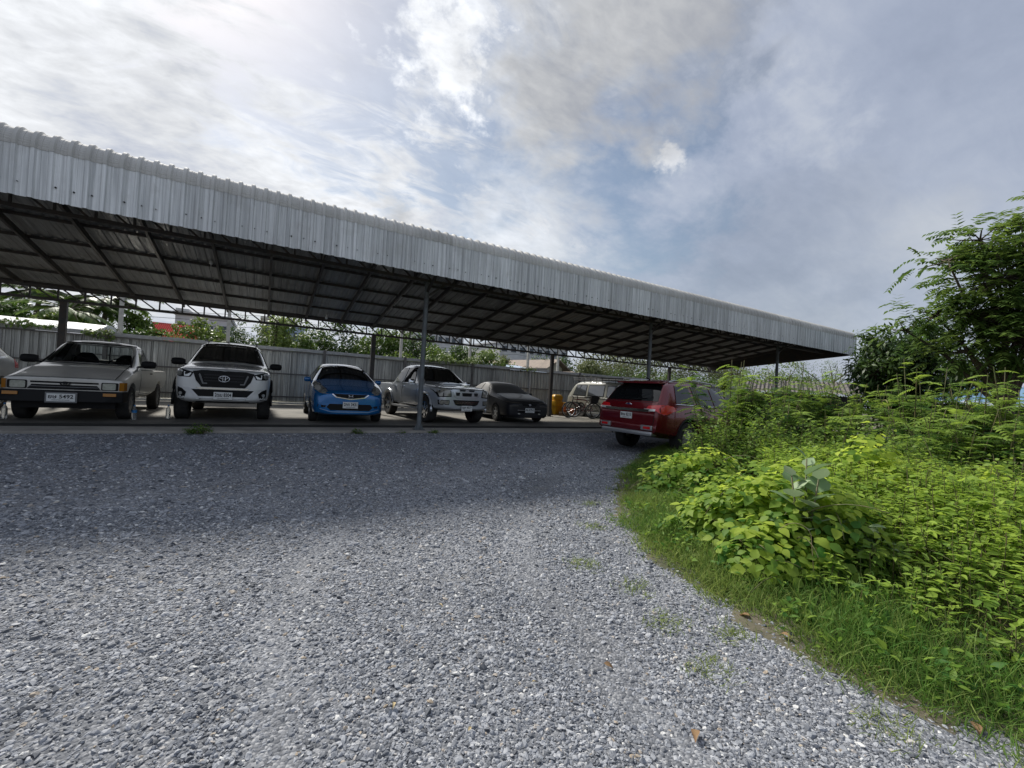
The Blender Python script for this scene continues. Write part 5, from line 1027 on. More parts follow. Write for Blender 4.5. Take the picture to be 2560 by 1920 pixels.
def stone_mat():
    m = bpy.data.materials.new('crushed_stone'); m.use_nodes = True; t = m.node_tree; ln = t.links.new; p = t.nodes['Principled BSDF']; p.inputs['Roughness'].default_value = 0.72; p.inputs['Specular IOR Level'].default_value = 0.35
    oi = t.nodes.new('ShaderNodeObjectInfo'); cr = t.nodes.new('ShaderNodeValToRGB'); e = cr.color_ramp.elements
    e[0].position = 0.0; e[0].color = (0.075, 0.082, 0.095, 1); e[1].position = 1.0; e[1].color = (0.58, 0.58, 0.565, 1)
    for pos, c_ in ((0.30, (0.165, 0.177, 0.20, 1)), (0.72, (0.30, 0.315, 0.342, 1)), (0.93, (0.40, 0.41, 0.43, 1)), (0.965, (0.33, 0.27, 0.20, 1)), (0.972, (0.58, 0.58, 0.57, 1))):
        q = e.new(pos); q.color = c_
    ln(oi.outputs['Random'], cr.inputs[0])
    tcn = t.nodes.new('ShaderNodeTexCoord'); n = t.nodes.new('ShaderNodeTexNoise'); n.inputs['Scale'].default_value = 3.0; n.inputs['Detail'].default_value = 3; ln(tcn.outputs['Object'], n.inputs['Vector'])
    mr = t.nodes.new('ShaderNodeMapRange'); mr.inputs[3].default_value = 0.65; mr.inputs[4].default_value = 1.3; ln(n.outputs[0], mr.inputs[0]); s_ = t.nodes.new('ShaderNodeVectorMath'); s_.operation = 'SCALE'; ln(cr.outputs[0], s_.inputs[0]); ln(mr.outputs[0], s_.inputs[3]); ln(s_.outputs[0], p.inputs['Base Color'])
    return m
M_STONE = stone_mat()
ng = bpy.data.node_groups.new('stones', 'GeometryNodeTree'); ng.interface.new_socket('Geometry', in_out='INPUT', socket_type='NodeSocketGeometry'); ng.interface.new_socket('Geometry', in_out='OUTPUT', socket_type='NodeSocketGeometry')
N_ = ng.nodes.new; GL = ng.links.new; gi = N_('NodeGroupInput'); go = N_('NodeGroupOutput')
g2i = N_('GeometryNodeGeometryToInstance')
for k in range(7):
    pts = N_('GeometryNodeMeshIcoSphere'); pts.inputs['Subdivisions'].default_value = 2 if k < 3 else 1
    spn = N_('GeometryNodeSetPosition'); nz = N_('ShaderNodeTexNoise'); nz.noise_dimensions = '4D'; nz.inputs['W'].default_value = 3.7*k; nz.inputs['Scale'].default_value = 0.9; nz.inputs['Detail'].default_value = 1.0
    sb = N_('ShaderNodeVectorMath'); sb.operation = 'SUBTRACT'; sb.inputs[1].default_value = (0.5, 0.5, 0.5); GL(nz.outputs['Color'], sb.inputs[0]); sc2 = N_('ShaderNodeVectorMath'); sc2.operation = 'SCALE'; sc2.inputs[3].default_value = 1.9; GL(sb.outputs[0], sc2.inputs[0])
    GL(pts.outputs['Mesh'], spn.inputs['Geometry']); GL(sc2.outputs[0], spn.inputs['Offset'])
    tr = N_('GeometryNodeTransform'); tr.inputs['Scale'].default_value = [(1.25, 0.85, 0.55), (1.0, 1.0, 0.6), (1.5, 0.8, 0.4), (1.1, 0.9, 0.7), (1.35, 0.75, 0.5), (1.0, 0.8, 0.45), (1.2, 1.0, 0.5)][k]; GL(spn.outputs[0], tr.inputs['Geometry'])
    ss = N_('GeometryNodeSetShadeSmooth'); ss.inputs['Shade Smooth'].default_value = False; GL(tr.outputs[0], ss.inputs['Geometry'])
    sm_ = N_('GeometryNodeSetMaterial'); sm_.inputs['Material'].default_value = M_STONE; GL(ss.outputs[0], sm_.inputs['Geometry']); GL(sm_.outputs[0], g2i.inputs[0])
def nattr(nm, tp):
    n = N_('GeometryNodeInputNamedAttribute'); n.data_type = tp; n.inputs[0].default_value = nm; return n.outputs[0]
iop = N_('GeometryNodeInstanceOnPoints'); iop.inputs['Pick Instance'].default_value = True
m2p = N_('GeometryNodeMeshToPoints'); GL(gi.outputs[0], m2p.inputs['Mesh'])
GL(m2p.outputs[0], iop.inputs['Points']); GL(g2i.outputs[0], iop.inputs['Instance']); GL(nattr('pick', 'INT'), iop.inputs['Instance Index'])
e2r = N_('FunctionNodeEulerToRotation'); GL(nattr('eul', 'FLOAT_VECTOR'), e2r.inputs[0]); GL(e2r.outputs[0], iop.inputs['Rotation']); GL(nattr('size', 'FLOAT'), iop.inputs['Scale']); GL(iop.outputs[0], go.inputs[0])
md = GRAV.modifiers.new('stones', 'NODES'); md.node_group = ng

# ------------------------------------------------------------------ grass along the gravel's edge
def grass():
    n = 95000; y = RNG.uniform(0.0, 8.2, n)**1.0; ex = np.interp(y, [p[1] for p in EDGE], [p[0] for p in EDGE]); off = RNG.gamma(2.2, 0.33, n)-0.20; x = ex+off*np.where(y > 3, 1.33, 1.0)
    pn = np.sin(x*5.1+y*3.0)*np.sin(y*4.3-x*2.0); pat = 0.5+0.5*np.sin(x*2.3+2.0*np.sin(y*1.9+0.7))*np.sin(y*2.9+1.3*np.sin(x*1.7)); keep = RNG.random(n) < np.clip((off+0.10+0.20*pn)/0.45, 0.05, 1)*(0.30+0.70*pat); keep &= RNG.random(n) < np.clip(1.6-y*0.13, 0.4, 1); x, y, off = x[keep], y[keep], off[keep]; n = len(x)
    h = RNG.uniform(0.05, 0.14, n)*np.clip(0.55+off*1.1, 0.35, 2.0)*RNG.uniform(0.6, 1.5, n)*(0.7+0.6*pat[keep]); D = rand_dirs(n, 1.0, 0.8); D[:, 2] = np.abs(D[:, 2]); N = rand_dirs(n)
    z = gz(x, y)-0.005; w = 0.0045/h*np.clip(1+0.15*y, 1, 2.0)
    clump = 0.5+0.5*np.sin(x*3.1+1.7*np.sin(y*2.1)); tint = np.clip(0.35*clump+0.75*RNG.random(n)**1.5+0.35*np.clip(0.35-off, 0, 0.5)-0.1, 0, 1)
    # lower half upright, upper half bent over: two stacked blades
    a1 = leaf_arrays(np.stack([x, y, z], 1), D, N, h, T_BL_V, T_BL_F, w, tint)
    g_ = link('grass_verge', np_mesh('grass_verge', *a1[:2], M_GRASS, a1[2])); meta(g_, 'short green grass along the edge of the gravel', 'grass', kind='stuff')
    # thin tufts out on the gravel
    C_ = [(2.2, 1.75), (2.35, 2.15), (2.05, 1.35), (2.25, 2.6), (2.9, 3.25), (3.5, 4.0), (2.4, 0.75), (2.45, 1.5)]; L_ = []
    for cx, cy_ in C_:
        m = 170; x = cx+RNG.normal(0, 0.075, m); y = cy_+RNG.normal(0, 0.06, m); h = RNG.uniform(0.025, 0.06, m); D = rand_dirs(m, 0.9); D[:, 2] = np.abs(D[:, 2]); L_.append(leaf_arrays(np.stack([x, y, gz(x, y)], 1), D, rand_dirs(m), h, T_BL_V, T_BL_F, 0.08, RNG.uniform(0.5, 1.0, m)))
    V, F, T = join_arrays(L_); meta(link('gravel_grass', np_mesh('gravel_grass', V, F, M_GRASS, T)), 'thin grass tufts growing through the gravel', 'grass', kind='stuff')
grass()

# ------------------------------------------------------------------ plants
def plant_base(px, py, d):
    r = fwd+rt*((px-1280)/FPX)+up*((960-py)/FPX); p = Vector((0, 0, CAM_H))+r*d; g_ = float(gz(p.x, p.y)); return Vector((p.x, p.y, g_)), max(0.25, p.z-g_)
def arch(p0, d, ln, droop, n=6):
    P = [np.array(p0, float)]; d = np.array(d, float)
    for i in range(n): P.append(P[-1]+d*ln/n); d = d+np.array([0, 0, -droop/n]); d /= np.linalg.norm(d)
    return P
def feather_shrub(base, h, seed, stems=7, spread=0.5, label='', fr_len=0.26, dens=1.0, m=None, nearf=1.0, name='feathery_shrub', group='feathery shrubs in the overgrown patch'):
    rs = np.random.default_rng(seed); e = empty(name, base, 0, label, 'shrub', group); curves = []; PP, DD, NN, SS, TT = [], [], [], [], []
    for s in range(stems):
        a = rs.uniform(0, 2*pi); tilt = rs.uniform(0.05, spread); d = np.array([cos(a)*tilt, sin(a)*tilt, 1.0]); d /= np.linalg.norm(d); ln = h*rs.uniform(0.72, 1.06); P = arch((0.08*cos(a), 0.08*sin(a), 0), d, ln, rs.uniform(0.1, 0.5)*tilt*2, 8)
        curves.append((P, np.linspace(0.010, 0.003, len(P))*max(1, h/1.2))); base_t = rs.uniform(0, 0.5)
        nf = int((16+10*h)*dens)
        for k in range(nf):
            t = (k/nf)*0.82+0.18*rs.random(); t = 0.16+0.84*t; i = min(int(t*(len(P)-1)), len(P)-2); f = t*(len(P)-1)-i; q = P[i]*(1-f)+P[i+1]*f
            b = rs.uniform(0, 2*pi); el = rs.uniform(-0.25, 0.75); fd = np.array([cos(b)*cos(el), sin(b)*cos(el), sin(el)]); L0 = fr_len*rs.uniform(0.6, 1.15)
            fp = arch(q, fd, L0, 0.9, 5); up_ = np.array([0, 0, 1.0]); side = np.cross(fd, up_); side /= max(1e-6, np.linalg.norm(side)); nrm = np.cross(side, fd)
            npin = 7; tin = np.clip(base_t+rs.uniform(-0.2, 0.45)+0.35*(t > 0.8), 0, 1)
            for j in range(npin):
                u = (j+1)/npin; ii = min(int(u*(len(fp)-1)), len(fp)-2); ff = u*(len(fp)-1)-ii; pp = fp[ii]*(1-ff)+fp[ii+1]*ff; pd = fp[ii+1]-fp[ii]; pd = pd/np.linalg.norm(pd)
                for sg in (-1, 1):
                    PP.append(pp); DD.append(side*sg+pd*0.55+np.array([0, 0, -0.12])); NN.append(nrm+rs.normal(0, 0.15, 3)); SS.append(L0*rs.uniform(0.30, 0.42)*(1.0-0.45*abs(u-0.45))); TT.append(tin)
    V, F, T = leaf_arrays(PP, DD, NN, SS, T_PI_V, T_PI_F, 1.1*nearf, np.array(TT))
    link('foliage', np_mesh('foliage', V, F, m or M_SHRUB, T), e); link('stems', stem_mesh('stems', curves, M_STEM), e)
    return e
def leafy_shrub(base, h, seed, n=700, leaf=0.05, rad=0.5, m=None, label='', name='leafy_shrub', wid=0.9, group='leafy shrubs in the overgrown patch', tint_up=0.4, stems=9):
    rs = np.random.default_rng(seed); e = empty(name, base, 0, label, 'shrub', group); curves = []; PP, DD, NN, SS, TT = [], [], [], [], []
    for s in range(stems):
        a = rs.uniform(0, 2*pi); tl = rs.uniform(0.1, 0.9)*rad/max(h, 0.3); d = np.array([cos(a)*tl, sin(a)*tl, 1.0]); d /= np.linalg.norm(d); P = arch((0.05*cos(a), 0.05*sin(a), 0), d, h*rs.uniform(0.7, 1.05), 0.4*tl, 8); curves.append((P, np.linspace(0.007, 0.002, len(P))))
        k = n//stems; t = 0.12+0.88*rs.random(k)**0.8; i = np.minimum((t*8).astype(int), 7); f = t*8-i; P_ = np.array(P); q = P_[i]*(1-f)[:, None]+P_[i+1]*f[:, None]
        b = rs.uniform(0, 2*pi, k); el = rs.uniform(-0.3, 0.7, k); dd = np.stack([np.cos(b)*np.cos(el), np.sin(b)*np.cos(el), np.sin(el)], 1); q = q+dd*rs.uniform(0.01, 0.14*max(rad, 0.4), k)[:, None]
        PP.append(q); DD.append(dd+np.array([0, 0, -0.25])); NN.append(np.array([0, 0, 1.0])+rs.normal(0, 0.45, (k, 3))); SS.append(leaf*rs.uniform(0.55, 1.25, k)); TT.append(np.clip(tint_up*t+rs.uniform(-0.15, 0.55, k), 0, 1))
    V, F, T = leaf_arrays(np.concatenate(PP), np.concatenate(DD), np.concatenate(NN), np.concatenate(SS), T_OV_V, T_OV_F, wid, np.concatenate(TT))
    link('foliage', np_mesh('foliage', V, F, m or M_SHRUB, T), e); link('stems', stem_mesh('stems', curves, M_STEM), e); return e
ORD = ['first', 'second', 'third', 'fourth', 'fifth', 'sixth', 'seventh', 'eighth', 'ninth', 'tenth', 'eleventh', 'twelfth', 'thirteenth', 'fourteenth', 'fifteenth', 'sixteenth']
for k, (px, py, d) in enumerate([(1792, 985, 7.6), (1832, 918, 7.7), (1880, 932, 8.0), (1935, 930, 8.4), (1992, 925, 8.8), (2050, 938, 8.8), (2110, 935, 8.6), (2170, 945, 8.4), (2240, 955, 8.2), (2296, 915, 7.2), (2335, 935, 7.3), (2395, 960, 7.2), (2455, 945, 6.8), (2512, 925, 6.6), (2570, 890, 6.4), (2630, 880, 6.2),
                                   (1960, 1000, 7.2), (2070, 1010, 7.0), (2180, 1020, 6.6), (2300, 1015, 6.2), (2400, 1030, 5.6), (2490, 1020, 5.4), (2580, 1000, 5.2)]):
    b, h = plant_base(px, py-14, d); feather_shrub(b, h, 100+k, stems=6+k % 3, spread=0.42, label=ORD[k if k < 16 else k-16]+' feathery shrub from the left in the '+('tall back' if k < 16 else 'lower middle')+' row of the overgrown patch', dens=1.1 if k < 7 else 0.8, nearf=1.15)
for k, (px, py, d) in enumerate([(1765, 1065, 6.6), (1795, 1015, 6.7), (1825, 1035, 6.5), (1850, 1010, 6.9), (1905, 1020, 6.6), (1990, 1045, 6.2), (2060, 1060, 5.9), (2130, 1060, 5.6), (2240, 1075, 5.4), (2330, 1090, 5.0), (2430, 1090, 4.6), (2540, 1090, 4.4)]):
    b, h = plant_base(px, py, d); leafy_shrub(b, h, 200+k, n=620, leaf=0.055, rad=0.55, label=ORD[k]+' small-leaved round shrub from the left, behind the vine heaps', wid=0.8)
# broad-leaved vine heaps
def vine_mound(name, blobs, n, seed, label, leaf=0.105, nobj=300, tint_bias=0.0):
    rs = np.random.default_rng(seed); c0 = blobs[0]; base = Vector((c0[0], c0[1], float(gz(c0[0], c0[1])))); e = empty(name, base, 0, label, 'vine', 'vine heaps at the edge of the gravel')
    wts = np.array([b[2]*b[3]*b[4] for b in blobs]); wts /= wts.sum(); P, Nn, T = [], [], []
    for (x, y, rx, ry, h), w_ in zip(blobs, wts):
        k = int(n*w_); v = unit(rs.normal(size=(k, 3))); v[:, 2] = np.abs(v[:, 2]); r = 1.0-0.32*rs.random(k)**2; lump = 1+0.16*np.sin(v[:, 0]*6+seed)*np.sin(v[:, 1]*7+2*v[:, 2]*4)
        q = v*(r*lump)[:, None]*np.array([rx, ry, h]); g_ = gz(x+q[:, 0], y+q[:, 1]); P.append(np.stack([x+q[:, 0]-base.x, y+q[:, 1]-base.y, g_+q[:, 2]+0.02-base.z], 1))
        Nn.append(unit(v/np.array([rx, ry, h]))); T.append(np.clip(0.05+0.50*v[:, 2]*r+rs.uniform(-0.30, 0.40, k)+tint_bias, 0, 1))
    P = np.concatenate(P); Nn = np.concatenate(Nn); T = np.concatenate(T); k = len(P)
    PP, DD, NN, SS, TT = [], [], [], [], []
    az = rs.uniform(0, 2*pi, k); nn = unit(Nn*0.8+np.array([0, -0.15, 0.85])+rs.normal(0, 0.28, (k, 3)))
    for j, da in enumerate((0.0, 1.75, -1.75)):
        a = az+da; d = np.stack([np.cos(a), np.sin(a), np.zeros(k)], 1); d = unit(d-nn*np.sum(d*nn, 1, keepdims=True)+Nn*0.10+np.array([0, 0, -0.22])); sel = rs.random(k) < (1.0 if j == 0 else 0.75)
        s_ = leaf*rs.uniform(0.55, 1.2, k)*(1.0 if j == 0 else 0.85); PP.append((P+d*0.018)[sel]); DD.append(d[sel]); NN.append((nn+rs.normal(0, 0.12, (k, 3)))[sel]); SS.append(s_[sel]); TT.append(np.clip(T+rs.uniform(-0.1, 0.1, k), 0, 1)[sel])
    PP, DD, NN, SS, TT = map(np.concatenate, (PP, DD, NN, SS, TT))
    # the leaves that show largest become single parts
    dist = np.linalg.norm(PP+np.array(base)-np.array([0, 0, CAM_H]), axis=1); score = SS/dist*(0.4+np.clip((PP[:, 2]), 0, 1)); order = np.argsort(-score); big = order[:nobj]; rest = order[nobj:]
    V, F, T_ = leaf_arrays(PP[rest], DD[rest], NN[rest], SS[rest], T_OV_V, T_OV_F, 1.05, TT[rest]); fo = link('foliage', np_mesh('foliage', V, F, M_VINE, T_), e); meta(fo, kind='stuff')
    protos = []
    for q in range(8):
        tv = T_OV_V.copy(); tv[:, 2] += 0.05*np.sin(tv[:, 1]*(4+q)+q); protos.append(np_mesh('leaf', tv*np.array([1.05, 1, 1]), T_OV_F, M_VINE, np.full(len(tv), (q+0.5)/8)))
    for i in big:
        d = Vector(DD[i]).normalized(); nrm = Vector(NN[i]); nrm = (nrm-d*nrm.dot(d)).normalized(); x = d.cross(nrm); s_ = SS[i]; o = bpy.data.objects.new('leaf', protos[min(7, int(TT[i]*8))]); COL.objects.link(o); o.parent = e
        o.matrix_local = Matrix(((x.x*s_, d.x*s_, nrm.x*s_, PP[i][0]), (x.y*s_, d.y*s_, nrm.y*s_, PP[i][1]), (x.z*s_, d.z*s_, nrm.z*s_, PP[i][2]), (0, 0, 0, 1)))
    curves = []
    for q in range(46):
        i = rs.integers(0, k); p0 = P[i]*np.array([1, 1, 0.75]); a = rs.uniform(0, 2*pi); curves.append((arch(p0, (cos(a)*0.6, sin(a)*0.6, rs.uniform(0.1, 0.7)), rs.uniform(0.25, 0.7), rs.uniform(0.8, 2.2), 8), np.linspace(0.005, 0.0025, 9)))
    link('runners', stem_mesh('runners', curves, M_STEM), e); return e
def pb(px, py, d): b, h = plant_base(px, py, d); return b.x, b.y, h
x1, y1, h1 = pb(1875, 1200, 3.95); x2, y2, h2 = pb(1975, 1170, 3.75); x3, y3, h3 = pb(1800, 1240, 4.15); x4, y4, h4 = pb(2065, 1200, 3.45); x5, y5, h5 = pb(1950, 1300, 3.35)
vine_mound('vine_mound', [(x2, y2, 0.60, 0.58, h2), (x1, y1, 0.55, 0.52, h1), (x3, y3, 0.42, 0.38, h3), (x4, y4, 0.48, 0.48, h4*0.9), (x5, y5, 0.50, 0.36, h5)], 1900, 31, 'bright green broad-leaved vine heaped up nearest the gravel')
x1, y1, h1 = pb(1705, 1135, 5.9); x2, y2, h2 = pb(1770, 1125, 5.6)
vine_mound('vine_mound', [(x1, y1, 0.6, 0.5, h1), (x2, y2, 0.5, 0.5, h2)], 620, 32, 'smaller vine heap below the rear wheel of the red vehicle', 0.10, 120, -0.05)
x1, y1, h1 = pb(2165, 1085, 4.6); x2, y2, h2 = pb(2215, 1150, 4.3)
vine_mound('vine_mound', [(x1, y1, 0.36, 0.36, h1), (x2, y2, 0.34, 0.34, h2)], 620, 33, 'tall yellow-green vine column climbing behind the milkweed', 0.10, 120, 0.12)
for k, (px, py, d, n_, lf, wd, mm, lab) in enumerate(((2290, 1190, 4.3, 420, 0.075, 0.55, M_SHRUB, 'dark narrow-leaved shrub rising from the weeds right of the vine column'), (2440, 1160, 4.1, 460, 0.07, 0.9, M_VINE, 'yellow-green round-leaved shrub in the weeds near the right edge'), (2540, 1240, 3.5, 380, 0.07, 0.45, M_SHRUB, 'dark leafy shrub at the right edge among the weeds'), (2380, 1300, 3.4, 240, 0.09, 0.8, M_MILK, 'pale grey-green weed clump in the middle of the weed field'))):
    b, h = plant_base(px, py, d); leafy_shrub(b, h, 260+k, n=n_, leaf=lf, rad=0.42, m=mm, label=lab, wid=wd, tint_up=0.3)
# herbs to the right
def herbs(n, seed):
    rs = np.random.default_rng(seed); L_ = []; st_ = []
    PP, DD, NN, SS, TT, WW = [], [], [], [], [], []
    cnt = 0
    while cnt < n:
        y = rs.uniform(-0.6, 4.6); x = np.interp(y, [p[1] for p in EDGE], [p[0] for p in EDGE])+0.70+rs.uniform(0, 1)**0.8*3.7; d = x*sin(YAW)+y*cos(YAW); l_ = x*cos(YAW)-y*sin(YAW)
        if d < 0.7 or l_ > 1.32*d+0.4: continue
        if l_/d < 0.60 and y > 1.4: continue                      # the vine heap stands there
        es = float(edge_side(x, y)); h = np.clip(0.10+0.34*(es-0.6), 0.12, 0.66)*rs.uniform(0.75, 1.2); cnt += 1; z = float(gz(x, y)); lean = rs.normal(0, 0.12, 2); top = np.array([x+lean[0]*h, y+lean[1]*h, z+h]); bot = np.array([x, y, z]); st_.append(([bot, (bot+top)/2, top], [0.004, 0.003, 0.002]))
        nl = int(10+14*h/0.5); t = 0.2+0.8*np.sqrt(rs.random(nl)); q = bot+(top-bot)*t[:, None]; b = rs.uniform(0, 2*pi, nl); el = rs.uniform(-0.35, 0.5, nl); dd = np.stack([np.cos(b)*np.cos(el), np.sin(b)*np.cos(el), np.sin(el)], 1); q = q+dd*rs.uniform(0, 0.05, nl)[:, None]
        PP.append(q); DD.append(dd); NN.append(np.array([0, 0, 1.0])+rs.normal(0, 0.3, (nl, 3))); sz = rs.uniform(0.03, 0.075, nl)*rs.choice([0.8, 1.0, 1.4]); SS.append(sz); yb = rs.uniform(-0.2, 0.25); TT.append(np.clip(0.55*t+rs.uniform(-0.1, 0.35, nl)+yb+0.10*(x > 4.0), 0, 1)); WW.append(np.full(nl, rs.choice([0.40, 0.5, 0.6, 0.95])))
    V, F, T = leaf_arrays(*map(np.concatenate, (PP, DD, NN, SS)), T_OV_V, T_OV_F, np.concatenate(WW), np.concatenate(TT)); h_ = link('weeds', np_mesh('weeds', V, F, M_HERB, T)); meta(h_, 'dense knee-high green weeds at the right of the view', 'weeds', kind='stuff')
    s_ = link('weed_stems', stem_mesh('weed_stems', st_, M_STEM, 4)); meta(s_, 'thin upright stems of the knee-high weeds', 'weeds', kind='stuff')
herbs(1900, 41)
def edge_weeds(n, seed):
    rs = np.random.default_rng(seed); PP, DD, NN, SS, TT = [], [], [], [], []
    for _ in range(n):
        y = rs.uniform(0.3, 6.0); x = np.interp(y, [p[1] for p in EDGE], [p[0] for p in EDGE])+(0.12+rs.random()**0.7*0.8)*(1.3 if y > 3 else 1.0); k = int(rs.integers(5, 16)); b = rs.uniform(0, 2*pi, k); el = rs.uniform(-0.1, 0.9, k); h = rs.uniform(0.03, 0.16)
        d = np.stack([np.cos(b)*np.cos(el), np.sin(b)*np.cos(el), np.sin(el)], 1); PP.append(np.array([x, y, float(gz(x, y))])+np.stack([rs.normal(0, 0.03, k), rs.normal(0, 0.03, k), rs.random(k)*h], 1)); DD.append(d); NN.append(np.array([0, 0, 1.0])+rs.normal(0, 0.4, (k, 3))); SS.append(rs.uniform(0.02, 0.07, k)*rs.uniform(0.7, 1.3)); TT.append(np.clip(rs.uniform(0, 0.7, k), 0, 1))
    V, F, T = leaf_arrays(*map(np.concatenate, (PP, DD, NN, SS)), T_OV_V, T_OV_F, 0.75, np.concatenate(TT)); meta(link('edge_weeds', np_mesh('edge_weeds', V, F, M_HERB, T)), 'small broad-leaved weeds scattered through the grass edge', 'weeds', kind='stuff')
edge_weeds(420, 44)
def undergrowth(n, seed):
    rs = np.random.default_rng(seed); y = rs.uniform(2.0, 8.0, n); x = np.interp(y, [p[1] for p in EDGE], [p[0] for p in EDGE])+0.85+rs.uniform(0, 1, n)**1.3*6.5; k = ~((x > 7.0) & (y > 6.2)); x, y = x[k], y[k]; n = len(x); es = edge_side(x, y)
    hh = np.clip(0.05+0.33*(es-0.4), 0.06, 0.75)*rs.random(n)**0.7; b = rs.uniform(0, 2*pi, n); el = rs.uniform(-0.3, 0.6, n); D = np.stack([np.cos(b)*np.cos(el), np.sin(b)*np.cos(el), np.sin(el)], 1)
    V, F, T = leaf_arrays(np.stack([x, y, gz(x, y)+hh], 1), D, np.array([0, 0, 1.0])+rs.normal(0, 0.35, (n, 3)), rs.uniform(0.04, 0.10, n), T_OV_V, T_OV_F, 0.8, np.clip(rs.uniform(0, 0.5, n)+0.3*hh, 0, 1))
    meta(link('undergrowth', np_mesh('undergrowth', V, F, M_HERB, T)), 'green undergrowth filling the ground below the shrubs', 'undergrowth', kind='stuff')
undergrowth(17000, 43)
# milkweed with large pale leaves
b, h = plant_base(2015, 1150, 3.35); e = empty('milkweed_plant', b, 0, 'milkweed with large thick grey-green leaves standing out of the vine heap', 'plant'); rs = np.random.default_rng(5)
stm = MB()
for s in range(3):
    a = s*2.1+0.4; top = Vector((0.10*cos(a), 0.10*sin(a), h*(1.0 if s == 0 else 0.85))); stm.tube([(0, 0, 0), top*0.5+Vector((0.02, 0, 0)), top], [0.012, 0.009, 0.005], 7)
    lm = [np_mesh('leaf', T_OV_V*np.array([1.25, 1, 1]), T_OV_F, M_MILK, np.full(len(T_OV_V), t_)) for t_ in (0.15, 0.5, 0.9)] if s == 0 else lm
    for k in range(9):
        t = 0.40+0.60*k/8; q = top*t; az = k*1.57+(k//2)*0.5+s; el = 0.15+0.75*(t-0.4)/0.6; d = Vector((cos(az)*cos(el), sin(az)*cos(el), sin(el))); nn_ = Vector((0, 0, 1))-d*d.z; nn_.normalize(); x = d.cross(nn_); s_ = rs.uniform(0.15, 0.23)*(1.0 if k < 7 else 0.7)
        o = bpy.data.objects.new('leaf', lm[int(rs.integers(0, 3))]); COL.objects.link(o); o.parent = e; o.matrix_local = Matrix(((x.x*s_, d.x*s_, nn_.x*s_, q.x), (x.y*s_, d.y*s_, nn_.y*s_, q.y), (x.z*s_, d.z*s_, nn_.z*s_, q.z), (0, 0, 0, 1)))
stm.build('stems', M_STEM, e, smooth=True)
b, h = plant_base(2150, 1290, 3.3); leafy_shrub(b, h*0.9, 77, n=180, leaf=0.11, rad=0.35, m=M_MILK, label='pale dusty broad-leaved weed at the right foot of the vine heap', name='pale_weed', group=None, wid=0.9, stems=5)
# dry twig arcs standing out of the patch
for k, (px, py, d, a, lab) in enumerate(((1945, 985, 7.6, 2.7, 'bare arching twig above the shrubs below the carport roof'), (2230, 1010, 7.4, 0.6, 'bare curled twig in front of the dark tree'), (2045, 1330, 3.0, 2.2, 'pale dead vine hanging over the front of the vine heap'))):
    b, h = plant_base(px, py, d); mb = MB(); P = arch((0, 0, 0), (0.1*cos(a), 0.1*sin(a), 1), h*0.95, 0.0, 4); P += arch(P[-1], (0.5*cos(a), 0.5*sin(a), 0.8), 0.55*(d/7), 2.6, 9)[1:]
    t_ = mb.tube(P, np.linspace(0.006, 0.003, len(P))*(d/6), 5).build('dry_twig', mat('dry_twig', (0.30, 0.24, 0.13), 0.8), None, b); meta(t_, lab, 'twig', 'bare twigs in the overgrown patch')
# dead leaves and litter
LM = np_mesh('dead_leaf', T_OV_V*np.array([0.8, 1, 2.2]), T_OV_F, M_DRY, RNG.random(len(T_OV_V))); LM2 = np_mesh('dead_leaf', T_OV_V*np.array([0.6, 1, 3.0]), T_OV_F, mat('pale_dry_leaf', (0.42, 0.34, 0.19), 0.8))
def on_ground(px, py): 
    r = fwd+rt*((px-1280)/FPX)+up*((960-py)/FPX); t = (-0.25-CAM_H)/r.z; p = Vector((0, 0, CAM_H))+r*t; return Vector((p.x, p.y, float(gz(p.x, p.y))+0.022))
for k, (px, py) in enumerate([(1875, 1545), (1950, 1590), (2270, 1632), (2070, 1640), (2325, 1675), (2180, 1680), (2160, 1695), (1510, 1650), (2430, 1820), (1740, 1820), (2000, 1875), (1330, 1710), (1250, 1425), (1170, 1840), (1095, 1520), (1000, 1575), (985, 1770), (700, 1560), (545, 1215), (440, 1490), (340, 1235)]):
    o = link('dead_leaf', LM if k < 10 else LM2, None, on_ground(px, py), (random.uniform(-0.3, 0.3), random.uniform(-0.3, 0.3), random.uniform(0, 6)), None); s_ = random.uniform(0.05, 0.085) if k < 10 else random.uniform(0.022, 0.04); o.scale = (s_, s_, s_)
    meta(o, ('curled brown dead leaf at the gravel edge, '+ORD[k]+' brown one' if k < 10 else 'small pale dead leaf on the open gravel, '+ORD[k-10]+' of its kind')+' from the '+('red vehicle' if k < 10 else 'grass'), 'dead leaf', 'dead leaves at the gravel edge' if k < 10 else 'pale dead leaves on the gravel')
p = on_ground(1530, 1222); o = MB().lathe([(0.001, 0.0), (0.028, 0.0), (0.038, 0.075), (0.035, 0.075), (0.027, 0.004)], 16).build('plastic_cup', M_BOT, None, p+Vector((0, 0, 0.01)), smooth='auto', rot=(RAD(75), 0.3, 0.6)); meta(o, 'crushed clear plastic cup lying on the gravel near the grass', 'cup')
# weeds in the slab joint
for k, (px, py, h, n, lab) in enumerate(((490, 1090, 0.20, 420, 'dark green weed tuft on the concrete edge before the white pickup'), (905, 1087, 0.10, 130, 'small weed tuft on the concrete edge before the blue hatchback'), (1095, 1084, 0.09, 150, 'low weeds on the concrete edge right of the front column'), (1012, 1084, 0.05, 60, 'tiny weeds at the left of the front column base'))):
    r = fwd+rt*((px-1280)/FPX)+up*((960-py)/FPX); q = Vector((0, 0, CAM_H))+r*((-0.03-CAM_H)/r.z); e = leafy_shrub(Vector((q.x, 9.60, -0.055)), h, 300+k, n=n, leaf=0.045, rad=0.55 if k == 0 else 0.4, label=lab, name='weed_tuft', group='weeds along the concrete edge', wid=0.7, stems=12, tint_up=0.2)
    e['category'] = 'weed'

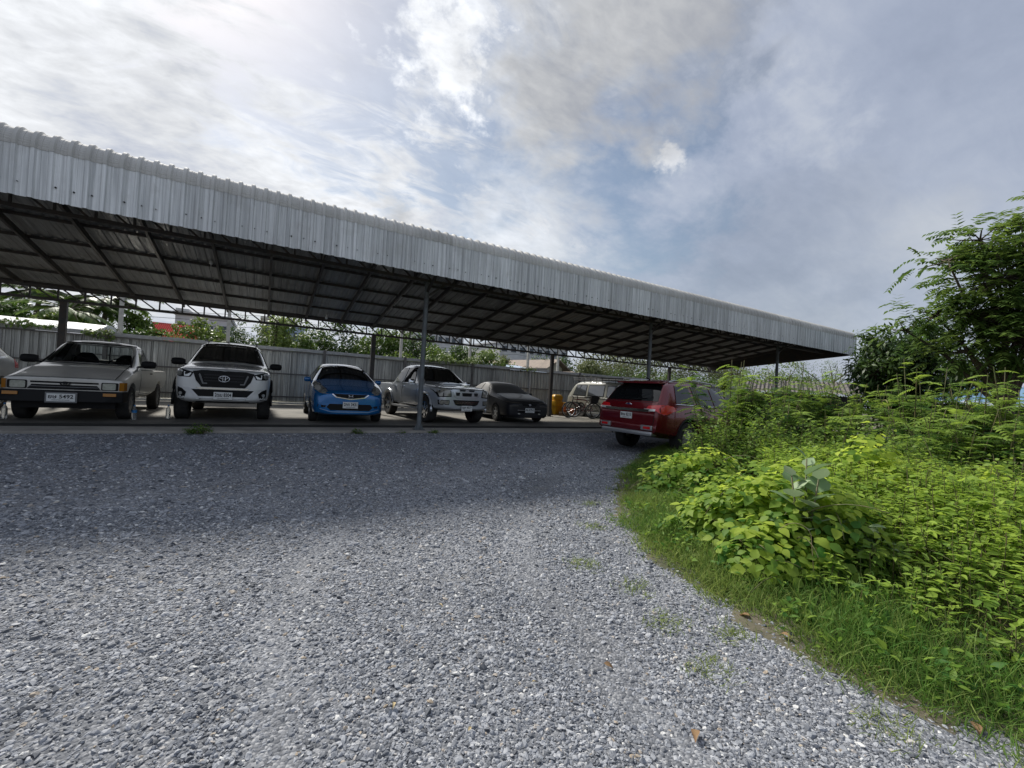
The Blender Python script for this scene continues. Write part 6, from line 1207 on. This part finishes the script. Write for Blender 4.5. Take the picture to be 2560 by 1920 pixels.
# ------------------------------------------------------------------ trees
ORD_H = ORD+['seventeenth', 'eighteenth', 'nineteenth', 'twentieth']
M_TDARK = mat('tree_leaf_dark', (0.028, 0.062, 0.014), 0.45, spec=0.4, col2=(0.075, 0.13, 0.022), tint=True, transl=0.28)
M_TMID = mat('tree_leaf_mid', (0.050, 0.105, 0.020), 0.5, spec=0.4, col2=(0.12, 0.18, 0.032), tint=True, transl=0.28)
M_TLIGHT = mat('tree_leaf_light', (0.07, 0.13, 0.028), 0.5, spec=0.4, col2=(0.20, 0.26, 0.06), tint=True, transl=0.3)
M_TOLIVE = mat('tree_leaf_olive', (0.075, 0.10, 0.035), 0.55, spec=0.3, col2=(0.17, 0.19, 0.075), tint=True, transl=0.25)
def tree(name, base, h, rx, ry, label, seed, m, n=2600, leaf=0.2, crown0=0.25, cat='tree', group='trees beyond the fence', wid=0.9, clumps=34, trunk_r=None, droop=0.0, shape=1.0):
    rs = np.random.default_rng(seed); e = empty(name, base, 0, label, cat, group); z0 = h*crown0; ch = h-z0
    v = unit(rs.normal(size=(clumps, 3)))*(0.25+0.70*rs.random((clumps, 1))**0.5); c = v*np.array([rx, ry, ch/2])+np.array([0, 0, z0+ch/2]); c[:, :2] *= (1.0-(1-shape)*np.clip((c[:, 2:3]-z0)/ch, 0, 1))
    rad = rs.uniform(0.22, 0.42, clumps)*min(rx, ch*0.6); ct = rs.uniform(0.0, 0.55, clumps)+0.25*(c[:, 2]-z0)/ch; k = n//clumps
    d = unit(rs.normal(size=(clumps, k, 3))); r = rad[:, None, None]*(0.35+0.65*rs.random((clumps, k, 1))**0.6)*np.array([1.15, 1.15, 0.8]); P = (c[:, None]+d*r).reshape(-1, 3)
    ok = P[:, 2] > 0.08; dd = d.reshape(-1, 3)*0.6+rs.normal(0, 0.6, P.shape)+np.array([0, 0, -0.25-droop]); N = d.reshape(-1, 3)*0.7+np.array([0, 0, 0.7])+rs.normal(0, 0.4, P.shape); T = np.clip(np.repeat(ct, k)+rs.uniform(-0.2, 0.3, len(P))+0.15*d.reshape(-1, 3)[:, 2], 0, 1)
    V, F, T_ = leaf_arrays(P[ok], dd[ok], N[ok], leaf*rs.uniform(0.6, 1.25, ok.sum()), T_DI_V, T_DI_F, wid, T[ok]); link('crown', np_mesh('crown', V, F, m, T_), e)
    tr = trunk_r or 0.028*h+0.03; top = np.array([rs.normal(0, 0.06)*h, rs.normal(0, 0.06)*h, z0+ch*0.45]); curves = [([np.array([0, 0, -0.1]), top*np.array([0.5, 0.5, 0.5]), top], [tr, tr*0.75, tr*0.35])]
    for i in rs.choice(clumps, min(9, clumps), replace=False): s_ = top*rs.uniform(0.45, 0.95); curves.append(([s_, (s_+c[i])/2+np.array([0, 0, 0.05*h]), c[i]], [tr*0.35, tr*0.22, tr*0.08]))
    link('trunk', stem_mesh('trunk', curves, M_BARK, 7), e); return e
def bg(px, py, Y, wpx, label, seed, m, n=2200, leaf=0.22, name='tree', **k):
    t = at(px, py, Y); a = at(px-wpx/2, py, Y); b = at(px+wpx/2, py, Y); rx = max(0.4, (b.x-a.x)/2); return tree(name, Vector((t.x, Y, -0.15)), t.z+0.15, rx, rx*0.9, label, seed, m, n, leaf, **k)
bg(20, 735, 34, 190, 'dark leafy tree above the white tunnel roof at the left edge', 1, M_TDARK, 5200, 0.24)
bg(120, 768, 33, 120, 'light green tree above the white tunnel roof', 2, M_TLIGHT, 3400, 0.22)
bg(190, 742, 38, 130, 'grey-green tree behind the coconut palm', 3, M_TMID, 4600, 0.24)
bg(335, 775, 33, 120, 'bushy tree right of the leftmost concrete pole', 4, M_TMID, 5000, 0.2)
bg(402, 812, 28, 66, 'round green bush before the red roof', 5, M_TMID, 2600, 0.15, crown0=0.1)
bg(500, 792, 27, 150, 'broad leafy tree with pale leaves right of the red roof', 6, M_TLIGHT, 5200, 0.17, crown0=0.15)
bg(616, 762, 27, 96, 'dark feathery tree behind the white pickup', 7, M_TDARK, 4200, 0.14, crown0=0.1, wid=0.45)
bg(712, 775, 27, 140, 'loose light green tree left of the ivy-covered post', 8, M_TLIGHT, 5000, 0.17)
bg(772, 845, 26, 90, 'low green bush above the blue hatchback', 9, M_TMID, 2800, 0.16, crown0=0.1)
bg(855, 795, 34, 190, 'big dark tree behind the blue hatchback', 10, M_TDARK, 8000, 0.2, crown0=0.12)
bg(965, 800, 31, 120, 'green tree left of the front column', 11, M_TMID, 5200, 0.19)
bg(985, 872, 25, 100, 'low pale bush above the silver pickup bed', 12, M_TLIGHT, 3000, 0.14, crown0=0.1)
bg(1035, 815, 38, 110, 'dark tree right behind the front column', 13, M_TDARK, 4400, 0.22)
bg(1095, 868, 27, 90, 'green tree above the silver pickup', 14, M_TMID, 4000, 0.18, crown0=0.15)
bg(1140, 850, 30, 100, 'dark rounded tree above the silver pickup windscreen', 15, M_TDARK, 4800, 0.19, crown0=0.12)
bg(1216, 866, 27, 88, 'bright green tree above the dusty sedan', 16, M_TLIGHT, 4600, 0.17, crown0=0.12)
bg(1262, 888, 29, 40, 'small brownish tree beside the bright green tree', 17, M_TOLIVE, 1700, 0.17)
bg(1388, 886, 60, 112, 'dark spreading tree behind the gabled house', 18, M_TDARK, 4400, 0.34)
for k, (px, py, Y, w_, lab) in enumerate(((1470, 905, 30, 80, 'low olive shrub beside the gabled house'), (1510, 870, 36, 110, 'olive green tree above the beige van'), (1575, 872, 38, 110, 'olive green tree left of the second front column'), (1650, 868, 42, 120, 'olive green tree right of the second front column'), (1725, 885, 40, 110, 'olive green tree above the red vehicle roof'), (1800, 890, 42, 110, 'olive tree at the far end of the rear truss'), (1860, 900, 40, 80, 'small olive tree left of the last front column'))):
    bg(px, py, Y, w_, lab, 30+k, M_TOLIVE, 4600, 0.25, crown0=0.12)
bg(1962, 893, 30, 80, 'sunlit yellow-green tree right of the last front column', 40, M_TLIGHT, 4600, 0.24, crown0=0.15)
bg(2085, 888, 26, 110, 'feathery tree beyond the right end of the roof', 41, M_TMID, 5000, 0.2, wid=0.4, crown0=0.3)
bg(2010, 928, 34, 120, 'low green tree behind the shed roof', 42, M_TLIGHT, 3200, 0.26, crown0=0.1)
HG = [(40, 800), (150, 805), (270, 800), (345, 822), (545, 828), (640, 838), (740, 850), (820, 850), (900, 858), (960, 872), (1060, 878), (1120, 880), (1180, 886), (1235, 898), (1500, 918), (1570, 920), (1640, 925), (1710, 930), (1780, 934), (1845, 938)]
for k, (px, py) in enumerate(HG):
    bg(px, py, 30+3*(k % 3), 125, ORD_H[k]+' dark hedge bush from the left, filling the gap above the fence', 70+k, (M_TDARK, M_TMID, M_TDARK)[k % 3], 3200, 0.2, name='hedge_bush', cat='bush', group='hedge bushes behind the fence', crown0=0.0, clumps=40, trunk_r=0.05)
# ivy-covered post
p = at(692, 800, 24); e = empty('ivy_post', (p.x, 24, -0.1), 0, 'post wrapped in bright ivy above the fence', 'post'); hgt = p.z+0.1
MB().lathe([(0.08, 0), (0.08, hgt)], 8).build('post', M_BARK, e)
n = 1500; a = RNG.uniform(0, 2*pi, n); zz_ = RNG.uniform(1.6, hgt+0.1, n); r_ = RNG.uniform(0.1, 0.24, n); P = np.stack([r_*np.cos(a), r_*np.sin(a), zz_], 1); D = np.stack([np.cos(a), np.sin(a), -0.6*np.ones(n)], 1)
V, F, T = leaf_arrays(P, D, D*0.5+np.array([0, 0, 1.0])+RNG.normal(0, 0.3, (n, 3)), RNG.uniform(0.07, 0.13, n), T_DI_V, T_DI_F, 1.0); link('ivy', np_mesh('ivy', V, F, M_TLIGHT, T), e)
# coconut palms
def palm(px, py, Y, label, seed, flen=2.4, nf=17, m=None):
    rs = np.random.default_rng(seed); t = at(px, py, Y); e = empty('coconut_palm', (t.x, Y, -0.15), 0, label, 'palm', 'coconut palms beyond the fence'); hz = t.z+0.15; top = np.array([0.3, 0.2, hz-flen*0.25]); curves = [([np.array([0, 0, 0.0]), np.array([0.05, 0.1, hz*0.5]), top], [0.2, 0.15, 0.12])]; PP, DD, NN, SS = [], [], [], []
    for f in range(nf):
        b = f*2.4+rs.uniform(-0.2, 0.2); el = rs.uniform(-0.1, 1.1); fd = np.array([cos(b)*cos(el), sin(b)*cos(el), sin(el)]); fp = arch(top, fd, flen*rs.uniform(0.8, 1.1), 1.3, 9); curves.append((fp, np.linspace(0.03, 0.008, len(fp)))); side = np.cross(fd, [0, 0, 1.0]); side /= max(1e-6, np.linalg.norm(side))
        for j in range(34):
            u = 0.12+0.86*j/33; i = min(int(u*9), 8); ff = u*9-i; q = fp[i]*(1-ff)+fp[i+1]*ff; pd = fp[i+1]-fp[i]; pd /= np.linalg.norm(pd)
            for sg in (-1, 1): PP.append(q); DD.append(side*sg*0.8+pd*0.7+np.array([0, 0, -0.45])); NN.append(np.array([0, 0, 1.0])+rs.normal(0, 0.2, 3)); SS.append(flen*0.24*(1-0.6*abs(u-0.4)))
    V, F, T = leaf_arrays(PP, DD, NN, SS, T_PI_V, T_PI_F, 0.75); link('crown', np_mesh('crown', V, F, m or M_TDARK, T), e); link('trunk', stem_mesh('trunk', curves, M_BARK, 7), e)
palm(252, 728, 34, 'coconut palm left of the leftmost concrete pole', 1, 3.0); palm(85, 700, 40, 'tall palm above the white tunnel roof', 2, 2.8); palm(150, 748, 31, 'low palm beside the rear column', 3, 2.2, 14, M_TMID)
# strappy plant behind the red vehicle
def strappy(px, py, Y, label, seed):
    rs = np.random.default_rng(seed); t = at(px, py, Y); e = empty('strappy_plant', (t.x, Y, -0.1), 0, label, 'plant'); top = np.array([0, 0, t.z-0.5]); n = 90; b = rs.uniform(0, 2*pi, n); el = rs.uniform(-0.3, 1.3, n); D = np.stack([np.cos(b)*np.cos(el), np.sin(b)*np.cos(el), np.sin(el)], 1)
    V, F, T = leaf_arrays(np.repeat(top[None], n, 0)+rs.normal(0, 0.12, (n, 3)), D, np.array([0, 0, 1.0])+rs.normal(0, 0.2, (n, 3)), rs.uniform(0.5, 0.85, n), T_PI_V, T_PI_F, 0.5); link('leaves', np_mesh('leaves', V, F, M_TLIGHT, T), e); link('stem', stem_mesh('stem', [([np.zeros(3), top], [0.06, 0.05])], M_BARK), e)
strappy(1812, 948, 17.4, 'strappy spiky plant by the last rear column', 4)
# dark mango tree and tall feathery tree at the right
def crown_tree(name, base, h, blobs, n, leaf, m, label, seed, wid=0.6, droop=0.5, feather=False, tr=0.12):
    rs = np.random.default_rng(seed); e = empty(name, base, 0, label, 'tree', 'trees at the right end of the carport'); PP, DD, NN, SS, TT = [], [], [], [], []; wts = np.array([b[3]*b[4]*b[5] for b in blobs]); wts /= wts.sum(); curves = [([np.array([0, 0, -0.1]), np.array([0.05, 0, h*0.3]), np.array([0.0, 0.1, h*0.62])], [tr, tr*0.8, tr*0.4])]
    for b, w_ in zip(blobs, wts):
        cx = np.array(b[:3]); R_ = np.array(b[3:6]); curves.append(([np.array([0, 0, h*0.28]), cx*0.6+np.array([0, 0, 0.15*h]), cx], [tr*0.5, tr*0.3, 0.015])); kk = max(6, int(n*w_/60))
        for c in range(kk):
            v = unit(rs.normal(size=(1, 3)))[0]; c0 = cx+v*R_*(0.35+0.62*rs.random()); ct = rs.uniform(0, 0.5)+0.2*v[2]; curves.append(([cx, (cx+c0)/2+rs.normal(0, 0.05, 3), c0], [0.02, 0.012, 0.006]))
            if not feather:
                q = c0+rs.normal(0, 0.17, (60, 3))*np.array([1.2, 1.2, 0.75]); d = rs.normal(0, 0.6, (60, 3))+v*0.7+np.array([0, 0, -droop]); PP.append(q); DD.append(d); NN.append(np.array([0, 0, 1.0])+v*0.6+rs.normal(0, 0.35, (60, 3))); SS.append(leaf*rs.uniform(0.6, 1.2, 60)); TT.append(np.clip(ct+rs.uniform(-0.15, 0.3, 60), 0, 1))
            else:
                fl = 0.40
                for f in range(5):
                    a = rs.uniform(0, 2*pi); fd = v*0.9+np.array([cos(a), sin(a), 0.2])*0.6; fd /= np.linalg.norm(fd); fp = arch(c0+rs.normal(0, 0.12, 3), fd, fl*rs.uniform(0.7, 1.2), 1.0, 4); side = np.cross(fd, [0, 0, 1.0]); side /= max(1e-6, np.linalg.norm(side))
                    for j in range(6):
                        u = (j+1)/6; i = min(int(u*4), 3); ff = u*4-i; q = fp[i]*(1-ff)+fp[i+1]*ff; pd = fp[i+1]-fp[i]; pd /= np.linalg.norm(pd)
                        for sg in (-1, 1): PP.append(q[None]); DD.append((side*sg+pd*0.6+np.array([0, 0, -0.2]))[None]); NN.append((np.array([0, 0, 1.0])+rs.normal(0, 0.2, 3))[None]); SS.append(np.array([leaf*rs.uniform(0.8, 1.2)])); TT.append(np.array([np.clip(ct+rs.uniform(-0.1, 0.25), 0, 1)]))
    V, F, T = leaf_arrays(*map(np.concatenate, (PP, DD, NN, SS)), T_PI_V if feather else T_DI_V, T_PI_F if feather else T_DI_F, 1.6 if feather else wid, np.concatenate(TT)); link('crown', np_mesh('crown', V, F, m, T), e); link('trunk', stem_mesh('trunk', curves, M_BARK, 6), e)
def rel(px, py, d, base):
    r = fwd+rt*((px-1280)/FPX)+up*((960-py)/FPX); p = Vector((0, 0, CAM_H))+r*d; return (p.x-base.x, p.y-base.y, p.z-base.z)
r = fwd+rt*((2250-1280)/FPX)+up*((960-1028)/FPX); q = r*15.2; b0 = Vector((q.x, q.y, -0.3))
crown_tree('mango_tree', b0, 4.4, [rel(2245, 900, 15.4, b0)+(1.25, 1.2, 1.0), rel(2190, 930, 15.0, b0)+(0.85, 0.9, 0.9), rel(2310, 870, 15.5, b0)+(1.1, 1.0, 1.0), rel(2225, 860, 15.3, b0)+(0.8, 0.8, 0.75), rel(2250, 985, 15.2, b0)+(1.5, 1.2, 0.9), rel(2345, 950, 15.2, b0)+(0.9, 0.9, 0.9), rel(2275, 1020, 15.2, b0)+(1.5, 1.2, 0.7)], 15000, 0.24, M_TDARK, 'dense dark mango tree at the right end of the carport roof', 51, 0.5, 0.6)
r = fwd+rt*((2520-1280)/FPX)+up*((960-1045)/FPX); q = r*9.6; b1 = Vector((q.x, q.y, -0.3))
crown_tree('feathery_tree', b1, 5.2, [rel(2500, 700, 9.6, b1)+(1.1, 1.1, 0.75), rel(2430, 790, 9.8, b1)+(1.0, 1.0, 0.6), rel(2370, 655, 9.8, b1)+(0.65, 0.6, 0.36), rel(2340, 790, 10, b1)+(0.55, 0.6, 0.4), rel(2560, 600, 9.4, b1)+(0.8, 0.9, 0.6), rel(2540, 850, 9.4, b1)+(1.2, 1.1, 0.6), rel(2260, 825, 10.5, b1)+(0.55, 0.5, 0.32), rel(2640, 740, 9.4, b1)+(1.2, 1.2, 1.0), rel(2450, 600, 9.8, b1)+(0.7, 0.6, 0.4), rel(2420, 880, 9.8, b1)+(0.6, 0.7, 0.3), rel(2640, 520, 9.2, b1)+(0.6, 0.7, 0.45)], 22000, 0.135, mat('feathery_leaf', (0.055, 0.115, 0.028), 0.55, spec=0.25, col2=(0.20, 0.28, 0.06), tint=True, transl=0.4), 'tall feathery-leaved tree at the right edge of the view', 52, feather=True)
b2_ = Vector((q.x+3, q.y+1.5, -0.3)); crown_tree('leafy_sapling', b2_, 2.2, [rel(2435, 935, 13.0, b2_)+(0.75, 0.7, 0.55)], 900, 0.22, M_TDARK, 'dark sapling against the bright gap below the feathery tree', 53, 0.5, 0.5, tr=0.05)
# vines over the fence
def fence_vine(px0, px1, z0, z1, n, lab, seed, m=M_TLIGHT):
    a = at(px0, 900, FY-0.06).x; b = at(px1, 900, FY-0.06).x; rs = np.random.default_rng(seed); e = empty('fence_vine', ((a+b)/2, FY-0.06, FT), 0, lab, 'vine', 'vines hanging over the fence'); x = rs.uniform(a, b, n)-(a+b)/2; z = rs.triangular(z0, z0*0.3+z1*0.7, z1, n)*(0.6+0.4*np.sin(x*5+seed)); y = rs.uniform(-0.12, 0.25, n); D = np.stack([rs.normal(0, 0.5, n), rs.normal(-0.5, 0.4, n), rs.normal(-0.6, 0.4, n)], 1)
    V, F, T = leaf_arrays(np.stack([x, y, z], 1), D, np.array([0, -0.3, 1.0])+rs.normal(0, 0.3, (n, 3)), rs.uniform(0.07, 0.15, n), T_OV_V, T_OV_F, 0.9); link('foliage', np_mesh('foliage', V, F, m, T), e)
    link('runners', stem_mesh('runners', [([np.array([xx, 0.1, 0.0]), np.array([xx+0.1, -0.05, 0.12]), np.array([xx+0.2, -0.1, rs.uniform(-0.3, 0.0)])], [0.006, 0.005, 0.003]) for xx in rs.uniform(x.min(), x.max(), 12)], M_STEM, 4), e)
fence_vine(200, 285, -0.30, 0.12, 170, 'yellow-green vine spilling over the fence behind the beige pickup', 1); fence_vine(-60, 130, -0.1, 0.25, 240, 'dark creeper along the fence top at the left edge', 2, M_TMID); fence_vine(1065, 1190, -0.15, 0.42, 620, 'thick green vine on the fence top above the silver pickup', 3); fence_vine(530, 560, -0.05, 0.2, 60, 'small vine on the fence top above the white pickup', 4); fence_vine(1305, 1340, -0.3, 0.15, 60, 'thin straggling vine on the fence post above the dusty sedan', 5)

# ------------------------------------------------------------------ buildings and poles beyond the fence
M_POLE = mat('pale_concrete', (0.48, 0.47, 0.43), 0.8, col2=(0.38, 0.37, 0.34), vscale=5)
for k, (px, lab) in enumerate(((298, 'pale concrete pole behind the beige pickup, leftmost of its row'), (569, 'pale concrete pole above the white pickup'), (1003, 'pale concrete pole left of the front column'), (1176, 'pale concrete pole above the silver pickup'), (1322, 'pale concrete pole before the white apartment block'), (1397, 'pale concrete pole before the gabled house'))):
    p = at(px, 860, 20.6); e = empty('concrete_pole', (p.x, 20.6, -0.15), 0, lab, 'pole', 'concrete poles in a row behind the fence')
    MB().add([(-0.07, -0.07, 0), (0.07, -0.07, 0), (0.07, 0.07, 0), (-0.07, 0.07, 0), (-0.05, -0.05, 5.6), (0.05, -0.05, 5.6), (0.05, 0.05, 5.6), (-0.05, 0.05, 5.6)], [[0, 3, 2, 1], [4, 5, 6, 7], [0, 1, 5, 4], [1, 2, 6, 5], [2, 3, 7, 6], [3, 0, 4, 7]]).build('shaft', M_POLE, e, bev=0.008); MB().box(-0.09, 0.09, -0.09, 0.09, 5.601, 5.66).build('cap', M_POLE, e)
for k, (z, y) in enumerate(((4.3, 34.0), (4.7, 34.3), (5.2, 34.6))):
    o = MB().tube([(x, y, z-0.5*math.sin(pi*((x+40) % 20)/20)) for x in np.arange(-40, 61, 2.5)], 0.012, 4).build('power_line', M_BLACK); meta(o, ['lowest dark power line', 'middle dark power line', 'highest dark power line'][k]+' crossing behind the fence', 'cable', 'power lines')
M_TARP = mat('white_tarp', (0.78, 0.79, 0.80), 0.5, col2=(0.62, 0.63, 0.65), vscale=2.5, transl=0.15)
p0 = at(232, 828, 27); e = empty('white_tunnel', (p0.x-8, 27, -0.15), 0, 'white tarpaulin tunnel roof beyond the fence at the left', 'shelter'); zt = at(100, 788, 27).z+0.15
mb = MB(); na = 14; xs = np.linspace(-12, 8.0, 16)
for x in xs:
    for i in range(na+1): a = pi*i/na; mb.v.append(Vector((x-(0.0 if x < 7.9 else 0.0), 2.6-2.6*cos(a), zt-1.9+1.9*sin(a)+0.04*math.sin(x*2.3)*sin(a))))
for i in range(len(xs)-1):
    for j in range(na): b = i*(na+1)+j; mb.f.append([b, b+1, b+na+2, b+na+1])
mb.build('cover', M_TARP, e, smooth=True, fixn=False)
MB().add([(8.0, 2.6-2.6*cos(pi*i/na), zt-1.9+1.9*sin(pi*i/na)) for i in range(na+1)], [list(range(na+1))]).build('end_panel', M_TARP, e)
fr = MB()
for x in (-12, -7, -2, 3, 7.9):
    for y in (0.05, 5.15): fr.tube([(x, y, 0), (x, y, zt-1.9)], 0.04, 6)
fr.build('frame', M_STEEL, e)
def win(parent, x0, x1, y, z0, z1, mglass, frame=0.06, mf=None):
    f = MB().box(x0-frame, x1+frame, y-0.05, y-0.002, z0-frame, z1+frame).build('window', mf or M_POLE, parent); MB().box(x0, x1, y-0.065, y-0.052, z0, z1).build('pane', mglass, f)
M_WIN = mat('far_window', (0.05, 0.065, 0.08), 0.15, spec=0.6)
def gable_house(name, px0, px1, pye, pyr, Y, depth, roof_m, wall_m, lab, over=0.5, ridge='x', tiles=0, rise=None):
    a = at(px0, pye, Y); b = at(px1, pye, Y); w_ = b.x-a.x; ze = a.z*0.5+b.z*0.5+0.15; zr = at((px0+px1)/2, pyr, Y+depth/2).z+0.15; e = empty(name, ((a.x+b.x)/2, Y, -0.15), 0, lab, 'house')
    hw = w_/2
    if ridge == 'x':
        MB().box(-hw+over, hw-over, over, depth-over, 0, ze).build('wall', wall_m, e)
        for s_, ys in ((0, (0, depth/2)), (1, (depth/2, depth))):
            z0, z1 = (ze, zr) if s_ == 0 else (zr, ze); rf = MB().add([(-hw, ys[0], z0), (hw, ys[0], z0), (hw, ys[1], z1), (-hw, ys[1], z1), (-hw, ys[0], z0+0.08), (hw, ys[0], z0+0.08), (hw, ys[1], z1+0.08), (-hw, ys[1], z1+0.08)], [[0, 3, 2, 1], [4, 5, 6, 7], [0, 1, 5, 4], [1, 2, 6, 5], [2, 3, 7, 6], [3, 0, 4, 7]]).build('roof', roof_m, e)
            if tiles:
                tm = MB().bar((0, ys[0], z0+0.10), (0, ys[1], z1+0.10), 0.10, 0.08).mesh('tile_course', roof_m)
                for i in range(tiles): link('tile_course', tm, rf, (-hw+(i+0.5)*w_/tiles, 0, 0))
    return e, hw, ze, zr
M_TILE = mat('red_roof_tile', (0.36, 0.035, 0.035), 0.95, spec=0.05, col2=(0.27, 0.03, 0.03), vscale=3); M_WALLW = mat('white_wall', (0.62, 0.63, 0.64), 0.8, col2=(0.5, 0.5, 0.5), vscale=0.6); M_WALLB = mat('beige_wall', (0.55, 0.52, 0.44), 0.85, col2=(0.46, 0.43, 0.36), vscale=0.8); M_WALLG = mat('grey_wall', (0.42, 0.42, 0.42), 0.85); M_BLUEW = mat('pale_blue_wall', (0.45, 0.55, 0.70), 0.8)
e, hw, ze, zr = gable_house('red_roofed_house', 352, 492, 858, 812, 44, 7, M_TILE, M_WALLW, 'house with a red tiled roof beyond the fence', tiles=26); win(e, -1.0, 0.4, 0.5, 1.0, 2.2, M_WIN)
def block(name, px0, px1, pyt, Y, depth, m, lab, rows, cols, z_lo=0.5, wcol=None, sill=True, cat='building'):
    a = at(px0, pyt, Y); b = at(px1, pyt, Y); w_ = b.x-a.x; h = (a.z+b.z)/2+0.15; e = empty(name, ((a.x+b.x)/2, Y, -0.15), 0, lab, cat); MB().box(-w_/2, w_/2, 0, depth, 0, h).build('wall', m, e); MB().box(-w_/2-0.2, w_/2+0.2, -0.2, depth+0.2, h, h+0.3).build('parapet', m, e)
    dz = h/rows; dx = w_/cols
    for r_ in range(rows):
        for c_ in range(cols): x = -w_/2+(c_+0.5)*dx; z = (r_+0.35)*dz; win(e, x-min(0.65, dx*0.28), x+min(0.65, dx*0.28), 0, z, z+dz*0.42, M_WIN, 0.08, wcol or m)
    return e, w_, h
block('white_house', 438, 575, 792, 58, 9, M_WALLW, 'white two-storey house right of the red roof', 2, 4)
block('grey_block', 445, 468, 778, 62, 6, M_WALLG, 'narrow grey building top right of the red roof', 3, 1)
block('pale_blue_house', 715, 762, 820, 62, 8, M_BLUEW, 'pale blue house right of the ivy-covered post', 3, 3)
block('cream_house', 655, 722, 800, 70, 8, M_WALLB, 'cream building behind the loose light green tree', 3, 3)
block('long_white_building', 1040, 1160, 834, 72, 9, M_WALLW, 'long white building behind the front column', 4, 7)
block('white_apartment_block', 1250, 1420, 866, 66, 12, M_WALLW, 'white apartment block above the dusty sedan', 4, 8)
M_BLUER = mat('pale_blue_sheet', (0.45, 0.55, 0.68), 0.4, 0.3)
p = at(1246, 914, 31); q = at(1385, 926, 31); e = empty('blue_roofed_shed', ((p.x+q.x)/2, 31, -0.15), 0, 'shed with a pale blue metal roof behind the fence', 'shed'); w_ = q.x-p.x; z = (p.z+q.z)/2+0.1
MB().box(-w_/2+0.3, w_/2-0.3, 0.4, 4.4, 0, z-0.3).build('wall', M_WALLG, e)
for i in range(10): MB().add([(-w_/2+i*w_/10, 0, z-0.35), (-w_/2+(i+0.97)*w_/10, 0, z-0.35), (-w_/2+(i+0.97)*w_/10, 5, z+0.45), (-w_/2+i*w_/10, 5, z+0.45), (-w_/2+i*w_/10, 0, z-0.30), (-w_/2+(i+0.97)*w_/10, 0, z-0.30), (-w_/2+(i+0.97)*w_/10, 5, z+0.5), (-w_/2+i*w_/10, 5, z+0.5)], [[0, 3, 2, 1], [4, 5, 6, 7], [0, 1, 5, 4], [1, 2, 6, 5], [2, 3, 7, 6], [3, 0, 4, 7]]).build('roof_sheet', M_BLUER, e)
# gabled house: gable faces the yard
p = at(1352, 930, 33); q = at(1418, 930, 33); e = empty('gabled_house', ((p.x+q.x)/2, 33, -0.15), RAD(14), 'beige house with a low gabled roof behind the fence', 'house'); hw = (q.x-p.x)/2; ze = at(1385, 919, 33).z+0.15; zr = at(1385, 901, 33).z+0.15
M_RB = mat('brown_roof', (0.28, 0.22, 0.17), 0.8, col2=(0.2, 0.16, 0.13), vscale=3)
MB().add([(-hw+0.4, 0, 0), (hw-0.4, 0, 0), (hw-0.4, 0, ze), (0, 0, zr-0.08), (-hw+0.4, 0, ze), (-hw+0.4, 9, 0), (hw-0.4, 9, 0), (hw-0.4, 9, ze), (0, 9, zr-0.08), (-hw+0.4, 9, ze)], [[0, 1, 2, 3, 4], [9, 8, 7, 6, 5], [0, 5, 6, 1], [1, 6, 7, 2], [2, 7, 8, 3], [3, 8, 9, 4], [4, 9, 5, 0]]).build('wall', M_WALLB, e)
for s_ in (-1, 1):
    MB().add([(0, -0.6, zr), (s_*(hw+0.2), -0.6, ze-0.25), (s_*(hw+0.2), 9.6, ze-0.25), (0, 9.6, zr), (0, -0.6, zr+0.1), (s_*(hw+0.2), -0.6, ze-0.15), (s_*(hw+0.2), 9.6, ze-0.15), (0, 9.6, zr+0.1)], [[0, 1, 2, 3], [4, 7, 6, 5], [0, 4, 5, 1], [1, 5, 6, 2], [2, 6, 7, 3], [3, 7, 4, 0]]).build('roof', M_RB, e)
# the low side wing
MB().box(hw-0.4, hw+5.0, 2.5, 8, 0, ze-0.2).build('side_wing', M_WALLB, e); MB().add([(hw-0.4, 1.9, ze-0.25), (hw+5.4, 1.9, ze-0.25), (hw+5.4, 5.2, zr-0.1), (hw-0.4, 5.2, zr-0.1), (hw-0.4, 8.6, ze-0.25), (hw+5.4, 8.6, ze-0.25)], [[0, 1, 2, 3], [3, 2, 5, 4]]).build('wing_roof', M_RB, e)
# sheds right of the carport
M_FIB = mat('fibre_cement', (0.19, 0.175, 0.165), 0.95, spec=0.1, col2=(0.085, 0.08, 0.075), vscale=2.5)
def corrugated_shed(name, loc, rz, w_, dpt, z0, z1, m, lab, n):
    e = empty(name, loc, rz, lab, 'shed', 'low sheds beyond the carport'); wv = w_/n
    prof_ = ([wv*i/6 for i in range(7)], [0.035*(1-cos(2*pi*i/6)) for i in range(7)])
    ms = sweep('roof_sheet', [(0, z0), (dpt*0.5, (z0+z1)/2), (dpt, z1)], [(0, 1)]*3, m, prof_)
    for i in range(n): link('roof_sheet', ms, e, (-w_/2+i*wv, 0, 0.002*(i % 2)))
    MB().box(-w_/2+0.15, w_/2-0.15, 0.35, dpt-0.3, 0, z0-0.08).build('wall', mat('dark_boards', (0.035, 0.035, 0.038), 0.9), e)
    for s_ in (-1, 1): MB().box(s_*(w_/2-0.08)-0.05, s_*(w_/2-0.08)+0.05, 0.06, 0.16, 0, z0-0.03).build('post', M_BARK, e)
corrugated_shed('corrugated_shed', (24.2, 12.0, -0.3), RAD(-62), 5.6, 2.4, 2.05, 2.75, M_FIB, 'low shed with grey corrugated roof right of the last column', 28)
corrugated_shed('blue_sheet_shed', (24.0, 5.2, -0.3), RAD(-80), 4.2, 2.2, 1.9, 2.6, mat('blue_sheet', (0.10, 0.19, 0.30), 0.7), 'low shed with a blue sheet roof behind the feathery tree', 14)
